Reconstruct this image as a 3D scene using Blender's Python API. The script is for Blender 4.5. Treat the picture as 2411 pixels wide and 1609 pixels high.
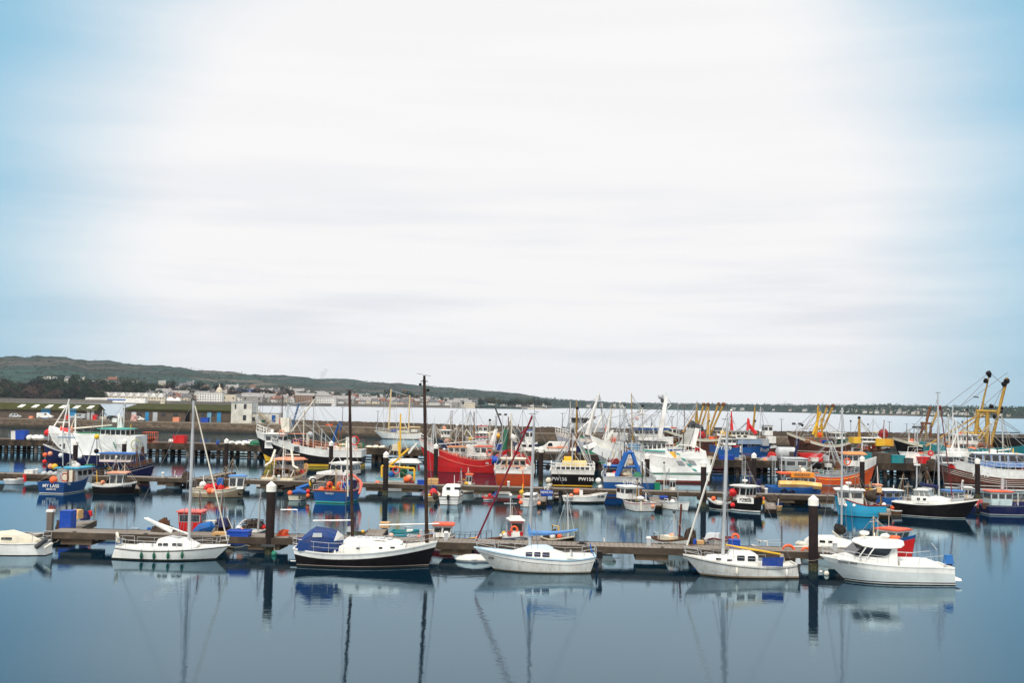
import bpy, math, random
from mathutils import Vector, Matrix
random.seed(7)
for o in list(bpy.data.objects): bpy.data.objects.remove(o)
C = bpy.context.scene.collection
# ---------------------------------------------------------------- camera
F, CX, CY, H = 2500.0, 1205.5, 804.5, 10.4
PITCH, ROLL = math.radians(3.41), math.radians(1.05)
CR = Matrix.Rotation(math.pi/2+PITCH, 3, 'X') @ Matrix.Rotation(ROLL, 3, 'Z')
cam = bpy.data.objects.new('camera', bpy.data.cameras.new('camera')); C.objects.link(cam)
cam.matrix_world = Matrix.Translation((0, 0, H)) @ CR.to_4x4()
cam.data.sensor_width = 36; cam.data.lens = F/2411*36; cam.data.clip_end = 30000; cam.data.clip_start = .5
bpy.context.scene.camera = cam
# ---------------------------------------------------------------- world, sun, exposure
SUN_EL, SUN_AZ = math.radians(60), math.radians(200)
w = bpy.data.worlds.new("World"); bpy.context.scene.world = w; w.use_nodes = True
nt = w.node_tree; N = nt.nodes; K = nt.links; bg = N['Background']
sky = N.new('ShaderNodeTexSky'); sky.sky_type = 'NISHITA'; sky.sun_disc = False
sky.sun_elevation = SUN_EL; sky.sun_rotation = SUN_AZ; sky.air_density = 1.4; sky.dust_density = 1.5
tc = N.new('ShaderNodeTexCoord')
def wn(t, **kw):
    n = N.new(t)
    for k, v in kw.items(): setattr(n, k, v)
    return n
def mth(op, a, b=None, c=None):
    n = wn('ShaderNodeMath', operation=op)
    for i, v in enumerate((a, b, c)):
        if v is None: continue
        if isinstance(v, (int, float)): n.inputs[i].default_value = v
        else: K.new(v, n.inputs[i])
    return n.outputs[0]
def mixc(f, a, b):
    n = wn('ShaderNodeMix', data_type='RGBA')
    for i, v in ((0, f), (6, a), (7, b)):
        if isinstance(v, (int, float)): n.inputs[i].default_value = v
        elif isinstance(v, tuple): n.inputs[i].default_value = (*v, 1)
        else: K.new(v, n.inputs[i])
    return n.outputs[2]
def mapr(v, a, b, c, d):
    n = wn('ShaderNodeMapRange', interpolation_type='SMOOTHSTEP'); K.new(v, n.inputs[0])
    for i, x in enumerate((a, b, c, d)): n.inputs[i+1].default_value = x
    return n.outputs[0]
sep = wn('ShaderNodeSeparateXYZ'); K.new(tc.outputs['Generated'], sep.inputs[0])
mp = wn('ShaderNodeMapping'); mp.inputs['Scale'].default_value = (1.3, 1.3, 9); K.new(tc.outputs['Generated'], mp.inputs[0])
n1 = wn('ShaderNodeTexNoise'); n1.inputs['Scale'].default_value = 1.6; n1.inputs['Detail'].default_value = 6; n1.inputs['Roughness'].default_value = .55
K.new(mp.outputs[0], n1.inputs['Vector'])
mp2 = wn('ShaderNodeMapping'); mp2.inputs['Scale'].default_value = (2, 2, 26); mp2.inputs['Rotation'].default_value = (0, -.02, 0); K.new(tc.outputs['Generated'], mp2.inputs[0])
n2 = wn('ShaderNodeTexNoise'); n2.inputs['Scale'].default_value = 1.3; n2.inputs['Detail'].default_value = 4
K.new(mp2.outputs[0], n2.inputs['Vector'])
# overcast: a bright mass of thin cloud to the north, bluer to either side: lens vignetting put into the sky colour as thinning cloud
el = mth('SUBTRACT', sep.outputs[2], .12)
d = mth('SQRT', mth('ADD', mth('MULTIPLY', mth('MULTIPLY', sep.outputs[0], sep.outputs[0]), 1.35), mth('MULTIPLY', mth('MULTIPLY', el, el), 1.2)))
d = mth('ADD', d, mth('MULTIPLY', mth('SUBTRACT', n1.outputs[0], .5), .12))
thin = mth('MULTIPLY', mth('MULTIPLY', mapr(d, .33, .58, 0, 1), mapr(sep.outputs[2], .45, .75, 1, 0)), mapr(sep.outputs[1], .2, .6, 0, 1))
streak = mapr(mth('ADD', mth('MULTIPLY', n2.outputs[0], .6), mth('MULTIPLY', n1.outputs[0], .4)), .42, .60, 0, 1)
low = mth('MULTIPLY', mapr(sep.outputs[2], .08, .26, .95, .2), mapr(sep.outputs[2], .0, .06, .25, 1))
cloud = mixc(mth('MULTIPLY', streak, low), (.775, .765, .765), (.64, .655, .69))
cloud = mixc(mapr(sep.outputs[2], 0, .10, .5, 0), cloud, (.77, .77, .78))
blue = mixc(.8, sky.outputs[0], (2.2, 6.2, 8.8))
sc = wn('ShaderNodeVectorMath', operation='SCALE'); K.new(blue, sc.inputs[0]); sc.inputs['Scale'].default_value = .074
K.new(mixc(mth('MULTIPLY', thin, .9), cloud, sc.outputs[0]), bg.inputs[0]); bg.inputs[1].default_value = 1.0
sl = bpy.data.lights.new('sun', 'SUN'); sl.energy = 2.9; sl.angle = math.radians(16); sl.color = (1, .95, .88)
so = bpy.data.objects.new('sun', sl); C.objects.link(so)
sd = Vector((math.sin(SUN_AZ)*math.cos(SUN_EL), math.cos(SUN_AZ)*math.cos(SUN_EL), math.sin(SUN_EL)))
so.rotation_euler = sd.to_track_quat('Z', 'Y').to_euler(); so.location = sd*60
vs = bpy.context.scene.view_settings; vs.view_transform = 'Standard'; vs.look = 'None'; vs.exposure = 0.32; vs.gamma = 1; vs.use_curve_mapping = False
# ---------------------------------------------------------------- projection helpers
def ray(px, py): return CR @ Vector(((px-CX)/F, (CY-py)/F, -1))
def P(px, py, z=0.0):
    r = ray(px, py); k = (z-H)/r.z; return Vector((r.x*k, r.y*k, z))
def V(px, py, Y):
    r = ray(px, py); k = Y/r.y; return Vector((r.x*k, Y, H+r.z*k))
def hz(px): return 953.3+.01833*(px-CX)
def G(px, Y, z=0.0):
    "the point at depth Y and height z seen in column px"
    return Vector((V(px, hz(px)+(H-z)*F/Y, Y).x, Y, z))
def lerp(a, b, t): return a+(b-a)*t
def pl(tab, x):
    if x <= tab[0][0]: return tab[0][1]
    for (a, u), (b, v) in zip(tab, tab[1:]):
        if x <= b: return u+(v-u)*(x-a)/(b-a)
    return tab[-1][1]
# ---------------------------------------------------------------- materials
_M = {}
def mat(name, col, rough=.55, dirt=.25, streak=0., metal=0., scale=1.2, grime=(.16, .11, .07), coat=0., spec=.16, bump=0.):
    key = (name, tuple(col), rough, dirt, streak, metal, scale)
    if key in _M: return _M[key]
    m = bpy.data.materials.new(name); m.use_nodes = True; _M[key] = m
    t = m.node_tree; n = t.nodes; k = t.links; b = n['Principled BSDF']
    b.inputs['Metallic'].default_value = metal; b.inputs['Specular IOR Level'].default_value = spec
    co = n.new('ShaderNodeTexCoord')
    no = n.new('ShaderNodeTexNoise'); no.inputs['Scale'].default_value = scale; no.inputs['Detail'].default_value = 8; no.inputs['Roughness'].default_value = .7
    k.new(co.outputs['Object'], no.inputs['Vector'])
    r = n.new('ShaderNodeMapRange'); k.new(no.outputs[0], r.inputs[0]); r.inputs[1].default_value = .46; r.inputs[2].default_value = .74; r.inputs[3].default_value = 0; r.inputs[4].default_value = min(.9, dirt*1.3)
    fac = r.outputs[0]
    if streak:
        mpn = n.new('ShaderNodeMapping'); mpn.inputs['Scale'].default_value = (3.5, 3.5, .35); k.new(co.outputs['Object'], mpn.inputs[0])
        s = n.new('ShaderNodeTexNoise'); s.inputs['Scale'].default_value = 1.6; s.inputs['Detail'].default_value = 5; k.new(mpn.outputs[0], s.inputs['Vector'])
        r2 = n.new('ShaderNodeMapRange'); k.new(s.outputs[0], r2.inputs[0]); r2.inputs[1].default_value = .5; r2.inputs[2].default_value = .8; r2.inputs[4].default_value = streak
        mx = n.new('ShaderNodeMath'); mx.operation = 'MAXIMUM'; k.new(fac, mx.inputs[0]); k.new(r2.outputs[0], mx.inputs[1]); fac = mx.outputs[0]
    mi = n.new('ShaderNodeMix'); mi.data_type = 'RGBA'; k.new(fac, mi.inputs[0]); mi.inputs[6].default_value = (*col, 1); mi.inputs[7].default_value = (*grime, 1)
    lo = n.new('ShaderNodeTexNoise'); lo.inputs['Scale'].default_value = .45; lo.inputs['Detail'].default_value = 3; k.new(co.outputs['Object'], lo.inputs['Vector'])
    hv = n.new('ShaderNodeHueSaturation'); rv = n.new('ShaderNodeMapRange'); k.new(lo.outputs[0], rv.inputs[0]); rv.inputs[1].default_value = .3; rv.inputs[2].default_value = .7; rv.inputs[3].default_value = .80; rv.inputs[4].default_value = 1.12; k.new(rv.outputs[0], hv.inputs['Value']); k.new(mi.outputs[2], hv.inputs['Color'])
    rs = n.new('ShaderNodeMapRange'); k.new(no.outputs[0], rs.inputs[0]); rs.inputs[1].default_value = .3; rs.inputs[2].default_value = .7; rs.inputs[3].default_value = 1.0; rs.inputs[4].default_value = .95; k.new(rs.outputs[0], hv.inputs['Saturation'])
    k.new(hv.outputs[0], b.inputs['Base Color'])
    rr = n.new('ShaderNodeMapRange'); k.new(fac, rr.inputs[0]); rr.inputs[3].default_value = rough; rr.inputs[4].default_value = min(1, rough+.35); k.new(rr.outputs[0], b.inputs['Roughness'])
    if bump:
        bu = n.new('ShaderNodeBump'); bu.inputs['Strength'].default_value = bump; bu.inputs['Distance'].default_value = .05; k.new(no.outputs[0], bu.inputs['Height']); k.new(bu.outputs[0], b.inputs['Normal'])
    return m
RUST = (.20, .07, .025)
white = mat('white_paint', (.82, .81, .76), .35, .28, .42, grime=(.34, .27, .19))
gel = mat('white_gelcoat', (.85, .84, .78), .25, .2, .38, grime=(.40, .36, .26), spec=.35)
cream = mat('cream_paint', (.74, .68, .52), .45, .25, .3)
offw = mat('stained_white_paint', (.68, .68, .63), .45, .35, .55, grime=(.28, .17, .09))
grey = mat('grey_paint', (.33, .35, .36), .5, .3)
lgrey = mat('light_grey_paint', (.50, .53, .54), .5, .3, .2)
dgrey = mat('dark_grey_paint', (.07, .075, .08), .6, .3)
black = mat('black_paint', (.008, .007, .008), .3, .2, .12, grime=(.05, .035, .03))
navy = mat('navy_paint', (.012, .016, .075), .3, .25, .3, grime=(.07, .07, .09))
blue = mat('blue_paint', (.010, .085, .29), .35, .25, .25, grime=(.05, .06, .10))
bblue = mat('bright_blue_paint', (.010, .12, .42), .4, .2)
cyan = mat('cyan_paint', (.02, .36, .58), .4, .25, .25, grime=(.10, .20, .24))
teal = mat('teal_paint', (.01, .24, .27), .4, .3)
green = mat('green_paint', (.01, .20, .10), .4, .25)
turq = mat('turquoise_paint', (.04, .42, .36), .4, .25)
red = mat('red_paint', (.56, .008, .010), .35, .25, .3, grime=(.22, .03, .02))
dred = mat('dark_red_paint', (.22, .012, .014), .45, .3)
afoul = mat('red_antifouling', (.16, .02, .015), .8, .5)
orange = mat('orange_paint', (.80, .095, .008), .4, .3, .3, grime=(.45, .035, .01))
borange = mat('orange_plastic', (.90, .13, .03), .45, .12)
yellow = mat('yellow_paint', (.80, .46, .02), .45, .25)
pyel = mat('pale_yellow_paint', (.84, .64, .26), .5, .2)
gyel = mat('ochre_gantry_paint', (.42, .26, .045), .6, .6, .5, grime=RUST)
varn = mat('varnished_planking', (.40, .055, .012), .25, .35, .35, grime=(.10, .015, .006))
bwood = mat('brown_wood', (.13, .055, .025), .6, .4)
hbrown = mat('rusty_dark_hull', (.055, .022, .016), .55, .5, .4, grime=(.16, .06, .03))
tan = mat('tan_board', (.60, .36, .15), .7, .3)
dwood = mat('dark_spar_wood', (.035, .018, .013), .45, .3)
rust = mat('rusty_steel', (.17, .065, .03), .8, .6)
alu = mat('aluminium_spar', (.52, .53, .53), .35, .15, metal=.3)
spar = mat('cream_spar', (.72, .67, .55), .45, .15)
wire = mat('rigging_wire', (.20, .20, .21), .5, .1)
rope = mat('rope', (.42, .37, .28), .9, .3)
framem = mat('window_frame_paint', (.42, .42, .40), .5, .2)
slime = mat('waterline_slime', (.06, .06, .035), .7, .6, grime=(.14, .12, .08), scale=4)
glass = mat('window_glass', (.015, .018, .022), .06, .06, spec=.8)
tarpb = mat('blue_tarpaulin', (.012, .05, .26), .6, .25, scale=3, bump=.4)
ltarp = mat('light_blue_sail_cover', (.10, .26, .55), .75, .25, scale=3, bump=.5)
dtarp = mat('navy_canvas', (.012, .02, .09), .75, .2, scale=3, bump=.4)
btarp = mat('black_canvas', (.014, .014, .016), .7, .2, scale=3, bump=.4)
net = mat('green_net', (.02, .16, .09), .9, .5, scale=8, bump=.6)
netd = mat('dark_net', (.045, .035, .028), .95, .5, scale=8, bump=.6)
redb = mat('red_plastic', (.65, .012, .015), .4, .15)
bluep = mat('blue_plastic', (.01, .07, .42), .45, .15)
pink = mat('faded_orange_plastic', (.85, .32, .18), .5, .2)
gfend = mat('green_fender_vinyl', (.01, .10, .06), .4, .1)
pilem = mat('dark_pile_steel', (.022, .014, .014), .6, .4, .3, grime=(.06, .04, .03))
capm = mat('white_pile_cap', (.82, .80, .72), .5, .15, .15, grime=(.45, .38, .27))
stoneb = mat('warm_render', (.62, .55, .42), .8, .35, .3)
# ---------------------------------------------------------------- mesh builder
def _basis(d):
    d = d.normalized(); a = Vector((0, 0, 1)) if abs(d.z) < .9 else Vector((1, 0, 0))
    u = d.cross(a).normalized(); return u, d.cross(u).normalized()
class MB:
    def __init__(s): s.v = []; s.f = []; s.m = []
    def add(s, vs, fs, mi=0):
        o = len(s.v); s.v += [tuple(x) for x in vs]; s.f += [tuple(i+o for i in f) for f in fs]; s.m += [mi]*len(fs); return s
    def box(s, c, d, rz=0, top=(1, 1), mi=0, mtx=None):
        c = Vector(c); x, y, z = d[0]/2, d[1]/2, d[2]/2; vs = []
        for k, (tx, ty) in ((-1, (1, 1)), (1, top)):
            for a, b in ((-1, -1), (1, -1), (1, 1), (-1, 1)): vs.append(Vector((a*x*tx, b*y*ty, k*z)))
        r = mtx or Matrix.Rotation(rz, 3, 'Z'); vs = [c+r @ v for v in vs]
        return s.add(vs, [(3, 2, 1, 0), (4, 5, 6, 7), (0, 1, 5, 4), (1, 2, 6, 5), (2, 3, 7, 6), (3, 0, 4, 7)], mi)
    def tube(s, pts, r, n=6, closed=False, mi=0):
        pts = [Vector(p) for p in pts]; L = len(pts); o = len(s.v); vs = []; fs = []
        for i, p in enumerate(pts):
            if closed: dd = pts[(i+1) % L]-pts[i-1]
            else: dd = pts[min(i+1, L-1)]-pts[max(i-1, 0)]
            if dd.length < 1e-9: dd = Vector((0, 0, 1))
            u, w_ = _basis(dd); rr = r[i] if isinstance(r, (list, tuple)) else r
            for k in range(n):
                a = 2*math.pi*k/n; vs.append(p+u*math.cos(a)*rr+w_*math.sin(a)*rr)
        for i in range(L if closed else L-1):
            for k in range(n):
                a, b = i*n+k, i*n+(k+1) % n; c, d_ = ((i+1) % L)*n+(k+1) % n, ((i+1) % L)*n+k
                fs.append((a, b, c, d_))
        if not closed: fs += [tuple(range(n-1, -1, -1)), tuple((L-1)*n+k for k in range(n))]
        return s.add(vs, fs, mi)
    def ball(s, c, r, nu=10, nv=6, mi=0, jit=0):
        if not isinstance(r, (tuple, list)): r = (r, r, r)
        vs = []; fs = []; c = Vector(c)
        for j in range(nv+1):
            th = math.pi*j/nv
            for i in range(nu):
                a = 2*math.pi*i/nu; q = 1+(random.uniform(-jit, jit) if jit and 0 < j < nv else 0)
                vs.append(c+Vector((r[0]*math.sin(th)*math.cos(a)*q, r[1]*math.sin(th)*math.sin(a)*q, r[2]*math.cos(th)*q)))
        for j in range(nv):
            for i in range(nu): fs.append((j*nu+i, (j+1)*nu+i, (j+1)*nu+(i+1) % nu, j*nu+(i+1) % nu))
        return s.add(vs, fs, mi)
    def torus(s, c, R, r, ax=(0, 1, 0), n=16, m=6, mi=0):
        u, w_ = _basis(Vector(ax)); c = Vector(c)
        return s.tube([c+u*R*math.cos(2*math.pi*i/n)+w_*R*math.sin(2*math.pi*i/n) for i in range(n)], r, m, True, mi)
    def loft(s, rings, cap=True, mi=0, ring=True):
        n = len(rings[0]); vs = [p for r in rings for p in r]; fs = []
        for i in range(len(rings)-1):
            for k in range(n if ring else n-1):
                a, b = i*n+k, i*n+(k+1) % n; fs.append((a, b, b+n, a+n))
        if cap: fs += [tuple(range(n-1, -1, -1)), tuple((len(rings)-1)*n+k for k in range(n))]
        return s.add(vs, fs, mi)
    def build(s, name, m, parent=None, smooth=True, loc=None, ang=35, **kw):
        me = bpy.data.meshes.new(name); me.from_pydata(s.v, [], s.f)
        for x in (m if isinstance(m, (list, tuple)) else [m]): me.materials.append(x)
        me.polygons.foreach_set('material_index', s.m)
        if smooth:
            me.polygons.foreach_set('use_smooth', [True]*len(s.f)); me.set_sharp_from_angle(angle=math.radians(ang))
        me.update()
        return link(name, me, parent, loc, **kw)
def link(name, me, parent=None, loc=None, rz=0, label=None, cat=None, group=None, kind=None):
    o = bpy.data.objects.new(name, me); C.objects.link(o)
    if parent: o.parent = parent
    if loc is not None: o.location = loc
    if rz: o.rotation_euler.z = rz
    return tag(o, label, cat, group, kind)
def tag(o, label=None, cat=None, group=None, kind=None):
    for k, v in (('label', label), ('category', cat), ('group', group), ('kind', kind)):
        if v: o[k] = v
    return o
def empty(name, loc, rz=0, label=None, cat=None, group=None):
    o = bpy.data.objects.new(name, None); C.objects.link(o); o.location = loc; o.rotation_euler.z = rz; o.empty_display_size = .2
    return tag(o, label, cat, group)
KIDS = {}
def copy_tree(o, loc=None, rz=None, label=None, scale=None, parent=None):
    c = o.copy(); C.objects.link(c)
    if parent is not None: c.parent = parent
    if loc is not None: c.location = loc
    if rz is not None: c.rotation_euler.z = rz
    if label: c['label'] = label
    if scale: c.scale = scale
    for ch in [x for x in bpy.data.objects if x.parent == o] if o.name not in KIDS else KIDS[o.name]: copy_tree(ch, parent=c)
    return c
def keep_kids(o): KIDS[o.name] = [x for x in bpy.data.objects if x.parent == o]; [keep_kids(k) for k in KIDS[o.name]]
def text(s, size, m, parent, loc, rot, name='lettering', shear=0):
    cu = bpy.data.curves.new('t', 'FONT'); cu.body = s; cu.size = size; cu.align_x = 'CENTER'; cu.align_y = 'CENTER'; cu.extrude = .006; cu.offset = size*.012; cu.shear = shear
    t = bpy.data.objects.new('t', cu); C.objects.link(t)
    me = bpy.data.meshes.new_from_object(t.evaluated_get(bpy.context.evaluated_depsgraph_get())); bpy.data.objects.remove(t)
    me.materials.clear(); me.materials.append(m); o = link(name, me, parent, loc); o.rotation_euler = rot
    return o
# ---------------------------------------------------------------- boats
CLAMPS = []; BOATS = []
class Boat:
    def __init__(s, name, label, cat, a, b, wl=None, Y=None, B=2.5, L=None, hdg=None, yaw=0, group=None, desc=None):
        xc = (a+b)/2; end = hdg is not None
        Yw = Y if Y else H*F/(wl-hz(xc))
        if end:
            s.B = B if B else abs(b-a)*Yw/F; s.L = L; h = math.radians(hdg); s.hd = h
            s.Y = Yw if Y else Yw+abs(math.sin(h))*L/2
        else:
            s.Y = Yw if Y else Yw+B*.38; s.B = B; s.L = L or abs(b-a)*s.Y/F/math.cos(math.radians(yaw)); s.hd = math.radians((0 if b > a else 180)+yaw)
        hd_ = abs(math.cos(s.hd))*s.B/2+abs(math.sin(s.hd))*s.L/2
        for f in CLAMPS:
            y0, y1 = f(xc)
            if y0-1.2 < s.Y < y1+hd_+.15 and s.Y > y0-.3: s.Y = y1+hd_+.15
            elif y0-hd_-.1 < s.Y <= y0-.3: s.Y = y0-hd_-.1
        s.loc = G(xc, s.Y); s.root = empty(name, s.loc, s.hd, label, cat, group); s.desc = desc or label
        s.side = abs(math.cos(s.hd)) > .6; s.cs = -1 if math.cos(s.hd) > 0 else 1      # local y sign of the side that faces the camera
        s.iR = Matrix.Rotation(-s.hd, 3, 'Z'); s.kind = name; BOATS.append(s)
    def L_(s, px, py, off=0):
        return s.iR @ (V(px, py, s.Y+off)-s.loc)
    def plan(s, t):
        if t > s.tm: return (1-((t-s.tm)/(1-s.tm))**s.pp)
        return 1-(1-s.ts)*((s.tm-t)/s.tm)**2
    def sheer(s, t):
        a, m_, b = s.fb; q = s.tn
        return m_+(a-m_)*((q-t)/q)**2 if t < q else m_+(b-m_)*((t-q)/(1-q))**s.sp
    def half(s, t, z):
        u = z/s.sheer(t); e = max(0, min(1, (t-.45)/.55)); lo = lerp(s.full, .30, e**1.3)
        if u >= 0: k = lerp(lo, 1, min(1, u)**.65)
        else: k = lo*max(0, 1+u*1.6)
        return max(.02, s.B/2*s.plan(t)*k)
    def X(s, t, z):
        u = z/s.sheer(t); return -s.L/2+s.L*t-s.rake*(1-u)*max(0, (t-.5)/.5)**2+s.trk*(1-u)*max(0, (.4-t)/.4)**2
    def hull(s, fb, bands, ts=.8, tm=.45, tn=.35, pp=2.2, sp=1.6, rake=None, trk=.15, full=.86, bul=.35, deck=None, ns=18, capm_=None, inner=None, open_=None, cap=.05):
        s.fb = fb; s.ts = ts; s.tm = tm; s.tn = tn; s.pp = pp; s.sp = sp; s.rake = s.L*.08 if rake is None else rake; s.trk = trk; s.full = full; s.bul = bul
        l1, m1_ = bands[1]; bands = [bands[0], (-.02, slime)]+([(.05, bands[0][1])] if l1 > .07 else [])+[(max(l1, .05), m1_)]+list(bands[2:])
        def lev(l, t):
            sh = s.sheer(t)
            if isinstance(l, str): return sh+(float(l[1:]) if len(l) > 1 else 0)
            return min(l, sh-.02)
        mats = []; rows = []
        lv = [b[0] for b in bands]+['s']
        for i, (l, m_) in enumerate(bands):
            if m_ not in mats: mats.append(m_)
            n = 3 if i and i == max(range(len(bands)), key=lambda q: (lev(lv[q+1], .4)-lev(lv[q], .4))) else 1
            for k in range(n): rows.append((lv[i], lv[i+1], k/n, mats.index(m_)))
        rows.append((lv[-1], lv[-1], 0, 0)); T = [i/ns for i in range(ns+1)]; mb = MB()
        def zz(r, t):
            a_, b_, k = lev(r[0], t), lev(r[1], t), r[2]; return lerp(a_, max(a_, b_), k)
        for sg in (1, -1):
            vs = []
            for r in rows:
                for t in T:
                    z = zz(r, t); vs.append((s.X(t, z), sg*s.half(t, z), z))
            n = ns+1
            for i in range(len(rows)-1):
                fs = [((i*n+j), (i*n+j+1), ((i+1)*n+j+1), ((i+1)*n+j)) for j in range(ns)]
                if sg > 0: fs = [f[::-1] for f in fs]
                mb.add([vs[i*n+q] for q in range(n)]+[vs[(i+1)*n+q] for q in range(n)], [tuple(x-i*n if x < (i+1)*n else x-i*n for x in f) for f in fs], rows[i][3])
        for i in range(len(rows)-1):        # transom
            z0, z1 = zz(rows[i], 0), zz(rows[i+1], 0)
            a_, b_ = s.half(0, z0), s.half(0, z1)
            mb.add([(s.X(0, z0), a_, z0), (s.X(0, z0), -a_, z0), (s.X(0, z1), -b_, z1), (s.X(0, z1), b_, z1)], [(0, 1, 2, 3)], rows[i][3])
        o = mb.build('hull', mats, s.root, ang=50)
        md = MB(); vs = []; th = cap
        for t in T:
            z = s.sheer(t)-bul; hw = max(.01, s.half(t, z)-th*.6); vs += [(s.X(t, z)-(.05 if t == 1 else 0), hw, z), (s.X(t, z)-(.05 if t == 1 else 0), -hw, z)]
        md.add(vs, [(2*j, 2*j+1, 2*j+3, 2*j+2) for j in range(ns)]); md.build('deck', deck or lgrey, s.root)
        mg = MB()
        for sg in (1, -1):
            vs = []
            for t in T:
                z = s.sheer(t); h0 = s.half(t, z)+.02; h1 = max(.005, h0-th-.02); zd = z-bul; x = s.X(t, z)
                vs += [(x, sg*h0, z-.06), (x, sg*h0, z+.02), (x, sg*h1, z+.02), (s.X(t, zd), sg*max(.005, s.half(t, zd)-th), zd)]
            fs = []
            for j in range(ns):
                for k in range(3): fs.append((4*j+k, 4*j+4+k, 4*j+5+k, 4*j+1+k))
            if sg < 0: fs = [f[::-1] for f in fs]
            mg.add(vs, fs)
        z = s.sheer(0); h0 = s.half(0, z); x = s.X(0, z)
        zb_ = z-bul; xb_ = s.X(0, zb_); hb_ = s.half(0, zb_); mg.add([(q_[0]+e_, sg_*(q_[1]-.06), q_[2]) for e_ in (.03, .03+th) for q_ in ((xb_, hb_, zb_), (x, h0, z)) for sg_ in (1, -1)], [(0, 1, 3, 2), (6, 7, 5, 4), (2, 3, 7, 6), (0, 4, 5, 1), (0, 2, 6, 4), (1, 5, 7, 3)]); mg.box((x+th/2, 0, z+.01), (th+.06, 2*h0, .05))
        mg.build('gunwale', capm_ or inner or mats[-1], s.root, ang=50)
        if open_:
            mt = MB()
            for t in open_:
                z = s.sheer(t)-bul*.45; mt.box((s.X(t, z), 0, z), (.24, 2*s.half(t, z)-.08, .05))
            mt.build('thwart', bwood, s.root)
        return s
    def pt(s, t, y=1, dz=0):
        z = s.sheer(t); return Vector((s.X(t, z), y*s.half(t, z), z+dz))
    def strake(s, m, dz=-.08, r=.04, t0=0, t1=1):
        mb = MB()
        for sg in (1, -1):
            pts = []
            for i in range(15):
                t = lerp(t0, t1, i/14); z = s.sheer(t)+dz; pts.append((s.X(t, z), sg*(s.half(t, z)+.01), z))
            mb.tube(pts, r, 5)
        mb.build('rubbing_strake', m, s.root)
    def house(s, x0, x1, z0, z1, w_, m=white, roof=white, ns=3, nf=3, rk=.15, rb=0., over=.12, band=(.52, .86), nb=0, y=0, door=None, wm=glass, name='wheelhouse', tap=.93, crown=0, mrg=.07):
        h = z1-z0; cy = y; mb = MB(); q = w_/2
        A = [(x0, -q, z0), (x1, -q, z0), (x1+rk, -q*tap, z1), (x0+rb, -q*tap, z1)]; Bk = [(a, -b, c) for a, b, c in A]
        A = [Vector((a, b+cy, c)) for a, b, c in A]; Bk = [Vector((a, b+cy, c)) for a, b, c in Bk]
        mb.add(A+Bk, [(0, 1, 2, 3), (5, 4, 7, 6), (1, 5, 6, 2), (4, 0, 3, 7), (3, 2, 6, 7)])
        o = mb.build(name, m, s.root, False)
        if roof:
            r = MB(); rl = x1+rk-x0-rb+2*over; rw = 2*q*tap+2*over; cx = (x1+rk+x0+rb)/2
            r.box((cx, cy, z1+.045), (rl, rw, .09)); r.box((cx, cy, z1+.12+crown/2), (rl*.93, rw*.9, .06+crown), top=(.85, .85)); r.build('roof', roof, o, False)
        def pane(a, b, c, d, n_):
            e = .012; v = [p+n_*e for p in (a, b, c, d)]+[p+n_*.0 for p in (a, b, c, d)]
            mid_ = (a+b+c+d)/4; fr_ = [mid_+(p-mid_)*1.16+n_*.006 for p in (a, b, c, d)]; fo_ = MB().add(fr_, [(0, 1, 2, 3)]).build('window_frame', framem, o, False) if s.loc.y < 200 else o
            if fo_ is not o: mb_ = MB().add(v, [(0, 1, 2, 3), (0, 4, 5, 1), (1, 5, 6, 2), (2, 6, 7, 3), (3, 7, 4, 0)]); mb_.add(fr_, [(0, 1, 2, 3)], 1); bpy.data.objects.remove(fo_); mb_.build('window', [wm, framem], o, False)
            else: MB().add(v, [(0, 1, 2, 3), (0, 4, 5, 1), (1, 5, 6, 2), (2, 6, 7, 3), (3, 7, 4, 0)]).build('window', wm, o, False)
        def strip(a, b, c, d, n, nrm, lo, hi, mg):
            for i in range(n):
                u0, u1 = (i+mg*1.2)/n, (i+1-mg*1.2)/n
                if n == 1: u0, u1 = mg, 1-mg
                f = lambda u, v_: a.lerp(b, u).lerp(d.lerp(c, u), v_)
                pane(f(u0, lo), f(u1, lo), f(u1, hi), f(u0, hi), nrm)
        strip(*A, ns, Vector((0, -1, 0)), *band, mrg*1.4); strip(Bk[1], Bk[0], Bk[3], Bk[2], ns, Vector((0, 1, 0)), *band, mrg*1.4)
        strip(A[1], Bk[1], Bk[2], A[2], nf, Vector((1, 0, 0)), *band, mrg*1.4)
        if nb: strip(Bk[0], A[0], A[3], Bk[3], nb, Vector((-1, 0, 0)), *band, mrg*1.4)
        if door:
            MB().box((x0-.01, cy+door[1], z0+h*.45), (.04, .6, h*.84)).build('door', door[0], o, False)
        return o
    def hp(s, x0, y0, x1, y1, dep, off=0, **k):
        "wheelhouse from its outline in the photo: left, top, right, bottom; dep = width across (side-on) or length (end-on)"
        a, b = s.L_(x0, y0), s.L_(x1, y1)
        if s.side: return s.house(min(a.x, b.x), max(a.x, b.x), b.z, a.z, dep, y=off, **k)
        c = s.L_((x0+x1)/2, y1); w_ = abs(x1-x0)*s.Y/F
        return s.house(off-dep/2, off+dep/2, b.z, a.z, w_, y=c.y, **k)
    def bp(s, name, x0, y0, x1, y1, dep, m, off=0, top=(1, 1), smooth=False):
        "box part from its outline in the photo; off = shift away from the camera"
        a, b = s.L_(x0, y0, off), s.L_(x1, y1, off); c = (a+b)/2; w_ = abs(x1-x0)*s.Y/F
        d = (w_, dep, abs(a.z-b.z)) if s.side else (dep, w_, abs(a.z-b.z))
        return MB().box(c, d, top=top).build(name, m, s.root, smooth)
    def sp_(s, name, pts, r, m, off=0, n=6):
        return MB().tube([s.L_(p[0], p[1], p[2] if len(p) > 2 else off) for p in pts], r, n).build(name, m, s.root)
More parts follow.
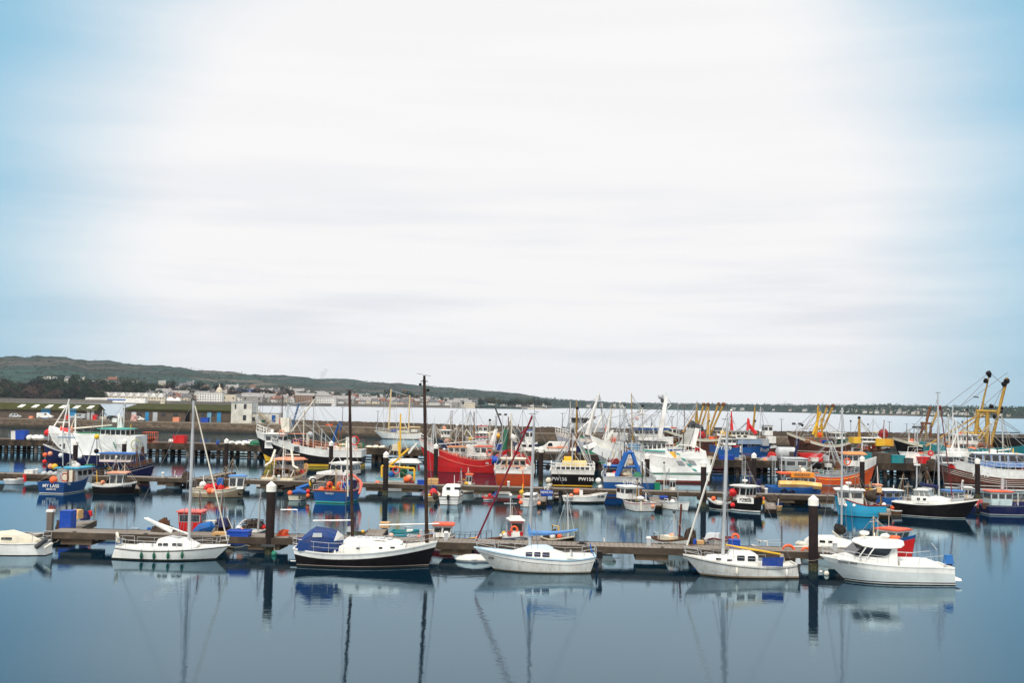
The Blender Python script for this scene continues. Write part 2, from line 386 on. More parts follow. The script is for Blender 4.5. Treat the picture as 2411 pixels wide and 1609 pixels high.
    def wires(s, segs, r=.012, m=None, name='rigging'):
        mb = MB()
        for a, b in segs: mb.tube([a, b], r, 4)
        return mb.build(name, m or wire, s.root)
    def wp(s, segs, r=.02, m=None, name='rigging'):
        return s.wires([(s.L_(*a), s.L_(*b)) for a, b in segs], r, m, name)
    def rail(s, t0, t1, h=.6, n=8, r=.014, m=None, mid=True, both=True, dy=.06, name='guard_rail'):
        for sg in ((1, -1) if both is True else ((s.cs,) if both == 0 else (-s.cs,))):
            mb = MB(); top = []; md = []
            for i in range(n+1):
                t = lerp(t0, t1, i/n); p = s.pt(t, sg); p.y -= sg*min(dy, abs(p.y)); top.append(p+Vector((0, 0, h))); md.append(p+Vector((0, 0, h*.5))); mb.tube([p, top[-1]], r, 4)
            mb.tube(top, r, 4)
            if mid: mb.tube(md, r*.8, 4)
            mb.build(name, m or alu, s.root)
    def ring(s, px, py, R=.36, m=None, off=None, r=.075, ax=None):
        off = -s.B*.3 if off is None else off
        return MB().torus(s.L_(px, py, off), R, r, ax or (s.iR @ Vector((0, 1, 0))), 16, 6).build('life_ring', m or borange, s.root)
    def ball(s, px, py, r, m, off=0, name='buoy', jit=0):
        return MB().ball(s.L_(px, py, off), r, 10, 7, jit=jit).build(name, m, s.root)
    def fender(s, t, m=white, l=.5, r=.11, dz=-.15):
        p = s.pt(t, s.cs); zc = p.z+dz-l/2; y = s.cs*(s.half(t, zc)+r); y2 = s.cs*(abs(p.y)+.03)
        mb = MB().ball((p.x, y, zc), (r, r, l/2), 8, 6); mb.tube([(p.x, y, zc+l/2-.02), (p.x, y2, p.z+.02)], .012, 4); return mb.build('fender', m, s.root)
    def tyre(s, t, zc=.6):
        return MB().torus((s.X(t, zc), s.cs*(s.half(t, zc)+.1), zc), .32, .1, (0, 1, 0), 12, 6).build('tyre_fender', black, s.root)
    def side_text(s, st, t, z, size, m, shear=0, name='lettering'):
        y = s.cs*(s.half(t, z)+.035); dt = .03; sl = (s.half(t+dt, z)-s.half(t-dt, z))/(s.X(t+dt, z)-s.X(t-dt, z)); sh = s.sheer(t)
        a = math.atan(sl)*s.cs; dzs = .1; tilt = math.atan((s.half(t, min(sh, z+dzs))-s.half(t, z-dzs))/(2*dzs))
        rz = (0 if s.cs < 0 else math.pi)+a
        return text(st, size, m, s.root, (s.X(t, z), y, z), (math.pi/2+tilt*.0, 0, rz), name, shear)
    def stern_text(s, st, z, size, m, y=0, name='lettering'):
        return text(st, size, m, s.root, (s.X(0, z)-.03, y, z), (math.pi/2, 0, -math.pi/2), name)
    def bow_text(s, st, t, z, size, m, sg, name='lettering'):
        dt = .03; sl = (s.half(t+dt, z)-s.half(t-dt, z))/(s.X(t+dt, z)-s.X(t-dt, z))
        return text(st, size, m, s.root, (s.X(t, z), sg*(s.half(t, z)+.04), z), (math.pi/2, 0, (0 if sg < 0 else math.pi)+math.atan(sl)*sg), name)
    def pan(s, st, px, py, size, m, off=None, name='lettering'):
        off = -s.B*.5 if off is None else off; l = s.L_(px, py, off); return text(st, size, m, s.root, l, (math.pi/2, 0, -s.hd), name)
_cr = random.Random(99)
def clutter(b, t0=.06, t1=.6, n=8, h=.5, z=None, cols=None):
    h *= 1.45
    "working gear standing about on the deck: tubs, coils, posts, floats and net heaps, each its own part"
    cols = cols or [netd, rope, rust, bluep, borange, net, dgrey, white, redb, yellow, tan, lgrey, bwood, pink]
    for _ in range(n):
        t = _cr.uniform(t0, t1); zd = (b.sheer(t)-b.bul) if z is None else z; hw = b.half(t, b.sheer(t))*.78; y = _cr.uniform(-hw, hw); x = b.X(t, zd); k = _cr.random(); m = _cr.choice(cols); q = h*_cr.uniform(.5, 1.4)
        if k < .28: MB().box((x, y, zd+q*.5), (q*_cr.uniform(.8, 1.6), q*_cr.uniform(.7, 1.2), q), rz=_cr.uniform(-.5, .5), top=(.92, .92)).build('deck_box', m, b.root, False)
        elif k < .48: MB().ball((x, y, zd+q*.45), (q*_cr.uniform(.6, 1.1), q*.6, q*.6), 9, 5, jit=.22).build('net_heap', _cr.choice([netd, net, rope, bwood, rust]), b.root)
        elif k < .60: MB().torus((x, y, zd+q*.4), q*.6, q*.18, (_cr.uniform(-.4, .4), _cr.uniform(-.5, .5), 1), 12, 5).build('rope_coil', _cr.choice([rope, bluep, borange, netd]), b.root)
        elif k < .74: MB().tube([(x, y, zd), (x+_cr.uniform(-.2, .2), y, zd+q*3.2)], .035+.03*h, 5).build('deck_post', _cr.choice([white, lgrey, rust, yellow, dgrey]), b.root)
        elif k < .86: MB().ball((x, y, zd+q*.9), q*.45, 9, 6).build('float', _cr.choice([borange, pink, redb, white, yellow]), b.root)
        else:
            mb = MB().tube([(x-q, y, zd), (x-q*.8, y, zd+q*2), (x+q*.8, y, zd+q*2), (x+q, y, zd)], .05, 5); mb.build('tubular_frame', _cr.choice([rust, lgrey, yellow, white]), b.root)
def lines(b, px, py, n=4, spread=.45, r=.022, z=None):
    "extra standing rigging from a masthead given in photo pixels down to the rail, and aerials"
    m1 = b.L_(px, py); segs = []
    for _ in range(n):
        t = _cr.uniform(.05, .95); p = b.pt(t, _cr.choice((-1, 1))); segs.append((m1-Vector((0, 0, _cr.uniform(0, 1.2))), p))
    b.wires(segs, r, _cr.choice([wire, lgrey, rope]))
def outb(b, p, m=black, s=1.0, d=-1):
    "outboard motor: cowl, leg, screw, at local point p on the transom"
    p = Vector(p); o = MB().box(p+Vector((d*.12, 0, .42*s)), (.48*s, .32*s, .46*s), top=(.7, .75)).build('outboard_motor', m, b.root)
    mb = MB().box(p+Vector((d*.18, 0, -.1*s)), (.2*s, .1*s, .75*s), top=(1.3, 1.5)); mb.box(p+Vector((d*.2, 0, -.42*s)), (.4*s, .05*s, .06*s)); mb.build('outboard_leg', dgrey, o)
    return o
def moor(b, pairs, m=None):
    for t, wp_, k in pairs:
        p = b.pt(t, -b.cs, .03); q = b.iR @ (Vector(wp_)-b.loc); mid = (p+q)/2-Vector((0, 0, .22*k)); MB().tube([p, p.lerp(mid, .5)-Vector((0, 0, .06*k)), mid, q.lerp(mid, .5)-Vector((0, 0, .06*k)), q], .018, 5).build('mooring_line', m or rope, b.root)
def radar(b, l, m=white):
    mb = MB(); l = Vector(l); mb.tube([l, l+Vector((0, 0, .3))], .05, 6); mb.tube([l+Vector((0, 0, .3)), l+Vector((0, 0, .38)), l+Vector((0, 0, .5)), l+Vector((0, 0, .54))], [.2, .3, .3, .16], 12); return mb.build('radar', m, b.root)
def drum(b, l, r=.7, wd=1.2, m=bblue, m2=net, ax=(0, 1, 0)):
    u = Vector(ax).normalized(); l = Vector(l); mb = MB()
    for q in (-.5, .5): mb.tube([l+u*(q*wd-.04), l+u*(q*wd+.04)], r, 16, mi=0)
    mb.tube([l-u*wd*.48, l+u*wd*.48], r*.72, 12, mi=1); return mb.build('net_drum', [m, m2], b.root)
# ================================================================ WATER
def water_mat(name, rough, b1, b2, body, tint=(1, 1, 1), ior=1.33):
    m = bpy.data.materials.new(name); m.use_nodes = True; t = m.node_tree; n = t.nodes; k = t.links; n.remove(n['Principled BSDF'])
    b = n.new('ShaderNodeBsdfGlossy'); b.inputs['Color'].default_value = (*tint, 1); b.inputs['Roughness'].default_value = rough
    df = n.new('ShaderNodeBsdfDiffuse'); df.inputs['Color'].default_value = (*body, 1); fr = n.new('ShaderNodeFresnel'); fr.inputs['IOR'].default_value = ior; ms = n.new('ShaderNodeMixShader')
    k.new(fr.outputs[0], ms.inputs[0]); k.new(df.outputs[0], ms.inputs[1]); k.new(b.outputs[0], ms.inputs[2]); k.new(ms.outputs[0], n['Material Output'].inputs['Surface'])
    co = n.new('ShaderNodeTexCoord'); mp_ = n.new('ShaderNodeMapping'); mp_.inputs['Scale'].default_value = (1, 1.6, 1); k.new(co.outputs['Object'], mp_.inputs[0])
    a = n.new('ShaderNodeTexNoise'); a.inputs['Scale'].default_value = b1[0]; a.inputs['Detail'].default_value = 3; k.new(mp_.outputs[0], a.inputs['Vector'])
    c = n.new('ShaderNodeTexNoise'); c.inputs['Scale'].default_value = b2[0]; c.inputs['Detail'].default_value = 2; k.new(mp_.outputs[0], c.inputs['Vector'])
    g = n.new('ShaderNodeTexNoise'); g.inputs['Scale'].default_value = .045; g.inputs['Detail'].default_value = 3; k.new(mp_.outputs[0], g.inputs['Vector'])
    r = n.new('ShaderNodeMapRange'); k.new(g.outputs[0], r.inputs[0]); r.inputs[1].default_value = .35; r.inputs[2].default_value = .65; r.inputs[3].default_value = .2; r.inputs[4].default_value = 1.7
    u = n.new('ShaderNodeBump'); u.inputs['Distance'].default_value = b1[1]; k.new(a.outputs[0], u.inputs['Height']); k.new(r.outputs[0], u.inputs['Strength'])
    v = n.new('ShaderNodeBump'); v.inputs['Distance'].default_value = b2[1]; k.new(c.outputs[0], v.inputs['Height']); k.new(u.outputs[0], v.inputs['Normal']); k.new(v.outputs[0], b.inputs['Normal'])
    return m
wcalm = water_mat('calm_harbour_water', .03, (1.1, .0072), (5, .0022), (.001, .013, .026), (.66, .87, 1.0), 1.72)
wsea = water_mat('open_sea_water', .22, (.5, .16), (2.5, .02), (.02, .05, .08), (.95, .97, .98), 3.2)
def wallY(px): return pl([(0, 352), (550, 333), (640, 330), (900, 314), (1250, 287), (1700, 290), (2411, 305)], px)
edge = [G(px, wallY(px)+4) for px in (-900, 0, 550, 900, 1250, 1700, 2411, 3300)]
mb = MB(); n_ = len(edge)
near = [Vector((p.x*(.6 if i in (0, n_-1) else 1)*1.0, -40, 0)) for i, p in enumerate(edge)]
for i in range(n_-1): mb.add([near[i], near[i+1], edge[i+1], edge[i]], [(0, 1, 2, 3)])
mb.build('harbour_water', wcalm, None, False, kind='structure')
mb = MB(); far = [Vector((p.x*22, 7600, 0)) for p in edge]
for i in range(n_-1): mb.add([edge[i], edge[i+1], far[i+1], far[i]], [(0, 1, 2, 3)])
mb.build('sea_water', wsea, None, False, kind='structure')
# ================================================================ TERRAIN
SH = [(-400, 17), (100, 15), (400, 14.2), (600, 13), (800, 11.3), (1050, 10.4), (1240, 10), (1330, 6.2), (1420, 5.4), (1540, 5.4), (1700, 6.0), (1900, 6.8), (2000, 8.8), (2350, 10.8), (2800, 12)]
RG = [(-400, 836), (0, 840), (34, 839), (100, 840), (140, 841), (190, 846), (213, 851), (228, 849), (250, 851), (300, 857), (350, 860), (400, 864), (500, 874), (600, 882), (700, 888), (760, 892), (800, 893), (860, 898), (900, 901), (960, 906), (1030, 911), (1100, 918), (1180, 923), (1220, 928), (1270, 938), (1310, 942), (1380, 946), (1450, 949), (1560, 951), (1650, 952), (1700, 953), (1850, 955), (2000, 956), (2150, 957), (2200, 959), (2300, 961), (2411, 963), (2800, 968)]
def Ds(px): return H*F/pl(SH, px)
def Dr(px): return Ds(px)*pl([(1200, 2.1), (1350, 1.35)], px)
def Zr(px): return H+(hz(px)-pl(RG, px))*Dr(px)/F
def T(px, s):
    d = lerp(Ds(px), Dr(px), s); z = 2.5+(Zr(px)-2.5)*(s**pl([(0, 1.05), (1200, .95), (1400, .8)], px)); return G(px, d, z)
mb = MB(); cols = list(range(-400, 2801, 8)); ss = [0, .02, .05, .1, .16, .23, .31, .4, .5, .6, .7, .8, .88, .94, 1.0, 1.06, 1.2]
rnd = random.Random(3)
for px in cols:
    for j, s in enumerate(ss):
        p = T(px, min(s, 1)) if s <= 1 else G(px, lerp(Ds(px), Dr(px), s), Zr(px)-(s-1)*200)
        if 0 < s <= 1: p.z += (math.sin(px*.045+s*9)*1.2+math.sin(px*.11+s*17)*.8+rnd.uniform(-.6, 1.0))*(.5+s*1.0)*(2.2 if px < 1250 else 1.5)*.6
        if s == 0: p.z = -1
        mb.v.append(tuple(p))
ns_ = len(ss)
for i in range(len(cols)-1):
    for j in range(ns_-1): a = i*ns_+j; mb.f.append((a, a+ns_, a+ns_+1, a+1)); mb.m.append(0)
def land_mat():
    m = bpy.data.materials.new('hillside_fields'); m.use_nodes = True; t = m.node_tree; n = t.nodes; k = t.links; b = n['Principled BSDF']; b.inputs['Roughness'].default_value = 1
    b.inputs['Specular IOR Level'].default_value = .1
    co = n.new('ShaderNodeTexCoord'); mp_ = n.new('ShaderNodeMapping'); mp_.inputs['Scale'].default_value = (1, .42, .5); k.new(co.outputs['Object'], mp_.inputs[0])
    v = n.new('ShaderNodeTexVoronoi'); v.inputs['Scale'].default_value = .0085; k.new(mp_.outputs[0], v.inputs['Vector'])
    cr = n.new('ShaderNodeValToRGB'); e = cr.color_ramp; e.interpolation = 'CONSTANT'
    e.elements[0].color = (.026, .050, .046, 1); e.elements[1].position = .3; e.elements[1].color = (.085, .075, .065, 1)
    for p_, c_ in ((.5, (.03, .066, .055)), (.68, (.045, .05, .045)), (.82, (.10, .095, .075))): q = e.elements.new(p_); q.color = (*c_, 1)
    sp_ = n.new('ShaderNodeSeparateColor'); k.new(v.outputs['Color'], sp_.inputs[0]); k.new(sp_.outputs[0], cr.inputs[0])
    ve = n.new('ShaderNodeTexVoronoi'); ve.feature = 'DISTANCE_TO_EDGE'; ve.inputs['Scale'].default_value = .0085; k.new(mp_.outputs[0], ve.inputs['Vector'])
    r = n.new('ShaderNodeMapRange'); k.new(ve.outputs[0], r.inputs[0]); r.inputs[1].default_value = .03; r.inputs[2].default_value = .10; r.inputs[3].default_value = 1; r.inputs[4].default_value = 0
    no = n.new('ShaderNodeTexNoise'); no.inputs['Scale'].default_value = .010; no.inputs['Detail'].default_value = 9; no.inputs['Roughness'].default_value = .7; k.new(mp_.outputs[0], no.inputs['Vector'])
    r2 = n.new('ShaderNodeMapRange'); k.new(no.outputs[0], r2.inputs[0]); r2.inputs[1].default_value = .48; r2.inputs[2].default_value = .60
    mx = n.new('ShaderNodeMath'); mx.operation = 'MAXIMUM'; k.new(r.outputs[0], mx.inputs[0]); k.new(r2.outputs[0], mx.inputs[1])
    mi = n.new('ShaderNodeMix'); mi.data_type = 'RGBA'; k.new(mx.outputs[0], mi.inputs[0]); k.new(cr.outputs[0], mi.inputs[6]); mi.inputs[7].default_value = (.022, .030, .020, 1)
    k.new(mi.outputs[2], b.inputs['Base Color']); return m
mb.build('hills', land_mat(), None, True, kind='structure')
stone = mat('granite_sea_wall', (.20, .18, .155), .9, .5, scale=.3)
sandm = mat('pale_sand', (.45, .40, .32), .9, .3, scale=.05)
# sea wall of the far promenade
def ribbon(name, a, b, z0, z1, dd, m, step=12, label=None, cat='sea wall', wdt=6, py=None, kind=None):
    mb = MB(); px = a; rings = []
    while px <= b:
        d = (Ds(px) if py is None else py(px))+dd; q = G(px, d); rings.append([Vector((q.x, d, z0)), Vector((q.x, d, z1)), Vector((q.x, d+wdt, z1)), Vector((q.x, d+wdt, z0))]); px += step
    mb.loft(rings); return mb.build(name, m, None, False, label=label, cat=cat, kind=kind)
ribbon('sea_wall', -380, 1060, -1, 6.0, -14, stone, label='long grey granite sea wall along the town promenade across the bay')
mb = MB(); rings = []
for px in range(1128, 1292, 6):
    d = 2640; t = (px-1128)/162; h = lerp(5.5, 2.2, t**3); q = G(px, d); rings.append([Vector((q.x, d, -1)), Vector((q.x, d, h)), Vector((q.x, d+10, h)), Vector((q.x, d+10, -1))])
mb.loft(rings).build('breakwater', mat('pale_stone_pier', (.62, .56, .47), .85, .3, scale=.05), None, False, label='pale stone breakwater running out into the bay below the wooded headland', cat='breakwater')
pb = G(1105, 2640); MB().box((pb.x, 2642, 3), (60, 12, 9)).build('dock_wall', stone, None, False, label='dark stone dock wall where the pale breakwater begins', cat='dock wall')
for px, nm in ((1180, 'small white lighthouse tower standing on the far pale breakwater'),):
    q = G(px, 2645, 5); e = empty('lighthouse', q, 0, nm, 'lighthouse'); MB().tube([(0, 0, 0), (0, 0, 7)], [2, 1.5], 10).build('tower', white, e); MB().tube([(0, 0, 7), (0, 0, 8.4), (0, 0, 9.4)], [1.7, 1.7, .2], 8).build('lantern', dgrey, e)
ribbon('beach', 1290, 1420, -.5, 1.4, -25, sandm, kind='structure', wdt=30)
# ================================================================ HOUSES of the far town
hc = {'white': mat('white_render', (.78, .76, .70), .8, .2, scale=.2), 'cream': mat('cream_render', (.66, .58, .44), .8, .25, scale=.2), 'grey': mat('grey_granite_wall', (.34, .32, .29), .85, .35, scale=.2), 'brown': mat('brown_brick_wall', (.30, .19, .13), .85, .3, scale=.2), 'pink': mat('pink_render', (.62, .42, .34), .85, .3, scale=.2)}
rc = {'slate': mat('slate_roof', (.12, .12, .13), .7, .3, scale=.2), 'pale': mat('pale_slate_roof', (.30, .29, .28), .75, .3, scale=.2), 'red': mat('red_tile_roof', (.19, .085, .06), .8, .3, scale=.2)}
def house_far(name, loc, L, D, h, rh, wm, rm, lab, cat='house', group=None, wins=True, rz=0, gables=0):
    e = empty(name, loc, rz, lab, cat, group); MB().box((0, 0, h/2-1.5), (L, D, h+3)).build('wall', wm, e, False)
    r = MB(); x, y = L/2+.4, D/2+.4
    if rh > 0: r.add([(-x, -y, h), (x, -y, h), (x, y, h), (-x, y, h), (-x, 0, h+rh), (x, 0, h+rh)], [(0, 1, 5, 4), (2, 3, 4, 5), (0, 4, 3), (1, 2, 5)])
    else: r.box((0, 0, h+.25), (L+.6, D+.6, .5))
    ro = r.build('roof', rm, e, False)
    if rh > 0: MB().box((L*.38, 0, h+rh*.9), (1.4, 1.2, rh*.9)).build('chimney', wm, ro, False)
    for g in range(gables):
        gx = -L/2+(g+.5)*L/gables; gw = L/gables*.3
        MB().add([(gx-gw, -y-.3, h-1), (gx+gw, -y-.3, h-1), (gx+gw, -y-.3, h+1.2), (gx, -y-.3, h+rh*.95), (gx-gw, -y-.3, h+1.2), (gx-gw, 0, h-1), (gx+gw, 0, h-1), (gx+gw, 0, h+1.2), (gx, 0, h+rh*.95), (gx-gw, 0, h+1.2)], [(0, 1, 2, 3, 4), (1, 6, 7, 2), (2, 7, 8, 3), (3, 8, 9, 4), (4, 9, 5, 0)]).build('gable', hc['white'], e, False)
    if wins:
        sm_ = L < 26; nw = 3 if sm_ else max(2, int(L/4.6)); nf_ = (2 if h > 5.9 else 1) if sm_ else max(1, int(h/4)); wme = None
        for f in range(nf_):
            for i in range(nw):
                l_ = (-L/2+(i+.5)*L/nw, -D/2-.05, 1.6+f*h/nf_)
                if sm_ and i == 1 and f == 1: continue
                if wme is None: wme = MB().box((0, 0, 0), (min(2.2, L/nw*.38), .15, h/nf_*.45)).build('window', glass, e, False, loc=l_).data
                else: link('window', wme, e, l_)
    return e
protos = []
for i, (wn_, rn_, L, D, h, rh) in enumerate([('white', 'slate', 11, 8, 6, 3.5), ('cream', 'slate', 14, 8, 6, 3.4), ('grey', 'slate', 16, 9, 6.5, 4), ('brown', 'pale', 12, 8, 6.5, 3.6), ('white', 'pale', 18, 9, 6.5, 3.6), ('pink', 'slate', 11, 8, 6, 3.6), ('white', 'red', 10, 8, 5.5, 3), ('grey', 'pale', 24, 9, 7.5, 4.5), ('cream', 'pale', 9, 8, 8, 3.5), ('grey', 'red', 12, 9, 6, 4)]):
    p = house_far('town_house', (0, -500, -50), L, D, h, rh, hc[wn_], rc[rn_], f'{wn_} house with a {"red tile" if rn_ == "red" else rn_+(" slate" if rn_ == "pale" else "")} roof in the town across the bay', group=f'{wn_} houses with {rn_} roofs across the bay'); keep_kids(p); protos.append(p)
used = set(); hr = random.Random(11)
def put_house(px, s, k=None, sc=1):
    k = hr.randrange(len(protos)) if k is None else k; l = T(px, s); a = hr.uniform(-.35, .35)
    if k not in used: used.add(k); o = protos[k]; o.location = l; o.rotation_euler.z = a; o.scale = (sc,)*3
    else: o = copy_tree(protos[k], l, a, scale=(sc,)*3)
for row, (a, b, s, n) in enumerate([(590, 1110, .012, 42), (370, 1120, .035, 46), (300, 1100, .065, 42), (300, 1020, .10, 34), (150, 900, .14, 26), (130, 760, .19, 18), (120, 700, .26, 10)]):
    for i in range(n):
        px = a+(i+hr.uniform(.1, .9))*(b-a)/n
        if row < 2 and (455 < px < 560 or 690 < px < 800): continue
        put_house(px, s*hr.uniform(.85, 1.2), sc=hr.uniform(1.1, 1.7))
for (a, b, s, n, sc) in [(1960, 2380, .05, 26, .62), (1990, 2360, .2, 24, .58), (2040, 2340, .38, 18, .55), (2050, 2400, .6, 12, .5), (1700, 1960, .05, 7, .9), (1150, 1300, .05, 5, 1), (1380, 1480, .05, 4, 1.5)]:
    for i in range(n): put_house(a+(i+hr.uniform(.1, .9))*(b-a)/n, s*hr.uniform(.8, 1.2), hr.choice([0, 1, 4, 4, 6, 8]), sc)
def big(px, s, L, D, h, rh, w_, r_, lab, cat='building', name='seafront_building', **k):
    return house_far(name, T(px, s), L, D, h, rh, hc[w_], rc[r_], lab, cat, **k)
big(318, .006, 104, 12, 10, 6, 'cream', 'pale', 'long cream terrace with a row of white gables on the seafront', 'terrace', 'terrace', gables=8)
big(495, .010, 46, 14, 18, 0, 'white', 'pale', 'large white flat-roofed hotel of four storeys on the seafront', 'hotel', 'hotel')
big(541, .010, 24, 14, 16, 0, 'cream', 'pale', 'cream square block beside the large white hotel', 'hotel', 'hotel')
big(718, .010, 40, 14, 18, 5, 'brown', 'pale', 'brown brick block of flats next to the long white hotel', 'flats', 'block_of_flats')
big(764, .008, 48, 14, 14, 3, 'white', 'pale', 'long white three-storey hotel below the pale hipped roof', 'hotel', 'hotel')
big(118, .24, 26, 14, 16, 0, 'white', 'pale', 'tall pale tower block alone on the left wooded hillside', 'flats', 'block_of_flats')
big(1090, .01, 58, 16, 10, 0, 'cream', 'pale', 'long cream warehouse at the harbour end of the town', 'warehouse', 'warehouse')
big(1022, .01, 26, 12, 8, 0, 'white', 'pale', 'low white quayside store beside the dark main mast', 'store', 'quayside_store')
e = empty('domed_building', T(516, .10), 0, 'building with a pale dome and lantern rising above the town', 'bank'); MB().box((0, 0, 5), (16, 14, 14)).build('wall', hc['cream'], e, False); d_ = MB().tube([(0, 0, 12), (0, 0, 15), (0, 0, 18.5), (0, 0, 21)], [6.5, 6.2, 4.6, 2], 12).build('dome', hc['cream'], e); MB().tube([(0, 0, 21), (0, 0, 25), (0, 0, 29)], [1.3, 1.2, .1], 8).build('lantern', hc['cream'], d_)
e = empty('church_tower', T(951, .07), 0, 'tall brown stone church tower with corner pinnacles above the town', 'church'); MB().box((0, 0, 13), (8.5, 8.5, 34)).build('tower', hc['brown'], e, False)
for a in (-1, 1):
    for b in (-1, 1): MB().box((a*3.7, b*3.7, 32.5), (1.3, 1.3, 5), top=(.2, .2)).build('pinnacle', hc['brown'], e, False)
MB().box((16, 2, 4), (24, 11, 14)).build('nave', hc['brown'], e, False); MB().box((-.0, -4.4, 24), (2.4, .3, 5)).build('belfry_window', glass, e, False)
e = empty('hall', T(760, .035), 0, 'big hall with a pale pyramid roof behind the white hotel', 'hall'); MB().box((0, 0, 8), (42, 20, 16)).build('wall', hc['grey'], e, False); MB().box((0, 0, 21), (44, 22, 11), top=(.12, .15)).build('roof', rc['pale'], e, False)
e = empty('scaffolded_building', T(583, .12), 0, 'building wrapped in bright blue sheeting on the slope above the town', 'building'); MB().box((0, 0, 7), (56, 16, 18)).build('sheeting', mat('blue_scaffold_sheeting', (.015, .09, .33), .8, .4, scale=.15), e, False); MB().box((0, 0, 17), (50, 14, 3), top=(.9, .9)).build('roof', rc['slate'], e, False)
for px, wd in ((402, 20), (418, 10)):
    e = empty('marquee', T(px, .003), 0, f'{"large" if wd > 15 else "small"} white marquee with a peaked top near the promenade', 'marquee'); MB().box((0, 0, 1.5), (wd, 9, 5)).build('wall', white, e, False); MB().box((0, 0, 7), (wd*1.02, 9.4, 6), top=(.06, .06)).build('roof', white, e, False)
e = empty('bathing_pool', T(262, .001), 0, 'curved white sea pool terrace with blue railings below the gabled terrace', 'pool'); MB().box((12, -8, 3), (100, 14, 8)).build('wall', hc['white'], e, False); MB().box((14, -15.2, 4), (30, .4, 2)).build('railing', bblue, e, False)
# ================================================================ TREES
def leafm(name, c1, c2):
    m = bpy.data.materials.new(name); m.use_nodes = True; t = m.node_tree; n = t.nodes; k = t.links; b = n['Principled BSDF']; b.inputs['Roughness'].default_value = .9; b.inputs['Specular IOR Level'].default_value = .15
    co = n.new('ShaderNodeTexCoord'); no = n.new('ShaderNodeTexNoise'); no.inputs['Scale'].default_value = .35; no.inputs['Detail'].default_value = 3; k.new(co.outputs['Object'], no.inputs['Vector'])
    r = n.new('ShaderNodeMapRange'); k.new(no.outputs[0], r.inputs[0]); r.inputs[1].default_value = .4; r.inputs[2].default_value = .6
    mi = n.new('ShaderNodeMix'); mi.data_type = 'RGBA'; k.new(r.outputs[0], mi.inputs[0]); mi.inputs[6].default_value = (*c1, 1); mi.inputs[7].default_value = (*c2, 1); k.new(mi.outputs[2], b.inputs['Base Color']); return m
lm = [leafm('dark_evergreen_leaves', (.012, .022, .012), (.030, .045, .020)), leafm('bare_winter_twigs', (.050, .032, .024), (.095, .062, .045)), leafm('olive_leaves', (.030, .035, .014), (.06, .06, .028)), leafm('distant_woodland_leaves', (.012, .028, .022), (.035, .055, .035))]
bark = mat('bark', (.06, .045, .035), .9, .3)
def tree_proto(i, m, lab, grp, w_=9, h=14, nq=520):
    r = random.Random(40+i); e = empty('tree', (0, -500, -60), 0, lab, 'tree', grp); c = MB()
    blobs = [(r.uniform(-.55, .55)*w_, r.uniform(-.4, .4)*w_, h*r.uniform(.42, .85), w_*r.uniform(.28, .5)) for _ in range(9)]
    for _ in range(nq):
        b = r.choice(blobs); d_ = Vector((r.gauss(0, 1), r.gauss(0, 1), r.gauss(0, 1))).normalized()*b[3]*r.uniform(.65, 1.05); p = Vector(b[:3])+Vector((d_.x, d_.y, d_.z*.75))
        u = Vector((r.gauss(0, 1), r.gauss(0, 1), r.gauss(0, 1))).normalized(); v_ = u.orthogonal().normalized(); s = r.uniform(.5, 1.1)
        c.add([p-u*s, p+v_*s*.7, p+u*s, p-v_*s*.7], [(0, 1, 2, 3)])
    c.build('crown', m, e, False)
    t = MB().tube([(0, 0, -2), (0, 0, h*.3), (.3, 0, h*.6)], [.5, .4, .15], 6)
    for _ in range(5): a = r.uniform(0, 6.3); t.tube([(0, 0, h*.3), (math.cos(a)*w_*.35, math.sin(a)*w_*.35, h*r.uniform(.5, .75))], [.25, .06], 4)
    t.build('trunk', bark, e); keep_kids(e); return e
tp = [tree_proto(0, lm[0], 'dark evergreen tree in the park behind the far promenade', 'dark evergreen trees across the bay'), tree_proto(1, lm[1], 'brown bare-twigged winter tree among the far houses', 'bare winter trees across the bay'), tree_proto(2, lm[2], 'olive green rounded tree among the far houses', 'olive green trees across the bay'), tree_proto(3, lm[0], 'tall broad dark evergreen tree rising above the far park', 'tall evergreen trees across the bay', 11, 20, 700)]
tu = set()
def put_tree(px, s, k, sc):
    l = T(px, s); l.z -= .5; a = hr.uniform(0, 6.28)
    if k not in tu: tu.add(k); o = tp[k]; o.location = l; o.rotation_euler.z = a; o.scale = (sc,)*3
    else: o = copy_tree(tp[k], l, a, scale=(sc,)*3)
for (a, b, s, n, ks, sc) in [(-60, 250, .008, 30, (0, 0, 1, 2), 1.0), (-60, 300, .03, 30, (0, 0, 3, 1), 1.15), (-60, 380, .06, 30, (0, 0, 3, 1, 1), 1.2), (-40, 470, .095, 30, (0, 3, 1, 2), 1.2), (60, 520, .13, 24, (0, 3, 1), 1.1), (540, 700, .05, 14, (1, 1, 0), 1.25), (600, 1010, .09, 18, (1, 2, 0), 1.0), (900, 1060, .05, 8, (0, 3, 1), 1.1), (370, 700, .16, 16, (1, 2, 0), 1.0), (1120, 1300, .02, 16, (0, 2, 0), 1.1)]:
    for i in range(n): put_tree(a+(i+hr.uniform(0, 1))*(b-a)/n, s*hr.uniform(.8, 1.2), hr.choice(ks), sc*hr.uniform(1.0, 1.65))
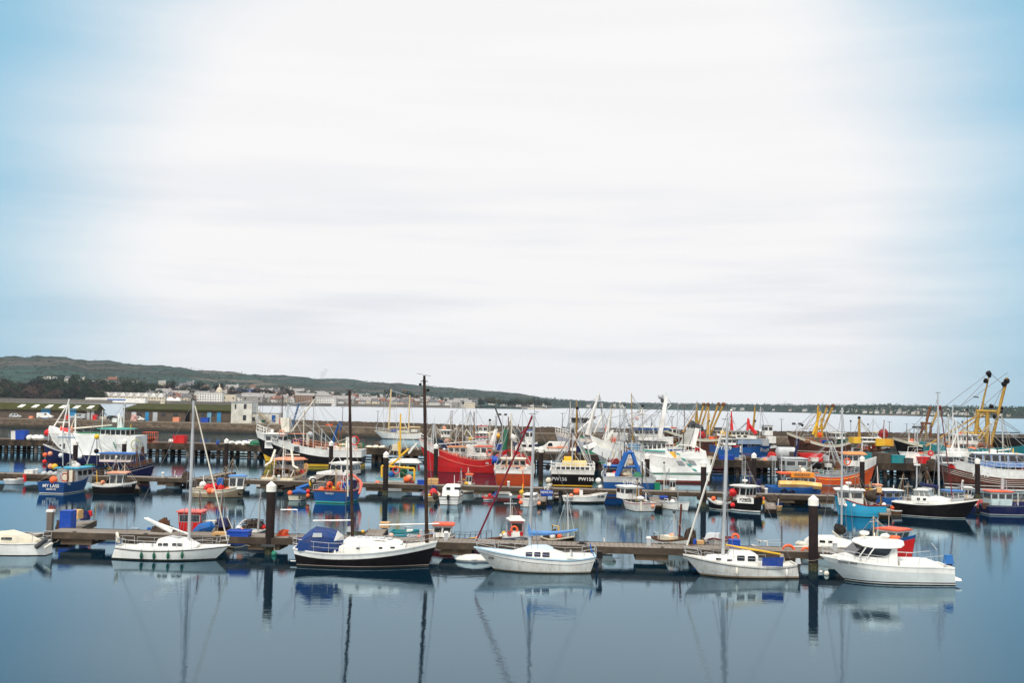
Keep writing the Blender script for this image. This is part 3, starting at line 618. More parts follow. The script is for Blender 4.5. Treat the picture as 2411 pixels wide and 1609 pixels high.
# far woods on the headlands: one mass nobody could count
wv = MB(); wr = random.Random(5)
for _ in range(6000):
    px = wr.choice([wr.uniform(1000, 1460), wr.uniform(1300, 2450), wr.uniform(1300, 2450), wr.uniform(-100, 1200)]); s = wr.uniform(.03, .985) if px > 1280 else wr.uniform(.35, 1)
    if px < 1150 and wr.random() < .45: s = wr.choice([.33, .45, .62, .8, .97])+wr.uniform(-.015, .015)
    p = T(px, min(1, s)); q = (1.7 if px < 1250 else 3.0)*wr.uniform(.6, 1.4)*(1.4 if wr.random() < .06 and px > 1250 else 1)
    for _k in range(7):
        o_ = p+Vector((wr.gauss(0, q*1.5), wr.gauss(0, q), abs(wr.gauss(q*.9, q*.7)))); u = Vector((wr.gauss(0, 1), wr.gauss(0, .4), wr.gauss(0, 1))).normalized(); v_ = u.orthogonal().normalized(); t_ = q*wr.uniform(.35, .8)
        wv.add([o_-u*t_, o_+v_*t_, o_+u*t_, o_-v_*t_], [(0, 1, 2, 3)])
wv.build('woodland', lm[3], None, False, label='dark woodland and hedgerows covering the hills across the bay', cat='woodland', kind='stuff')
# smoke drifting over the ridge
sm_ = bpy.data.materials.new('smoke'); sm_.use_nodes = True; t_ = sm_.node_tree; t_.nodes.remove(t_.nodes['Principled BSDF']); sv = t_.nodes.new('ShaderNodeVolumePrincipled'); sv.inputs['Color'].default_value = (.35, .36, .40, 1); sv.inputs['Density'].default_value = .012; t_.links.new(sv.outputs[0], t_.nodes['Material Output'].inputs['Volume'])
q = T(760, .97); m_ = MB()
for dx, dz, r_ in ((0, 4, 9), (-3, 14, 11), (4, 26, 12), (12, 38, 9)): m_.ball(q+Vector((dx, 0, dz)), (r_*1.2, r_, r_), 12, 8, jit=.1)
m_.build('smoke', sm_, None, label='thin grey smoke rising from the ridge above the town', cat='smoke', kind='stuff')
# ================================================================ OUTER STONE PIER
def blocks(name, c1, c2, sc, mortar=(.05, .045, .04)):
    m = bpy.data.materials.new(name); m.use_nodes = True; t = m.node_tree; n = t.nodes; k = t.links; b = n['Principled BSDF']; b.inputs['Roughness'].default_value = .92
    co = n.new('ShaderNodeTexCoord'); sx = n.new('ShaderNodeSeparateXYZ'); k.new(co.outputs['Object'], sx.inputs[0]); cx = n.new('ShaderNodeCombineXYZ'); k.new(sx.outputs[0], cx.inputs[0]); k.new(sx.outputs[2], cx.inputs[1])
    br = n.new('ShaderNodeTexBrick'); k.new(cx.outputs[0], br.inputs['Vector']); br.inputs['Scale'].default_value = sc; br.inputs['Color1'].default_value = (*c1, 1); br.inputs['Color2'].default_value = (*c2, 1); br.inputs['Mortar'].default_value = (*mortar, 1); br.inputs['Mortar Size'].default_value = .025
    no = n.new('ShaderNodeTexNoise'); no.inputs['Scale'].default_value = .25; no.inputs['Detail'].default_value = 9; no.inputs['Roughness'].default_value = .75; k.new(co.outputs['Object'], no.inputs['Vector'])
    r = n.new('ShaderNodeMapRange'); k.new(no.outputs[0], r.inputs[0]); r.inputs[1].default_value = .42; r.inputs[2].default_value = .68; r.inputs[4].default_value = .85
    mi = n.new('ShaderNodeMix'); mi.data_type = 'RGBA'; k.new(r.outputs[0], mi.inputs[0]); k.new(br.outputs[0], mi.inputs[6]); mi.inputs[7].default_value = (.075, .055, .035, 1)
    # weed line near the water
    r2 = n.new('ShaderNodeMapRange'); k.new(sx.outputs[2], r2.inputs[0]); r2.inputs[1].default_value = .5; r2.inputs[2].default_value = 1.3; r2.inputs[3].default_value = .85; r2.inputs[4].default_value = 0
    m2 = n.new('ShaderNodeMix'); m2.data_type = 'RGBA'; k.new(r2.outputs[0], m2.inputs[0]); k.new(mi.outputs[2], m2.inputs[6]); m2.inputs[7].default_value = (.02, .018, .012, 1)
    k.new(m2.outputs[2], b.inputs['Base Color']); bu = n.new('ShaderNodeBump'); bu.inputs['Strength'].default_value = .6; bu.inputs['Distance'].default_value = .15; k.new(no.outputs[0], bu.inputs['Height']); k.new(bu.outputs[0], b.inputs['Normal']); return m
wallm = blocks('weathered_harbour_stone', (.11, .075, .05), (.24, .17, .11), .5)
rockm = blocks('rough_parapet_stone', (.08, .058, .042), (.17, .125, .09), .8)
roadm = mat('pier_concrete', (.115, .095, .075), .9, .45, scale=.4)
PT = 2.9
rings = []
for px in range(-300, 2701, 30):
    y = wallY(px); q = G(px, y); wd = pl([(545, 16), (700, 7)], px); rings.append([Vector((q.x, y, -2)), Vector((q.x, y, PT)), Vector((q.x, y+wd, PT)), Vector((q.x, y+wd, -2))])
pr = empty('stone_pier', (0, 0, 0), 0, 'long weathered stone pier closing the harbour off from the bay', 'pier')
MB().loft(rings).build('pier_wall', wallm, pr, False)
MB().loft([[r[1]+Vector((0, .25, .004)), r[1]+Vector((0, .25, .05)), r[2]+Vector((0, -.02, .05)), r[2]+Vector((0, -.02, .004))] for r in rings]).build('pier_road', roadm, pr, False)
MB().loft([[r[1]+Vector((0, -.06, -.3)), r[1]+Vector((0, -.06, .12)), r[1]+Vector((0, .35, .12)), r[1]+Vector((0, .35, -.3))] for r in rings]).build('coping', mat('coping_stone', (.24, .19, .14), .9, .4, scale=.5), pr, False)
rr = []
for px in range(668, 2701, 4):
    y = wallY(px)+5.4; q = G(px, y); h = PT+1.5+hr.uniform(-.12, .16); rr.append([Vector((q.x, y, PT-.1)), Vector((q.x, y, h)), Vector((q.x, y+1.1, h)), Vector((q.x, y+1.1, PT-.1))])
MB().loft(rr).build('parapet', rockm, pr, False)
rr = []
for px in range(231, 291, 4):
    y = wallY(px)+13; q = G(px, y); rr.append([Vector((q.x, y, PT-.1)), Vector((q.x, y, PT+1)), Vector((q.x, y+.8, PT+1)), Vector((q.x, y+.8, PT-.1))])
MB().loft(rr).build('parapet', mat('limewashed_parapet', (.55, .50, .40), .85, .3), pr, False)
# lamp posts on the pier
lp = empty('lamp_post', (0, 0, 0), 0, 'thin tall lamp post with a flat lamp head on the outer pier', 'lamp post', 'lamp posts along the outer pier')
MB().tube([(0, 0, 0), (0, 0, 8.2)], [.11, .07], 6).build('post', dgrey, lp); MB().box((0, 0, 8.3), (1.1, .4, .18)).build('lamp_head', dgrey, lp, False); keep_kids(lp)
for i, (px, py) in enumerate([(806, 960), (889, 969), (1064, 969), (1168, 982), (1324, 974), (1513, 984), (1582, 982), (1840, 988), (2094, 994), (2135, 999), (2152, 999), (2250, 1000)]):
    y = wallY(px)+4.4; l = G(px, y, PT+.05); s = (V(px, py, y).z-l.z)/8.3; (setattr(lp, 'location', l), setattr(lp, 'scale', (1, 1, s))) if i == 0 else copy_tree(lp, l, scale=(1, 1, s))
# ---- buildings on the pier
moss = mat('mossy_roof', (.050, .056, .018), .95, .75, scale=.5, grime=(.05, .04, .03), bump=.5)
bst = blocks('dark_rubble_stone', (.10, .075, .06), (.15, .115, .09), 1.4)
bdoor = mat('sky_blue_door_paint', (.03, .25, .50), .5, .2)
def pxbox(px0, py0, px1, py1, Y, dep, z0=None):
    a, b = V(px0, py0, Y), V(px1, py1, Y); z0 = b.z if z0 is None else z0; return ((a.x+b.x)/2, Y+dep/2, (a.z+z0)/2), (abs(b.x-a.x), dep, a.z-z0)
Yb = wallY(130)+8
e = empty('stone_shed', (0, 0, 0), 0, 'long stone net loft with a mossy roof and six skylights on the pier', 'net loft')
c_, d_ = pxbox(-60, 963, 226, 984, Yb, 7, PT); MB().box(c_, d_).build('wall', bst, e, False)
zt = c_[2]+d_[2]/2; xL, xR = c_[0]-d_[0]/2-.3, c_[0]+d_[0]/2+.3; hR = 2.3
rm_ = MB().add([(xL, Yb-.5, zt), (xR, Yb-.5, zt), (xR, Yb+7.5, zt), (xL, Yb+7.5, zt), (xL, Yb+3.6, zt+hR), (xR-.5, Yb+3.6, zt+hR)], [(0, 1, 5, 4), (2, 3, 4, 5), (0, 4, 3), (1, 2, 5)]).build('roof', moss, e, False)
MB().add([(xR-.3, Yb, zt-.05), (xR-.3, Yb+7, zt-.05), (xR-.3, Yb+3.6, zt+hR-.15)], [(0, 1, 2)]).build('gable', bst, e, False)
skl = mat('skylight_glass', (.75, .74, .66), .2, .05)
for i in range(6):
    q = V(49+i*32.5, 953.5, Yb+1.6); x = q.x; t0, t1 = .32, .72; yy = lambda t: Yb-.5+4.1*t; z_ = lambda t: zt+hR*t+.06
    MB().add([(x-.9, yy(t0), z_(t0)), (x+.9, yy(t0), z_(t0)), (x+1.5, yy(t1), z_(t1)), (x-.1, yy(t1), z_(t1)), (x-.9, yy(t0), z_(t0)-.1), (x+.9, yy(t0), z_(t0)-.1)], [(0, 1, 2, 3), (4, 5, 1, 0)]).build('skylight', skl, rm_, False)
for a, b in ((97, 118), (163, 179)): c_, d_ = pxbox(a, 963.5, b, 984, Yb-.12, .2, PT); MB().box(c_, d_).build('door', bdoor, e, False)
for a in (205, 215): c_, d_ = pxbox(a, 966, a+6, 984, Yb-.1, .15, PT); MB().box(c_, d_).build('shutter', lgrey, e, False)
Yb2 = wallY(420)+8
e = empty('flat_roofed_stores', (0, 0, 0), 0, 'row of dark stone stores under one flat grass-grown roof on the pier', 'stores')
c_, d_ = pxbox(291, 966, 546, 992, Yb2, 9, PT); MB().box(c_, d_).build('wall', bst, e, False)
a = V(300, 954, Yb2+3); zt = V(420, 968, Yb2).z
MB().add([(c_[0]-d_[0]/2, Yb2-.4, zt), (c_[0]+d_[0]/2, Yb2-.4, zt), (c_[0]+d_[0]/2, Yb2-.4, zt+.45), (c_[0]-d_[0]/2, Yb2-.4, zt+.45), (c_[0]+d_[0]/2, Yb2+9, zt+2.2), (c_[0]-d_[0]/2+2, Yb2+9, zt+2.2), (c_[0]-d_[0]/2, Yb2+9, zt), (c_[0]+d_[0]/2, Yb2+9, zt)], [(0, 1, 2, 3), (3, 2, 4, 5), (0, 3, 5, 6), (1, 7, 4, 2), (5, 4, 7, 6)]).build('roof', moss, e, False)
for a, b, m_ in ((310, 320, lgrey), (342, 350, bdoor), (360, 370, lgrey), (437, 446, black), (488, 497, mat('light_blue_wooden_door', (.16, .36, .50), .6, .3)), (511, 520, bdoor), (546, 559, bdoor)): c_, d_ = pxbox(a, 971, b, 990, Yb2-.12 if b < 540 else Yb2-1.2, .2, PT); MB().box(c_, d_).build('door', m_, e, False)
for a in (324, 380, 408, 474, 497): c_, d_ = pxbox(a, 973, a+9, 980, Yb2-.1, .15); MB().box(c_, d_).build('window', glass, e, False)
Y3 = wallY(570)+5
e = empty('harbour_office', (0, 0, 0), 0, 'stained white two-storey harbour building with an outside stair on the pier', 'harbour building')
wb = mat('stained_white_render', (.66, .64, .56), .85, .4, .35, grime=(.30, .26, .20), scale=.6)
c_, d_ = pxbox(545, 947, 592, 1000, Y3, 8, PT); MB().box(c_, d_).build('wall', wb, e, False); xa = c_[0]-d_[0]/2
rf = MB().box((c_[0], Y3+4, c_[2]+d_[2]/2+.12), (d_[0]+.5, 8.5, .22)).build('roof', lgrey, e, False)
c2, d2 = pxbox(592, 973, 656, 1000, Y3+.5, 6, PT); MB().box(c2, d2).build('extension_wall', wb, e, False); MB().box((c2[0], c2[1], c2[2]+d2[2]/2+.1), (d2[0]+.3, 6.3, .2)).build('roof', lgrey, e, False)
def onw(nm, a, b, c, d, m_, Y): cc, dd = pxbox(a, b, c, d, Y-.12, .15); return MB().box(cc, dd).build(nm, m_, e, False)
for a, b, c, d in ((553, 952, 556, 963), (574, 952, 580, 963), (572, 978, 579, 990), (594, 983, 600, 992)): onw('window', a, b, c, d, glass, Y3)
onw('window', 616, 990, 624, 995, green, Y3+.5); onw('door', 640, 978, 648, 994, blue, Y3+.5); onw('door', 604, 981, 608, 999, lgrey, Y3+.5); onw('side_door', 592, 951, 602, 972, grey, Y3+.3)
mbx = MB(); s0, s1 = V(606, 972, Y3-.8), V(637, 1001, Y3-.8)
for o_ in (0, .9): mbx.tube([s0+Vector((0, o_, 0)), s1+Vector((0, o_, 0))], .12, 4); mbx.tube([s0+Vector((0, o_, 1)), s1+Vector((0, o_, 1))], .04, 4)
for i in range(14): q = s0.lerp(s1, i/13); mbx.box(q+Vector((0, .45, 0)), (.3, .9, .05)); mbx.tube([q, q+Vector((0, 0, 1))], .03, 4)
mbx.build('outside_stair', mat('weathered_stair_timber', (.36, .27, .17), .8, .4), e, False)
mbx = MB()
for q in (602, 612, 618): a = V(q, 972, Y3+2); mbx.tube([a, a+Vector((0, 0, 3.4))], .05, 5)
mbx.build('aerial', dgrey, e)
# vehicles -----------------------------------------------------------------
def vehicle(lab, cat, px, py, Y, L, hgt, m, kind, rz=0, z=None, stripe=None, name='parked_van'):
    q = V(px, py, Y); e = empty(name, (q.x, Y, q.z if z is None else z), rz, lab, cat); W_ = 1.75; h = hgt
    prof = {'van': [(-.5, .18), (-.5, .95), (-.46, 1), (.12, 1), (.30, .62), (.47, .5), (.5, .42), (.5, .18)], 'car': [(-.5, .2), (-.49, .6), (-.38, .95), (-.3, 1), (.08, 1), (.24, .66), (.46, .55), (.5, .42), (.5, .2)], 'suv': [(-.5, .22), (-.5, .95), (-.47, 1), (.1, 1), (.19, .64), (.48, .58), (.5, .45), (.5, .22)]}[kind]
    pr_ = [(a*L, b*h) for a, b in prof]; n = len(pr_); vs = []
    for y, k in ((-W_/2, 1), (W_/2, 1)): vs += [(x, y*(1 if zz_ < h*.6 else .9), zz_) for x, zz_ in pr_]
    MB().add(vs, [tuple(range(n)), tuple(range(2*n-1, n-1, -1))]+[(i, i+n, (i+1) % n+n, (i+1) % n) for i in range(n)]).build('body', m, e, True, ang=30)
    for y in (-W_/2, W_/2):
        s_ = 1 if y > 0 else -1; yy_ = y*.955
        MB().box((.09*L if kind != 'suv' else .04*L, yy_, h*.76), (.17*L, .05, h*.26), top=(.7, 1)).build('side_window', glass, e, False)
        if kind != 'van' or 'camper' in lab: MB().box((-.17*L, yy_, h*.77), (.2*L, .05, h*.24), top=(.9, 1)).build('side_window', glass, e, False)
        if stripe: MB().box((-.1*L, y+s_*.01, h*.5), (.6*L, .03, h*.1)).build('stripe', stripe, e, False)
        for x in (-.31*L, .32*L):
            w1 = MB().tube([(x, y-s_*.12, .32), (x, y+s_*.03, .32)], .33, 14).build('wheel', black, e); MB().tube([(x, y+s_*.03, .32), (x, y+s_*.05, .32)], .19, 10).build('rim', lgrey, w1)
    return e
vehicle('small white van parked before the stone net loft on the outer pier', 'van', 106, 984, wallY(100)+4, 5.0, 1.95, white, 'van', z=PT+.05)
vehicle('silver grey four-wheel drive parked by the second blue door of the net loft', 'car', 184, 985, wallY(184)+4, 4.8, 1.9, lgrey, 'suv', math.pi, z=PT+.05, name='parked_car')
vehicle('dark car parked in the gap between the two pier buildings', 'car', 268, 987, wallY(268)+5, 4.2, 1.5, black, 'car', z=PT+.05, name='parked_car')
vehicle('white hatchback half hidden behind a net heap beside the long stores', 'car', 325, 990, wallY(325)+4, 4.2, 1.5, white, 'car', z=PT+.05, name='parked_car')
vehicle('small blue and white car at the far end of the net loft', 'car', 38, 980, wallY(38)+5, 4, 1.5, lgrey, 'car', z=PT+.05, name='parked_car')
def loose(name, lab, cat, px0, py0, px1, py1, Y, dep, m, z=None, top=(1, 1), rz=0, group=None, kindb='box'):
    "a loose thing standing on a deck; its outline is given in photo pixels"
    a, b = V(px0, py0, Y), V(px1, py1, Y); zb = b.z if z is None else z; hh = max(.1, a.z-zb); wd = abs(b.x-a.x); x = (a.x+b.x)/2
    o = empty(name, (x, Y, zb), rz, lab, cat, group)
    if kindb == 'bin':      # open fish tub: tapering walls and a rim, dark inside
        MB().box((0, 0, hh/2), (wd*.88, dep*.88, hh), top=(1.1, 1.1)).build('tub', m, o, False); r_ = MB()
        for s_ in (-1, 1): r_.box((0, s_*dep*.48, hh), (wd*1.03, .07, .09)); r_.box((s_*wd*.48, 0, hh), (.07, dep*.94, .09))
        r_.build('rim', m, o, False)
    elif kindb == 'heap':
        g = random.Random(int(px0*7+py0)); mb_ = MB(); nu, nv = 18, 7
        for j in range(nv):
            th = (j/(nv-1))*math.pi/2; ring_ = []
            for i in range(nu): a_ = 2*math.pi*i/nu; q = 1+g.uniform(-.16, .16); ring_.append((wd/2*math.cos(a_)*math.cos(th)**.7*q, dep/2*math.sin(a_)*math.cos(th)**.7*q, max(0, hh*math.sin(th)*(1+g.uniform(-.12, .12)))))
            mb_.v += ring_
        for j in range(nv-1):
            for i in range(nu): mb_.f.append((j*nu+i, j*nu+(i+1) % nu, (j+1)*nu+(i+1) % nu, (j+1)*nu+i)); mb_.m.append(0)
        for _ in range(10):
            t_ = g.uniform(0, 6.28); p_ = [Vector((wd/2*math.cos(t_+k*.5)*g.uniform(.5, 1), dep/2*math.sin(t_+k*.5)*g.uniform(.4, .9), hh*g.uniform(.3, 1.0))) for k in range(4)]; mb_.tube(p_, .03, 4)
        mb_.build('heap', m, o, ang=20)
    elif kindb == 'crate':
        mb_ = MB().box((0, 0, hh/2), (wd*.94, dep*.94, hh*.98)); mb_.build('body', m, o, False); s_ = MB(); k_ = max(2, int(hh/.25))
        for i in range(k_):
            for q in (-1, 1): s_.box((0, q*dep*.485, (i+.5)*hh/k_), (wd, .03, hh/k_*.7))
        s_.build('slats', m, o, False)
    elif kindb == 'cage':
        mb_ = MB(); 
        for i in (-1, 1):
            for j in (-1, 1): mb_.tube([(i*wd/2, j*dep/2, 0), (i*wd/2, j*dep/2, hh)], .03, 4)
            for z_ in (0.02, hh/2, hh): mb_.tube([(i*wd/2, -dep/2, z_), (i*wd/2, dep/2, z_)], .03, 4); mb_.tube([(-wd/2, i*dep/2, z_), (wd/2, i*dep/2, z_)], .03, 4)
        for i in range(7): x_ = -wd/2+wd*i/6; mb_.tube([(x_, -dep/2, 0), (x_, -dep/2, hh)], .018, 4); mb_.tube([(x_, dep/2, 0), (x_, dep/2, hh)], .018, 4)
        mb_.build('frame', m, o); MB().ball((0, 0, hh*.4), (wd*.4, dep*.4, hh*.36), 9, 5, jit=.25).build('netting', netd, o)
    elif kindb == 'bags':
        g = random.Random(int(px0)); k_ = max(3, int(wd/1.0)); mb_ = MB()
        for i in range(k_): mb_.ball((-wd/2+(i+.5)*wd/k_, g.uniform(-.2, .2), hh*.42), (wd/k_*.56, dep/2, hh*g.uniform(.42, .6)), 9, 6, jit=.12)
        mb_.build('bags', m, o)
    elif kindb == 'barrel':
        MB().tube([(0, 0, 0), (0, 0, hh*.1), (0, 0, hh*.5), (0, 0, hh*.9), (0, 0, hh)], [wd*.42, wd*.46, wd*.5, wd*.46, wd*.4], 12).build('barrel', m, o); MB().torus((0, 0, hh*.5), wd*.5, .03, (0, 0, 1), 12, 4).build('hoop', dgrey, o)
    else:
        MB().box((0, 0, hh/2), (wd, dep, hh), top=top).build('body', m, o, False); MB().box((0, 0, hh+.03), (wd*top[0]*1.04, dep*top[1]*1.04, .06)).build('lid', m, o, False)
    return o
# things along the outer pier
for args in [('fish_tub', 'red tub standing by the sea gap of the outer pier', 'tub', 219, 977, 229, 985, 1.4, redb, 'bin'), ('fish_tub', 'blue skip against the stone stores near the white harbour building', 'skip', 474, 984, 492, 996, 2, bluep, 'bin'), ('rubbish_bin', 'red bin beside the first blue door of the net loft', 'bin', 153, 978, 162, 986, 1, redb, 'box'), ('net_heap', 'heap of pink and white net beside the parked white hatchback', 'net heap', 308, 977, 324, 992, 3, mat('pink_and_white_net', (.62, .36, .32), .9, .5, scale=4), 'heap'), ('fish_box_stack', 'orange and white box stack before the stone stores', 'boxes', 409, 983, 423, 994, 2, pink, 'crate'), ('fish_tub', 'orange box left on the pier past the blue davit', 'box', 768, 1000, 784, 1007, 2, borange, 'bin'), ('rubbish_bin', 'red notice cabinet at the end of the white harbour building', 'cabinet', 659, 985, 667, 997, 1, redb, 'box'), ('fish_box_stack', 'orange boxes by the left end of the net loft', 'boxes', 70, 980, 79, 985, 1.5, pink, 'crate')]:
    nm, lab, ct, a, b, c, d, dp, m_, kb = args; loose(nm, lab, ct, a, b, c, d, wallY(a)+2.5, dp, m_, z=PT+.05, kindb=kb)
# ================================================================ INNER TIMBER QUAY
def quayY(px): return pl([(0, 196), (380, 193), (900, 187), (1690, 168), (2600, 167)], px)
QZ = 2.15; QW = 12
planks = mat('weathered_quay_timber', (.10, .08, .065), .9, .55, scale=.8)
qe = empty('timber_quay', (0, 0, 0), 0, 'long dark fish quay standing on rows of wet timber piles', 'quay')
rings = []
for px in range(-250, 2701, 30):
    y = quayY(px); q = G(px, y); q2 = G(px, y+QW); rings.append([Vector((q.x, y, QZ-.45)), Vector((q.x, y, QZ)), Vector((q2.x, y+QW, QZ)), Vector((q2.x, y+QW, QZ-.45))])
MB().loft(rings).build('quay_deck', planks, qe, False)
MB().loft([[r[1]+Vector((0, -.22, -.95)), r[1]+Vector((0, -.22, .18)), r[1]+Vector((0, .12, .18)), r[1]+Vector((0, .12, -.95))] for r in rings]).build('fender_beam', mat('fascia_timber', (.032, .024, .018), .9, .6, scale=.6), qe, False)
pw = mat('wet_pile_timber', (.030, .020, .015), .6, .5, scale=1)
gp = mat('grey_pile', (.16, .14, .12), .9, .5)
pm = None; ci = 0; px = -200.
while px < 2650:
    y = quayY(px)
    for k, dy in enumerate((.35, 5.2, 9.6)):
        q = G(px, y)+Vector((0, dy, 0)); g_ = (ci % 5 == 3 and k == 0)
        o_ = MB().tube([(0, 0, -1), (0, 0, QZ-.46)], .36 if not g_ else .36, 8).build('pile', gp if g_ else pw, qe, loc=(q.x, q.y, 0)) if not pm or g_ else link('pile', pm, qe, (q.x, q.y, 0))
        if not g_: pm = o_.data
    ci += 1; px += (1.15 if ci % 2 else 4.4)*F/y
    if len([c for c in bpy.data.objects if c.parent == qe]) > 320: break
for dy in (9.5, 1.0):
    mb = MB().tube([r[1]+Vector((0, dy, -QZ+.22)) for r in rings], .13, 5)
    if dy > 5: mb.build('bracing', pw, qe)
px = -200.
while px < 2650: q = G(px, quayY(px)+1.0, .12); mb.ball(q, .42, 8, 5); px += 4.2*F/quayY(px)
mb.build('bracing', pw, qe)
mb = MB()
for px in (1751, 1822): 
    q = G(px, quayY(px)-.35)
    for s_ in (-.25, .25): mb.tube([q+Vector((s_, 0, -.5)), q+Vector((s_, 0, QZ+.8))], .04, 5)
    for i in range(9): mb.tube([q+Vector((-.25, 0, -.3+i*.3)), q+Vector((.25, 0, -.3+i*.3))], .03, 4)
mb.build('ladder', lgrey, qe)
def onq(nm, lab, ct, a, b, c, d, dy, dp, m_, kb='box', top=(1, 1), z=QZ): return loose(nm, lab, ct, a, b, c, d, quayY((a+c)/2)+dy, dp, m_, z=z, kindb=kb, top=top)
onq('fish_tub', 'blue fish tub near the left end of the timber quay', 'tub', 41, 1014, 63, 1033, 3, 2, bluep, 'bin'); onq('bag_pile', 'pile of white bags beside the left blue fish tub on the quay', 'bags', 64, 1024, 104, 1034, 3, 2, white, 'bags')
onq('fish_tub', 'white tub at the extreme left of the timber quay', 'tub', 30, 1016, 42, 1028, 4, 1.6, white, 'bin')
onq('net_cage', 'orange-framed cage holding a white sack behind the white-stemmed trawler', 'cage', 341, 1018, 367, 1045, 3, 2, borange, 'cage')
onq('fish_tub', 'large red tub on the quay behind the furled forestay', 'tub', 411, 1026, 438, 1046, 3, 2.4, redb, 'bin'); onq('bag_pile', 'white sack slumped against the large red tub', 'bags', 399, 1033, 412, 1047, 3, 1.6, white, 'bags')
onq('bucket', 'small blue and white bucket alone on the quay', 'bucket', 509, 1039, 516, 1047, 3, .6, bluep, 'barrel')
onq('bag_pile', 'long row of bulging white bags behind the white-domed pile', 'bags', 538, 1037, 600, 1049, 3, 2, white, 'bags'); onq('bag_pile', 'loose pile of cream bags behind the black mizzen mast', 'bags', 862, 1048, 908, 1059, 3, 2.5, cream, 'bags')
vehicle('white van with orange and red markings parked on the timber quay', 'van', 1301, 1072, quayY(1300)+6, 5.1, 2.05, white, 'van', math.pi, z=QZ, stripe=pink)
vehicle('white estate car parked on the quay nose to nose with the marked van', 'car', 1243, 1068, quayY(1240)+6, 4.6, 1.6, white, 'car', math.pi*0, z=QZ, name='parked_car')
vehicle('green car showing between the rigs of the quayside boats', 'car', 1392, 1074, quayY(1392)+4, 4.2, 1.4, green, 'car', z=QZ, name='parked_car')
o_ = empty('water_tank', G(1850, quayY(1850)+5, QZ), 0, 'cream cylindrical tank lying on the quay beside the red tubs', 'tank'); MB().tube([(-1.55, 0, 1.15), (-1.35, 0, 1.15), (1.35, 0, 1.15), (1.55, 0, 1.15)], [.7, 1.05, 1.05, .7], 16).build('tank', lgrey, o_); MB().box((.8, -1.03, 1.2), (1.0, .1, .6)).build('panel', dgrey, o_, False)
for x in (-.9, .9): MB().box((x, 0, .12), (.25, 1.6, .3)).build('cradle', rust, o_, False)
onq('fish_tub_stack', 'long stack of red tubs with a white flag sheet on the quay', 'tubs', 1879, 1068, 1936, 1089, 4, 2.2, redb, 'bin'); onq('net_heap', 'red net bag heaped on the quay edge next to the tank', 'net heap', 1806, 1065, 1828, 1086, 3, 2.4, mat('red_net', (.45, .02, .02), .9, .4, scale=6), 'heap'); onq('net_heap', 'orange and white float heap in front of the red net bag', 'floats', 1794, 1077, 1814, 1088, 1.6, 1.6, pink, 'heap')
onq('fish_tub', 'white tub holding a gull-marked sheet before the red tubs', 'tub', 1908, 1078, 1925, 1090, 2.6, 1.2, white, 'bin')
onq('plank_stack', 'stack of grey weathered boards on the quay beyond the orange hull', 'boards', 2060, 1066, 2092, 1094, 4, 3, planks, 'crate'); onq('fish_tub', 'blue-lidded box beside the grey board stack', 'box', 2095, 1073, 2126, 1092, 3, 2, teal, 'box'); onq('fish_tub', 'black box between the blue-lidded box and the red crate', 'box', 2128, 1080, 2146, 1094, 2, 1.6, dgrey, 'box')
onq('fish_tub', 'red crate at the foot of the red life-ring housing', 'crate', 2162, 1077, 2186, 1093, 3, 1.8, redb, 'bin')
onq('small_cabin', 'low white rounded shelter behind the red crate on the quay', 'shelter', 2122, 1066, 2164, 1082, 6, 2.6, white, top=(.7, .8))
hp_ = G(2191, quayY(2191)+2, QZ); o_ = empty('lifebelt_post', hp_, 0, 'red life-ring housing with a white letter on a post at the quay edge', 'lifebelt housing'); MB().tube([(0, 0, 0), (0, 0, 1.4)], .06, 6).build('post', dgrey, o_); MB().tube([(0, -.14, 1.75), (0, .14, 1.75)], .46, 8).build('housing', redb, o_); text('H', .55, white, o_, (0, -.16, 1.75), (math.pi/2, 0, 0), 'letter')
for i, (px, py) in enumerate([(1747, 1030), (1876, 1000), (2160, 1008), (1182, 978)]):
    y = quayY(px)+5; l = G(px, y, QZ); hh = V(px, py, y).z-QZ; o_ = empty('floodlight_mast', l, 0, ['floodlight mast with twin lamps behind the tall aluminium mast', 'floodlight mast with two lamps above the beam trawler on the quay', 'thin floodlight mast by the red gantry posts', 'floodlight mast with two lamps above the red trawler wheelhouse'][i], 'floodlight mast')
    MB().tube([(0, 0, 0), (0, 0, hh)], .06, 6).build('post', lgrey, o_)
    for s_ in (-.5, .5): MB().box((s_, 0, hh+.1), (.5, .35, .35)).build('lamp', dgrey, o_, False)
    MB().box((0, 0, hh), (1.2, .08, .08)).build('crossbar', lgrey, o_, False)
# davit cranes on the quay
def davit(lab, px, pyb, pts, m_, r0=.22):
    y = quayY(px)+1.5; l = G(px, y, QZ); o_ = empty('quay_crane', l, 0, lab, 'crane'); q = [V(a, b, y)-l for a, b in pts]
    MB().box((0, 0, .3), (.9, .9, .6)).build('base', m_, o_, False); MB().tube([(0, 0, .3)]+q[:2], [r0, r0, r0*.8], 8).build('post', m_, o_); MB().tube(q[1:], r0*.7, 8).build('jib', m_, o_); MB().tube([q[-1], q[-1]-Vector((0, 0, 1.2))], .03, 4).build('hoist_cable', wire, o_); return o_
davit('blue hydraulic quay crane folded over beside the white harbour building', 783, 1050, [(787, 1030), (797, 1000), (800, 993), (804, 1002), (801, 1015)], blue)
davit('tall blue quay crane standing in front of the brown beam trawler', 1872, 1085, [(1872, 1070), (1878, 1050), (1880, 1033), (1872, 1040)], navy)
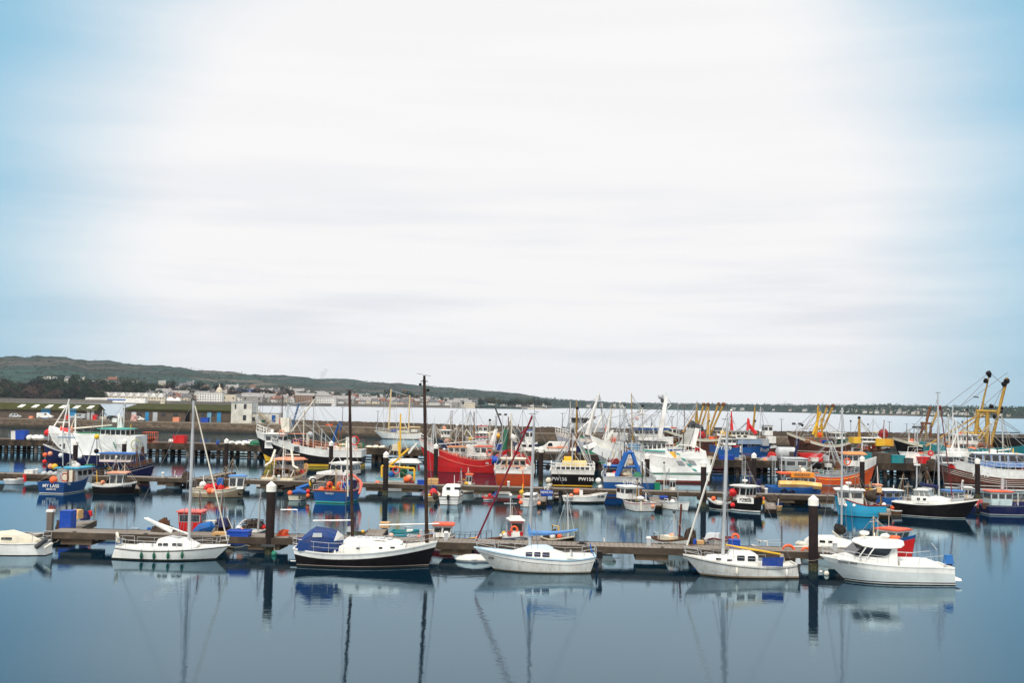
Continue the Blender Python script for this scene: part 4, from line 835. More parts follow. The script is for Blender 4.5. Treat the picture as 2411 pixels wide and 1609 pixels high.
# ================================================================ FLOATING PONTOONS
deckm = mat('pontoon_decking', (.23, .20, .17), .9, .4, scale=1.5); fasc = mat('pontoon_fascia', (.065, .05, .037), .9, .5, scale=1)
flo = mat('concrete_float', (.14, .10, .065), .9, .6, scale=1, grime=(.05, .03, .02))
CLT = [None]
def pontoon(name, lab, a, b, wd, seg=4.2, z=.55, gap=.5, cat='pontoon', flen=None):
    d = b-a; L = d.length; u = d.normalized(); ang_ = math.atan2(u.y, u.x); e = empty(name, a, ang_, lab, cat); n = max(1, round(L/seg)); sl_ = L/n
    pb_ = MB(); k = int(L/.32)
    for i in range(k): pb_.box(((i+.5)*L/k, wd/2, z-.03), (L/k*.93, wd-.16, .05))
    pb_.build('decking', deckm, e, False)
    MB().box((L/2, wd/2, z-.1), (L, wd-.18, .08)).build('frame', fasc, e, False)
    m_ = MB()
    for y in (0.04, wd-.04): m_.box((L/2, y, z-.20), (L, .10, .44))
    m_.build('edge_beam', fasc, e, False)
    for i in range(n):
        if i >= 95: break
        fl_ = flen or sl_*(1-gap); MB().box(((i+.5)*sl_, wd/2, .02), (fl_, wd-.3, .58)).build('float', flo, e, False)
    m_ = MB()
    for i in range(int(L/5)): 
        for y in (.22, wd-.22):
            if CLT[0] is None: CLT[0] = MB().box((0, 0, .06), (.3, .06, .05)).box((0, 0, .03), (.1, .06, .08)).build('cleat', dgrey, e, False, loc=(2+i*5, y, z)).data
            elif i < 48: link('cleat', CLT[0], e, (2+i*5, y, z))
    return e
A, B = P(104, 1273, .55), P(2090, 1327, .55); P1u = (B-A).normalized(); P1n = Vector((-P1u.y, P1u.x, 0))
pontoon('pontoon_walkway', 'long nearest pontoon walkway behind the front row of yachts', A, B, 2.5)
def p1(px, k=0.): # point on the first pontoon, k = 0 front edge .. 1 back edge
    t = (px-104)/(2090-104); q = A.lerp(B, t)+P1n*2.5*k; return G(px, q.y, .55)
A2, B2 = P(-120, 1124, .55), P(2560, 1199, .55); P2u = (B2-A2).normalized(); P2n = Vector((-P2u.y, P2u.x, 0))
pontoon('pontoon_walkway', 'long second pontoon walkway between the small boats and the trawlers', A2, B2, 2.6)
CLAMPS.append(lambda px: (p1(px).y, p1(px, 1).y)); CLAMPS.append(lambda px: ((A2.lerp(B2, (px+120)/2680)).y, (A2.lerp(B2, (px+120)/2680)+P2n*2.6).y))
def fingers(tab, what):
    for lab, a, b, wd in tab:
        q0, q1 = P(*a, .55), P(*b, .55); pontoon('finger_pontoon', lab, Vector((q0.x, q0.y, 0))-Vector((0, 0, 0)), Vector((q1.x, q1.y, 0)), wd, 3, .52, .45, 'finger pontoon')
fingers([('finger pontoon carrying the blue and orange crates', (165, 1258), (228, 1226), 1.6), ('short finger pontoon behind the beam of the near pontoon by the brown pots', (60, 1270), (112, 1254), 1.4), ('finger pontoon beneath the wooden locker behind the black ketch', (893, 1272), (914, 1246), 1.5), ('finger pontoon beside the blue bin with the life ring', (1722, 1305), (1700, 1268), 1.5), ('finger pontoon hidden behind the red wheelhouse boat', (520, 1279), (545, 1245), 1.4), ('finger pontoon behind the blue sail cover', (1290, 1300), (1296, 1262), 1.4),
         ('finger pontoon with the white wheelhouse boat tied to its left', (330, 1150), (312, 1128), 1.3), ('slanting finger pontoon behind the boat full of red gear', (455, 1134), (556, 1112), 1.6), ('slanting finger pontoon between the wooden boat and the blue seiner', (722, 1142), (770, 1119), 1.6), ('slanting finger pontoon leading to the blue and orange cabin boat', (1905, 1178), (1795, 1142), 1.6), ('finger pontoon carrying the blue lettered box', (1286, 1180), (1290, 1160), 1.3), ('finger pontoon carrying the round blue tub', (1560, 1190), (1556, 1170), 1.3), ('short finger pontoon with clutter beside the black wheelhouse boat', (1830, 1198), (1822, 1174), 1.2), ('finger pontoon between the turquoise boat and the blue cabin', (2100, 1212), (2094, 1185), 1.2)], '')
# guide piles --------------------------------------------------------------
gpl = empty('guide_pile', (0, 0, 0), 0, '', 'pile', 'round guide piles of the pontoons')
MB().tube([(0, 0, -3), (0, 0, 4.2)], .30, 20).build('pile', pilem, gpl); MB().tube([(0, 0, 4.2), (0, 0, 4.62), (0, 0, 4.9)], [.335, .335, .03], 20).build('cap', capm, gpl); MB().tube([(0, 0, -.4), (0, 0, .35), (0, 0, .5)], [.312, .312, .302], 20).build('weed_band', mat('weed_and_barnacles', (.045, .045, .02), .9, .7, scale=6, grime=(.14, .13, .10), bump=.6), gpl); keep_kids(gpl)
ggu = MB()
for s_ in (-1, 1): ggu.box((s_*.42, 0, .62), (.12, .95, .14)); ggu.box((0, s_*.42, .62), (.95, .12, .14))
GU = ggu.build('pile_guide', dgrey, gpl, False)
PL = [(634, 1301, None, 'thick dark pile with a white cap standing between the two left front yachts'), (1915, 1340, None, 'thick dark pile with a white cap at the bow of the white motor cruiser'), (907, None, 120, 'dark pile in front of the boat with the yellow stern frame'), (1656, None, 113, 'dark pile covering the stern of the white trawler with green stripes'), (531, None, 151, 'white-capped pile beside the long row of white bags'), (778, None, 149, 'white-capped pile against the black and yellow trawler'), (1025, None, 146, 'white-capped pile against the bow of the red trawler'), (1273, None, 140, 'white-capped pile below the white estate car'), (1523, None, 128, 'dark pile against the green-striped white trawler amidships'), (1775, None, 135, 'white-capped pile between the tall aluminium mast and the cream tank'), (2030, None, 131, 'white-capped pile in front of the bow of the orange trawler'), (2302, None, 131, 'white-capped pile in front of the brown and white trawler'), (175, None, 137, 'white-capped pile in front of the bow half of the navy and white trawler'), (290, None, 143, 'white-capped pile in front of the green-roofed wheelhouse')]
for i, (px, wl, Y_, lab) in enumerate(PL):
    Y_ = Y_ or H*F/(wl-hz(px)); l = G(px, Y_); s = 1.0
    if i == 0: gpl.location = l; gpl['label'] = lab
    else: copy_tree(gpl, l, label=lab)
# pontoon service pedestals and small things on the pontoons
def pedestal(px, lab, k=.5, row=1, h=1.05, first=[None]):
    if row == 1: l = p1(px, k)
    else: t = (px+120)/2680; l = G(px, (A2.lerp(B2, t)+P2n*2.6*k).y, .55)
    if first[0] is None:
        o_ = empty('service_pedestal', l, 0, lab, 'service pedestal', 'service pedestals on the pontoons'); MB().box((0, 0, h/2), (.26, .22, h)).build('post', lgrey, o_, False); MB().box((0, 0, h+.05), (.34, .3, .12), top=(.7, .7)).build('lamp_cap', white, o_, False); keep_kids(o_); first[0] = o_; return
    copy_tree(first[0], l, label=lab)
pedestal(561, 'grey service pedestal in front of the blue tub on the near pontoon'); pedestal(1050, 'grey service pedestal beside the white wheelhouse with the orange roof'); pedestal(1527, 'grey service pedestal beside the whitish boat with the brown mast'); pedestal(1966, 'grey service pedestal behind the bow of the motor cruiser')
pedestal(86, 'grey service pedestal at the left end of the second pontoon', row=2); pedestal(383, 'grey service pedestal behind the small black boat', row=2); pedestal(656, 'grey service pedestal at the stern of the wooden boat with davits', row=2); pedestal(1197, 'grey service pedestal against the varnished stern', row=2); pedestal(1804, 'grey service pedestal at the end of the slanting finger pontoon', row=2)
q = p1(117, .9); o_ = empty('mooring_post', (q.x, q.y, 0), 0, 'square grey timber post where the left finger pontoon joins the walkway', 'post'); MB().box((0, 0, .8), (.36, .36, 2.9)).build('post', gp, o_, False); MB().box((0, 0, 2.32), (.5, .4, .16)).build('cap', white, o_, False)

# ================================================================ HAZE over the bay
hm_ = bpy.data.materials.new('sea_haze'); hm_.use_nodes = True; t_ = hm_.node_tree; t_.nodes.remove(t_.nodes['Principled BSDF']); pv = t_.nodes.new('ShaderNodeVolumePrincipled')
pv.inputs['Color'].default_value = (.74, .87, 1.0, 1); pv.inputs['Density'].default_value = .000038; pv.inputs['Anisotropy'].default_value = .2; t_.links.new(pv.outputs[0], t_.nodes['Material Output'].inputs['Volume'])
MB().box((0, 3950, 124), (9000*1.3, 8100, 254)).build('haze', hm_, None, False, kind='stuff', label='thin pale sea haze lying over the whole bay', cat='haze')

gr_ = random.Random(21); kinds = []
for i, (m_, kb, sz, lab, nm) in enumerate([(netd, 'heap', (2.2, .8), 'low dark heap of fishing net lying on the timber quay', 'net_heap'), (rope, 'heap', (1.2, .5), 'small pale heap of coiled rope on the timber quay', 'rope_heap'), (lgrey, 'crate', (1.1, .8), 'grey stacked fish boxes standing on the timber quay', 'fish_box_stack'), (bluep, 'crate', (1.0, .7), 'small blue fish boxes standing on the timber quay', 'fish_box_stack'), (rust, 'cage', (1.6, 1.0), 'rusty frame cage standing on the timber quay', 'net_cage'), (net, 'heap', (2.0, .9), 'green net heap lying on the timber quay', 'net_heap')]):
    px_ = [930, 1110, 1480, 1700, 1760, 600][i]; q = G(px_, quayY(px_)+2.5, QZ); k_ = F/q.y; py_ = hz(px_)+(H-QZ)*k_
    o = loose(nm, lab, 'fishing gear', px_-sz[0]/2*k_, py_-sz[1]*k_, px_+sz[0]/2*k_, py_, q.y, sz[0]*.7, m_, z=QZ, kindb=kb, group='loose gear along the timber quay: '+lab.split(' on ')[0]); keep_kids(o); kinds.append(o)
for i in range(64):
    px_ = gr_.choice([gr_.uniform(450, 880), gr_.uniform(880, 1270), gr_.uniform(1560, 2200), gr_.uniform(1560, 2200)]); y = quayY(px_)+gr_.uniform(1, 10); copy_tree(gr_.choice(kinds), G(px_, y, QZ), gr_.uniform(0, 3), scale=(gr_.uniform(.6, 1.2),)*3)
# loose ropes and hoses on the two walkways
for row in (1, 2):
    base = None
    for i in range(22 if row == 1 else 34):
        px_ = gr_.uniform(150, 1880) if row == 1 else gr_.uniform(20, 2380); k_ = gr_.uniform(.2, .8)
        l = p1(px_, k_) if row == 1 else G(px_, (A2.lerp(B2, (px_+120)/2680)+P2n*2.6*k_).y, .55)
        l.z = .57
        if base is None:
            base = empty('rope_coil', l, 0, f'small coil of rope lying on the {"near" if row == 1 else "second"} pontoon decking', 'rope', f'rope coils on the {"near" if row == 1 else "second"} pontoon'); m_ = MB(); m_.torus((0, 0, .04), .24, .04, (0, 0, 1), 14, 5); m_.torus((.02, .01, .11), .19, .04, (.1, 0, 1), 14, 5); m_.tube([(.24, 0, .03), (.7, .1, .02), (1.1, -.15, .02), (1.5, .05, .02)], .02, 5); m_.build('coil', rope if row == 1 else netd, base); keep_kids(base)
        else: copy_tree(base, l, gr_.uniform(0, 6))
# ================================================================ FRONT ROW: yachts and the motor cruiser
def yacht(b, deckm_=None, mast=None, mm=None, mr=.06, tip=None, boom=None, bm=None, cover=None, furl=None, fm=None, spread=(.45,), shr=True, **k):
    if mast:
        m0, m1 = b.L_(*mast[0]), b.L_(*mast[1]); mm = mm or alu
        mo = MB().tube([m0, m0.lerp(m1, .6), m1], [mr, mr, mr*.75], 10).build('mast', mm, b.root)
        g = MB(); yv = Vector((0, 1, 0))
        if tip: g.box(m1+Vector((.1, 0, .08)), (.5, .05, .04)); g.tube([m1, m1+Vector((0, 0, .5))], .012, 4); g.box(m1+Vector((-.15, 0, .2)), (.25, .03, .03)); g.build('masthead_gear', dgrey, mo)
        segs = []; hw = b.B*.44
        if shr:
            sp_ = MB()
            for f in spread:
                c = m0.lerp(m1, f); sp_.tube([c-yv*hw*.8, c+yv*hw*.8], .022, 4)
                for s in (-1, 1): segs += [(m1-Vector((0, 0, .1)), c+yv*s*hw*.8), (c+yv*s*hw*.8, Vector((m0.x-.1, s*hw, m0.z)))]
            sp_.build('spreaders', mm, mo)
            c = m0.lerp(m1, spread[0])
            for s in (-1, 1):
                for dx in (-.5, .5): segs.append((c, Vector((m0.x+dx, s*hw, m0.z))))
        for a_ in k.get('stays', []): segs.append((m1, b.L_(*a_) if len(a_) == 2 else Vector(a_)))
        b.wires(segs, .012)
    if boom:
        pts = [b.L_(*p) for p in boom]; bo = MB().tube(pts, .055, 8).build('boom', bm or spar, b.root)
        if cover:
            n = 10; ps = [pts[0].lerp(pts[-1], i/n)+Vector((0, 0, .12*(1-i/n)+.05-(.10*math.sin(i/n*3.1)))) for i in range(n+1)]; rs = [lerp(cover[1], cover[2], (i/n)**.7) for i in range(n+1)]
            MB().tube(ps, rs, 9).build('sail_cover', cover[0], b.root)
    if furl:
        MB().tube([b.L_(*furl[0]), b.L_(*furl[1])], k.get('fr', .045), 8).build('furled_sail', fm or white, b.root)
def coach(b, secs, m, name='coachroof', win=(), wm=glass, y=0, wh=.18, trim=None):
    "deckhouse from sections (x, half width, z0, z1)"
    rings = []
    for x, hw, z0, z1 in secs:
        c = min(.1, (z1-z0)*.4); rings.append([Vector((x, -hw, z0)), Vector((x, -hw*.93, z1-c)), Vector((x, -hw*.82, z1)), Vector((x, hw*.82, z1)), Vector((x, hw*.93, z1-c)), Vector((x, hw, z0))])
    o = MB().loft(rings).build(name, m, b.root, ang=40)
    for (x0, x1, za, zb) in win:
        def hw_at(x):
            return pl([(s[0], s[1]) for s in secs], x)
        for s in (-1, 1):
            c = .04; xs = [(x0+c, za), (x1-c, za), (x1, za+c), (x1, zb-c), (x1-c, zb), (x0+c, zb), (x0, zb-c), (x0, za+c)]
            f = lambda x, e: s*(hw_at(x)*.955+e)
            MB().add([(x, f(x, .03), z) for x, z in xs]+[(x, f(x, -.03), z) for x, z in xs], [tuple(range(8))]+[(i, i+8, (i+1) % 8+8, (i+1) % 8) for i in range(8)]).build('window', wm, o, False)
    return o
def pulpit(b, t0=.88, h=.6, r=.016, aft=False, m=None):
    mb = MB()
    def run(ts, hh, dx):
        pts = []
        for t, s in ts:
            p = b.pt(t, s); p.y -= s*min(.05, abs(p.y)); mb.tube([p, p+Vector((dx, 0, hh))], r, 4); pts.append(p+Vector((dx, 0, hh)))
        mb.tube(pts, r, 5); mb.tube([p-Vector((0, 0, hh*.5)) for p in pts], r*.8, 4)
    if aft: run([(.10, 1), (.0, 1), (.0, -1), (.10, -1)], h, -.03)
    else: run([(t0, 1), (.97, .8), (.97, -.8), (t0, -1)], h, .12)
    return mb.build('pushpit' if aft else 'pulpit', m or alu, b.root)
def winch(b, x, z, y=.5, m=None):
    mb = MB()
    for s in (-1, 1): mb.tube([(x, s*y, z), (x, s*y, z+.16)], [.08, .06], 8)
    return mb.build('winch', m or alu, b.root)
# --- sloop with green fenders
b = Boat('sailing_yacht', 'small white sloop with four dark green fenders along its brown-striped hull', 'yacht', 281, 540, wl=1317, B=2.35)
b.hull((.82, .72, .98), [(-.35, afoul), (.04, black), (.1, gel), ('s-0.16', mat('brown_stripe', (.05, .03, .025), .5)), ('s-0.10', gel)], ts=.55, tm=.45, tn=.3, rake=1.0, trk=-.28, bul=.04, deck=gel, capm_=gel)
L = b.L_; x = lambda px: L(px, 1285).x
coach(b, [(x(372), .66, .72, 1.0), (x(380), .80, .72, 1.34), (x(398), .82, .72, 1.44), (x(440), .80, .74, 1.30), (x(450), .74, .75, 1.14), (x(468), .48, .85, .98)], gel, win=[(x(381), x(391), .90, 1.10), (x(393), x(405), .90, 1.11), (x(414), x(424), .92, 1.12), (x(426), x(437), .92, 1.11)])
MB().box((x(412), 0, 1.42), (.7, .6, .06)).build('hatch', lgrey, b.root, False); MB().box((x(352), 0, .80), (1.7, 1.1, .22), top=(.95, .9)).build('cockpit_coaming', gel, b.root, False)
yacht(b, mast=[(444, 1288), (456, 944)], mr=.10, tip=True, boom=[(443, 1258), (340, 1221)], bm=gel, furl=[(459, 956), (535, 1274)], fm=spar, stays=[(284, 1283)])
MB().tube([L(345, 1222), L(380, 1240), L(405, 1253)], [.10, .14, .13], 8).build('furled_mainsail', white, b.root)
for t in (.235, .35, .475, .595): b.fender(t+.02, gfend, .48, .10)
pulpit(b); pulpit(b, aft=True, h=.55); b.rail(.12, .86, .5, 5, .01)
MB().torus(L(277, 1267), .3, .09, (1, .5, .2), 12, 6).build('horseshoe_buoy', spar, b.root); winch(b, x(365), .88)
# --- black ketch with blue canopy
b = Boat('sailing_yacht', 'big black-hulled ketch with a blue canopy and two dark masts', 'yacht', 698, 1027, wl=1334, B=3.1)
b.hull((1.15, .92, 1.62), [(-.4, afoul), (.02, black), (.1, mat('pinkish_boot_top', (.42, .34, .30), .5)), (.14, black), ('s-0.42', black), ('s-0.38', gel), ('s-0.18', lgrey), ('s-0.14', gel)], ts=.62, tm=.48, tn=.28, sp=1.8, rake=.55, trk=.25, pp=2.1, bul=.22, deck=mat('grey_teak_deck', (.30, .24, .20), .8, .3), capm_=gel)
L = b.L_; x = lambda px: L(px, 1285).x
zd = .95
coach(b, [(x(788), 1.0, zd-.2, 1.35), (x(792), 1.05, zd-.2, 1.42), (x(860), 1.1, zd-.15, 1.46), (x(935), .95, zd-.1, 1.50), (x(955), .72, zd, 1.30)], gel, win=[(x(791), x(801), 1.16, 1.27), (x(844), x(853), 1.17, 1.28), (x(896), x(905), 1.20, 1.31), (x(922), x(934), 1.24, 1.34)])
coach(b, [(x(812), .7, 1.42, 1.62), (x(820), .78, 1.42, 1.78), (x(880), .78, 1.44, 1.76), (x(935), .62, 1.46, 1.66), (x(948), .5, 1.44, 1.52)], gel, name='raised_deckhouse')
mb = MB()
for i in range(6): mb.box((x(828+i*18), 0, 1.80-.01*i), (.30, .9, .05))
mb.build('hatches', lgrey, b.root, False); MB().box((x(872), -.7, 1.68), (2.2, .03, .03)).build('grab_rail', bwood, b.root, False)
rings = []
for px, zt, hw in ((703, 1.25, .9), (712, 1.7, 1.15), (738, 2.32, 1.2), (775, 2.2, 1.18), (795, 2.05, 1.1), (812, 1.5, .95)):
    xx = x(px); rings.append([Vector((xx, -hw, 1.0)), Vector((xx, -hw*.96, lerp(1.0, zt, .75))), Vector((xx, -hw*.7, zt)), Vector((xx, hw*.7, zt)), Vector((xx, hw*.96, lerp(1.0, zt, .75))), Vector((xx, hw, 1.0))])
cn = MB().loft(rings).build('canopy', mat('blue_canvas', (.012, .045, .17), .7, .3, scale=3, bump=.3), b.root, ang=25)
MB().add([L(738, 1256, -1.18), L(758, 1256, -1.18), L(758, 1266, -1.2), L(735, 1266, -1.2)], [(3, 2, 1, 0)]).build('window', lgrey, cn, False)
MB().add([L(795, 1250, -1.2), L(809, 1262, -1.12), L(812, 1272, -1.0), L(786, 1275, -1.25)], [(3, 2, 1, 0)]).build('window', white, cn, False)
m0, m1 = L(830, 1270), L(823, 921); mo = MB().tube([m0, m1], [.105, .085], 10).build('mizzen_mast', dwood, b.root); MB().box(m1+Vector((0, 0, .05)), (.42, .3, .05)).build('mast_cap', dwood, mo, False)
m0, m1 = L(1005, 1279), L(999, 893); mo = MB().tube([m0, m1], [.125, .095], 10).build('mast', dwood, b.root)
g = MB(); g.box(m1-Vector((0, 0, .15)), (.45, .35, .05)); g.tube([m1, m1+Vector((0, 0, .22))], .08, 8); g.tube([m1+Vector((-.5, 0, .35)), m1+Vector((.4, 0, .2))], .012, 4); g.ball(m1+Vector((.25, 0, -.7)), .12, 6, 4); g.ball(m1+Vector((-.25, 0, -.35)), .10, 6, 4); g.build('masthead_gear', black, mo)
b.sp_('mizzen_boom', [(737, 1227), (826, 1226)], .05, white); b.sp_('boom', [(893, 1237), (1003, 1235), (1034, 1234)], .05, white)
b.wp([((826, 1226), (704, 1240)), ((823, 925), (812, 1262)), ((955, 1283), (1012, 1254)), ((893, 1237), (872, 1275)), ((999, 895), (1026, 1278))], .014)
b.sp_('stern_pole', [(699, 1290), (700, 1200)], .03, alu); b.sp_('stern_gantry', [(700, 1201), (661, 1201)], .035, alu); b.wp([((661, 1203), (697, 1252))], .02)
b.rail(.04, .9, .62, 8, .012); pulpit(b); pulpit(b, aft=True)
MB().tube([L(700, 1272, -.8), L(712, 1272, -.8)], .16, 8).build('rolled_dinghy_chute', dtarp, b.root)
mb = MB()
for px in (797, 872): mb.box((x(px), -1.35, .98), (.10, .05, .28))
mb.build('chain_plates', gel, b.root, False)
for t, m_ in ((.015, alu),): b.sp_('davit', [(684, 1322), (700, 1322)], .03, gel)
# --- white sloop with blue sail cover and red forestay
b = Boat('sailing_yacht', 'white sloop with a blue sail cover, three dark windows and a dark red furled jib', 'yacht', 1399, 1116, wl=1345, B=2.55)
b.hull((1.05, .86, 1.42), [(-.35, afoul), (.05, mat('stained_waterline', (.35, .30, .22), .6)), (.12, offw), ('s-0.34', navy), ('s-0.31', gel), ('s-0.10', navy), ('s-0.06', ltarp)], ts=.60, tm=.45, tn=.22, rake=1.35, trk=.35, bul=.05, deck=gel, capm_=mat('pale_blue_trim', (.42, .60, .72), .4))
L = b.L_; x = lambda px: L(px, 1300).x
z1 = lambda py: L(1260, py).z
coach(b, [(x(1335), .75, .8, 1.05), (x(1302), .84, .82, 1.32), (x(1262), .84, .85, 1.42), (x(1238), .80, .9, 1.40), (x(1215), .62, .98, 1.24), (x(1196), .42, 1.05, 1.12)], gel, win=[(x(1253), x(1237), .98, 1.27), (x(1272), x(1257), .97, 1.27), (x(1293), x(1276), .96, 1.26)], wm=mat('violet_window_glass', (.05, .05, .09), .08, .1))
coach(b, [(x(1302), .55, 1.3, 1.44), (x(1286), .6, 1.36, 1.60), (x(1250), .6, 1.38, 1.60), (x(1236), .5, 1.36, 1.42)], mat('pale_blue_trim2', (.55, .68, .76), .4), name='sliding_hatch')
MB().box((x(1362), 0, .98), (1.7, 1.2, .24), top=(.95, .9)).build('cockpit_coaming', gel, b.root, False)
yacht(b, mast=[(1247, 1290), (1258, 978)], mr=.10, tip=True, boom=[(1248, 1262), (1360, 1250)], cover=(ltarp, .20, .07), furl=[(1121, 1275), (1253, 982)], fm=mat('dark_red_sail', (.16, .008, .02), .7), stays=[(1390, 1300)], fr=.06)
MB().tube([L(1248, 1228), L(1247, 1250), L(1252, 1262)], [.06, .13, .2], 9).build('sail_cover', ltarp, b.root)
pulpit(b, .82, .55); pulpit(b, aft=True, h=.5); b.rail(.1, .8, .45, 5, .01); winch(b, x(1345), 1.1, .6)
MB().tube([L(1389, 1280), L(1393, 1298), L(1400, 1312)], [.03, .07, .05], 6).build('flag', bblue, b.root); outb(b, (-b.L/2-.12, .35, .75), black, .9); MB().box((-b.L/2-.1, 0, .35), (.1, .45, .9)).build('rudder', navy, b.root, False)
b.side_text('Bella', .90, .80, .22, dgrey, .3)
# --- whitish yacht with blue lee cloth and wooden boom
b = Boat('sailing_yacht', 'stained white yacht with a yellow wooden boom and a blue cloth at its stern', 'yacht', 1868, 1609, wl=1357, B=2.4)
b.hull((.86, .72, 1.28), [(-.35, afoul), (.04, mat('rusty_waterline', (.30, .20, .12), .7)), (.14, offw), ('s-0.16', dgrey), ('s-0.12', offw)], ts=.6, tm=.45, tn=.25, rake=1.15, trk=-.15, bul=.05, deck=offw, capm_=offw)
L = b.L_; x = lambda px: L(px, 1320).x
coach(b, [(x(1779), .78, .72, 1.36), (x(1772), .8, .72, 1.50), (x(1722), .8, .74, 1.54), (x(1715), .76, .78, 1.26), (x(1668), .60, .85, 1.22), (x(1658), .45, .92, 1.02)], gel, win=[(x(1772), x(1754), 1.02, 1.34), (x(1747), x(1729), 1.04, 1.36), (x(1718), x(1706), 1.0, 1.12), (x(1693), x(1681), 1.05, 1.18)])
yacht(b, mast=[(1702, 1308), (1713, 991)], mr=.105, tip=True, boom=[(1709, 1284), (1838, 1306)], bm=yellow, furl=[(1617, 1285), (1703, 1007)], stays=[(1861, 1318)], fr=.035)
b.wp([((1619, 1285), (1708, 1003))], .02, spar)
MB().add([L(1795, 1314, -1.22), L(1846, 1313, -1.2), L(1843, 1335, -1.22), L(1794, 1334, -1.22), L(1795, 1314, -1.19), L(1846, 1313, -1.17), L(1843, 1335, -1.19), L(1794, 1334, -1.19)], [(3, 2, 1, 0), (4, 5, 6, 7), (0, 1, 5, 4)]).build('lee_cloth', tarpb, b.root, False)
MB().box((x(1812), 0, .78), (1.9, 1.2, .2), top=(.95, .9)).build('cockpit_coaming', offw, b.root, False); MB().tube([L(1840, 1306), L(1842, 1320), L(1845, 1330)], [.12, .16, .08], 7).build('coiled_rope', rope, b.root)
pulpit(b, .84, .5, m=alu); b.rail(.22, .82, .45, 5, .01); outb(b, (-b.L/2-.05, .3, .72), lgrey, .7); b.fender(.1, white, .5, .09); b.fender(.55, spar, .5, .09)
# --- white motor cruiser
b = Boat('motor_cruiser', 'gleaming white motor cruiser with raked black side windows and a blue outboard', 'motor boat', 2226, 1932, wl=1371, B=2.9)
b.hull((1.05, 1.12, 1.55), [(-.35, afoul), (0, gel), (.10, black), (.17, mat('pale_grey_gelcoat', (.62, .66, .64), .25, .12, .1)), ('s-0.36', gel)], ts=.88, tm=.5, tn=.3, sp=1.7, rake=1.6, trk=-.1, pp=2.3, bul=.12, deck=gel, capm_=gel, full=.9)
L = b.L_; x = lambda px: L(px, 1300).x; zc = lambda py: L(2060, py).z
coach(b, [(x(2098), 1.12, 1.0, 2.42), (x(2050), 1.18, 1.05, 2.44), (x(2024), 1.15, 1.1, 2.2), (x(1998), 1.0, 1.25, 1.62), (x(1965), .7, 1.35, 1.50)], gel, name='cabin')
mb = MB()
pts = [(2000, 1303), (2020, 1284), (2084, 1285), (2076, 1300), (2066, 1305), (2050, 1307)]
for s in (-1, 1):
    pp_ = [L(a, c) for a, c in pts]; hwv = [1.02, 1.15, 1.2, 1.2, 1.18, 1.14]; vs = [(p.x, s*(h+.03), p.z) for p, h in zip(pp_, hwv)]+[(p.x, s*(h-.2), p.z) for p, h in zip(pp_, hwv)]
    MB().add(vs, [tuple(range(6))]+[(i, i+6, (i+1) % 6+6, (i+1) % 6) for i in range(6)]).build('side_window', glass, b.root, False)
    for a, c in ((2009, 2022), (2026, 2044)): MB().box(((x(a)+x(c))/2, s*1.22, (zc(1307)+zc(1284))/2), (.06, .04, .72), mtx=Matrix.Rotation(.0, 3, 'Y') @ Matrix.Rotation(-.62 if True else 0, 3, 'Y')).build('window_pillar', gel, b.root, False)
MB().add([(x(1999)+.02, -.95, zc(1303)+.05), (x(1999)+.02, .95, zc(1303)+.05), (x(2020)+.02, 1.05, zc(1284)), (x(2020)+.02, -1.05, zc(1284))], [(0, 1, 2, 3)]).build('windscreen', glass, b.root, False)
rings = []
for px, hw, za, zb in ((2010, .5, 1279, 1276), (2020, 1.0, 1283, 1272), (2045, 1.25, 1286, 1269), (2080, 1.3, 1286, 1268), (2105, 1.2, 1284, 1268), (2118, .8, 1280, 1270)):
    xx = x(px); a, c = zc(za), zc(zb); rings.append([Vector((xx, -hw, a)), Vector((xx, -hw, a+.06)), Vector((xx, -hw*.8, c)), Vector((xx, hw*.8, c)), Vector((xx, hw, a+.06)), Vector((xx, hw, a))])
MB().loft(rings).build('hardtop', gel, b.root, ang=40)
MB().box((x(2148), 0, 1.15), (2.3, 2.3, .42), top=(.97, .9)).build('cockpit_coaming', gel, b.root, False); radar(b, L(2035, 1272)); MB().ball(L(2084, 1263), (.3, .25, .17), 10, 6).build('liferaft_canister', white, b.root); MB().torus(L(2107, 1270)+Vector((0, -.1, .1)), .3, .075, (0, 0, 1), 16, 6).build('life_ring', borange, b.root)
mb = MB(); mb.tube([L(2056, 1270), L(2056, 1217)], .012, 4); mb.tube([L(2067, 1270), L(2067, 1219)], .012, 4); mb.tube([L(2059, 1270), L(2059, 1255)], .04, 6); mb.build('aerial', white, b.root)
outb(b, (-b.L/2+.05, .2, .95), mat('blue_motor_cover', (.02, .14, .40), .5, .2), 1.15); MB().box((-b.L/2-.25, 0, .32), (.6, 2.0, .12), top=(.9, .9)).build('swim_platform', gel, b.root, False)
pulpit(b, .72, .55); b.rail(.52, .93, .5, 5, .012); mb = MB()
for s in (-1, 1): mb.tube([(x(2210), s*1.1, 1.1), (x(2205), s*1.05, 1.75), (x(2150), s*1.05, 1.6), (x(2146), s*1.1, 1.15)], .02, 5)
mb.build('cockpit_rail', alu, b.root); b.side_text('Sunny Blue', .83, 1.22, .26, dgrey, .35); MB().box((x(2115), -1.32, 1.22), (1.1, .05, .05)).build('teak_step', bwood, b.root, False); MB().torus((x(2090), -1.33, .55), .06, .03, (0, 1, 0), 8, 4).build('outlet', dgrey, b.root)
MB().tube([L(2206, 1296), L(2194, 1280)], .03, 5).build('rod_holder', lgrey, b.root)
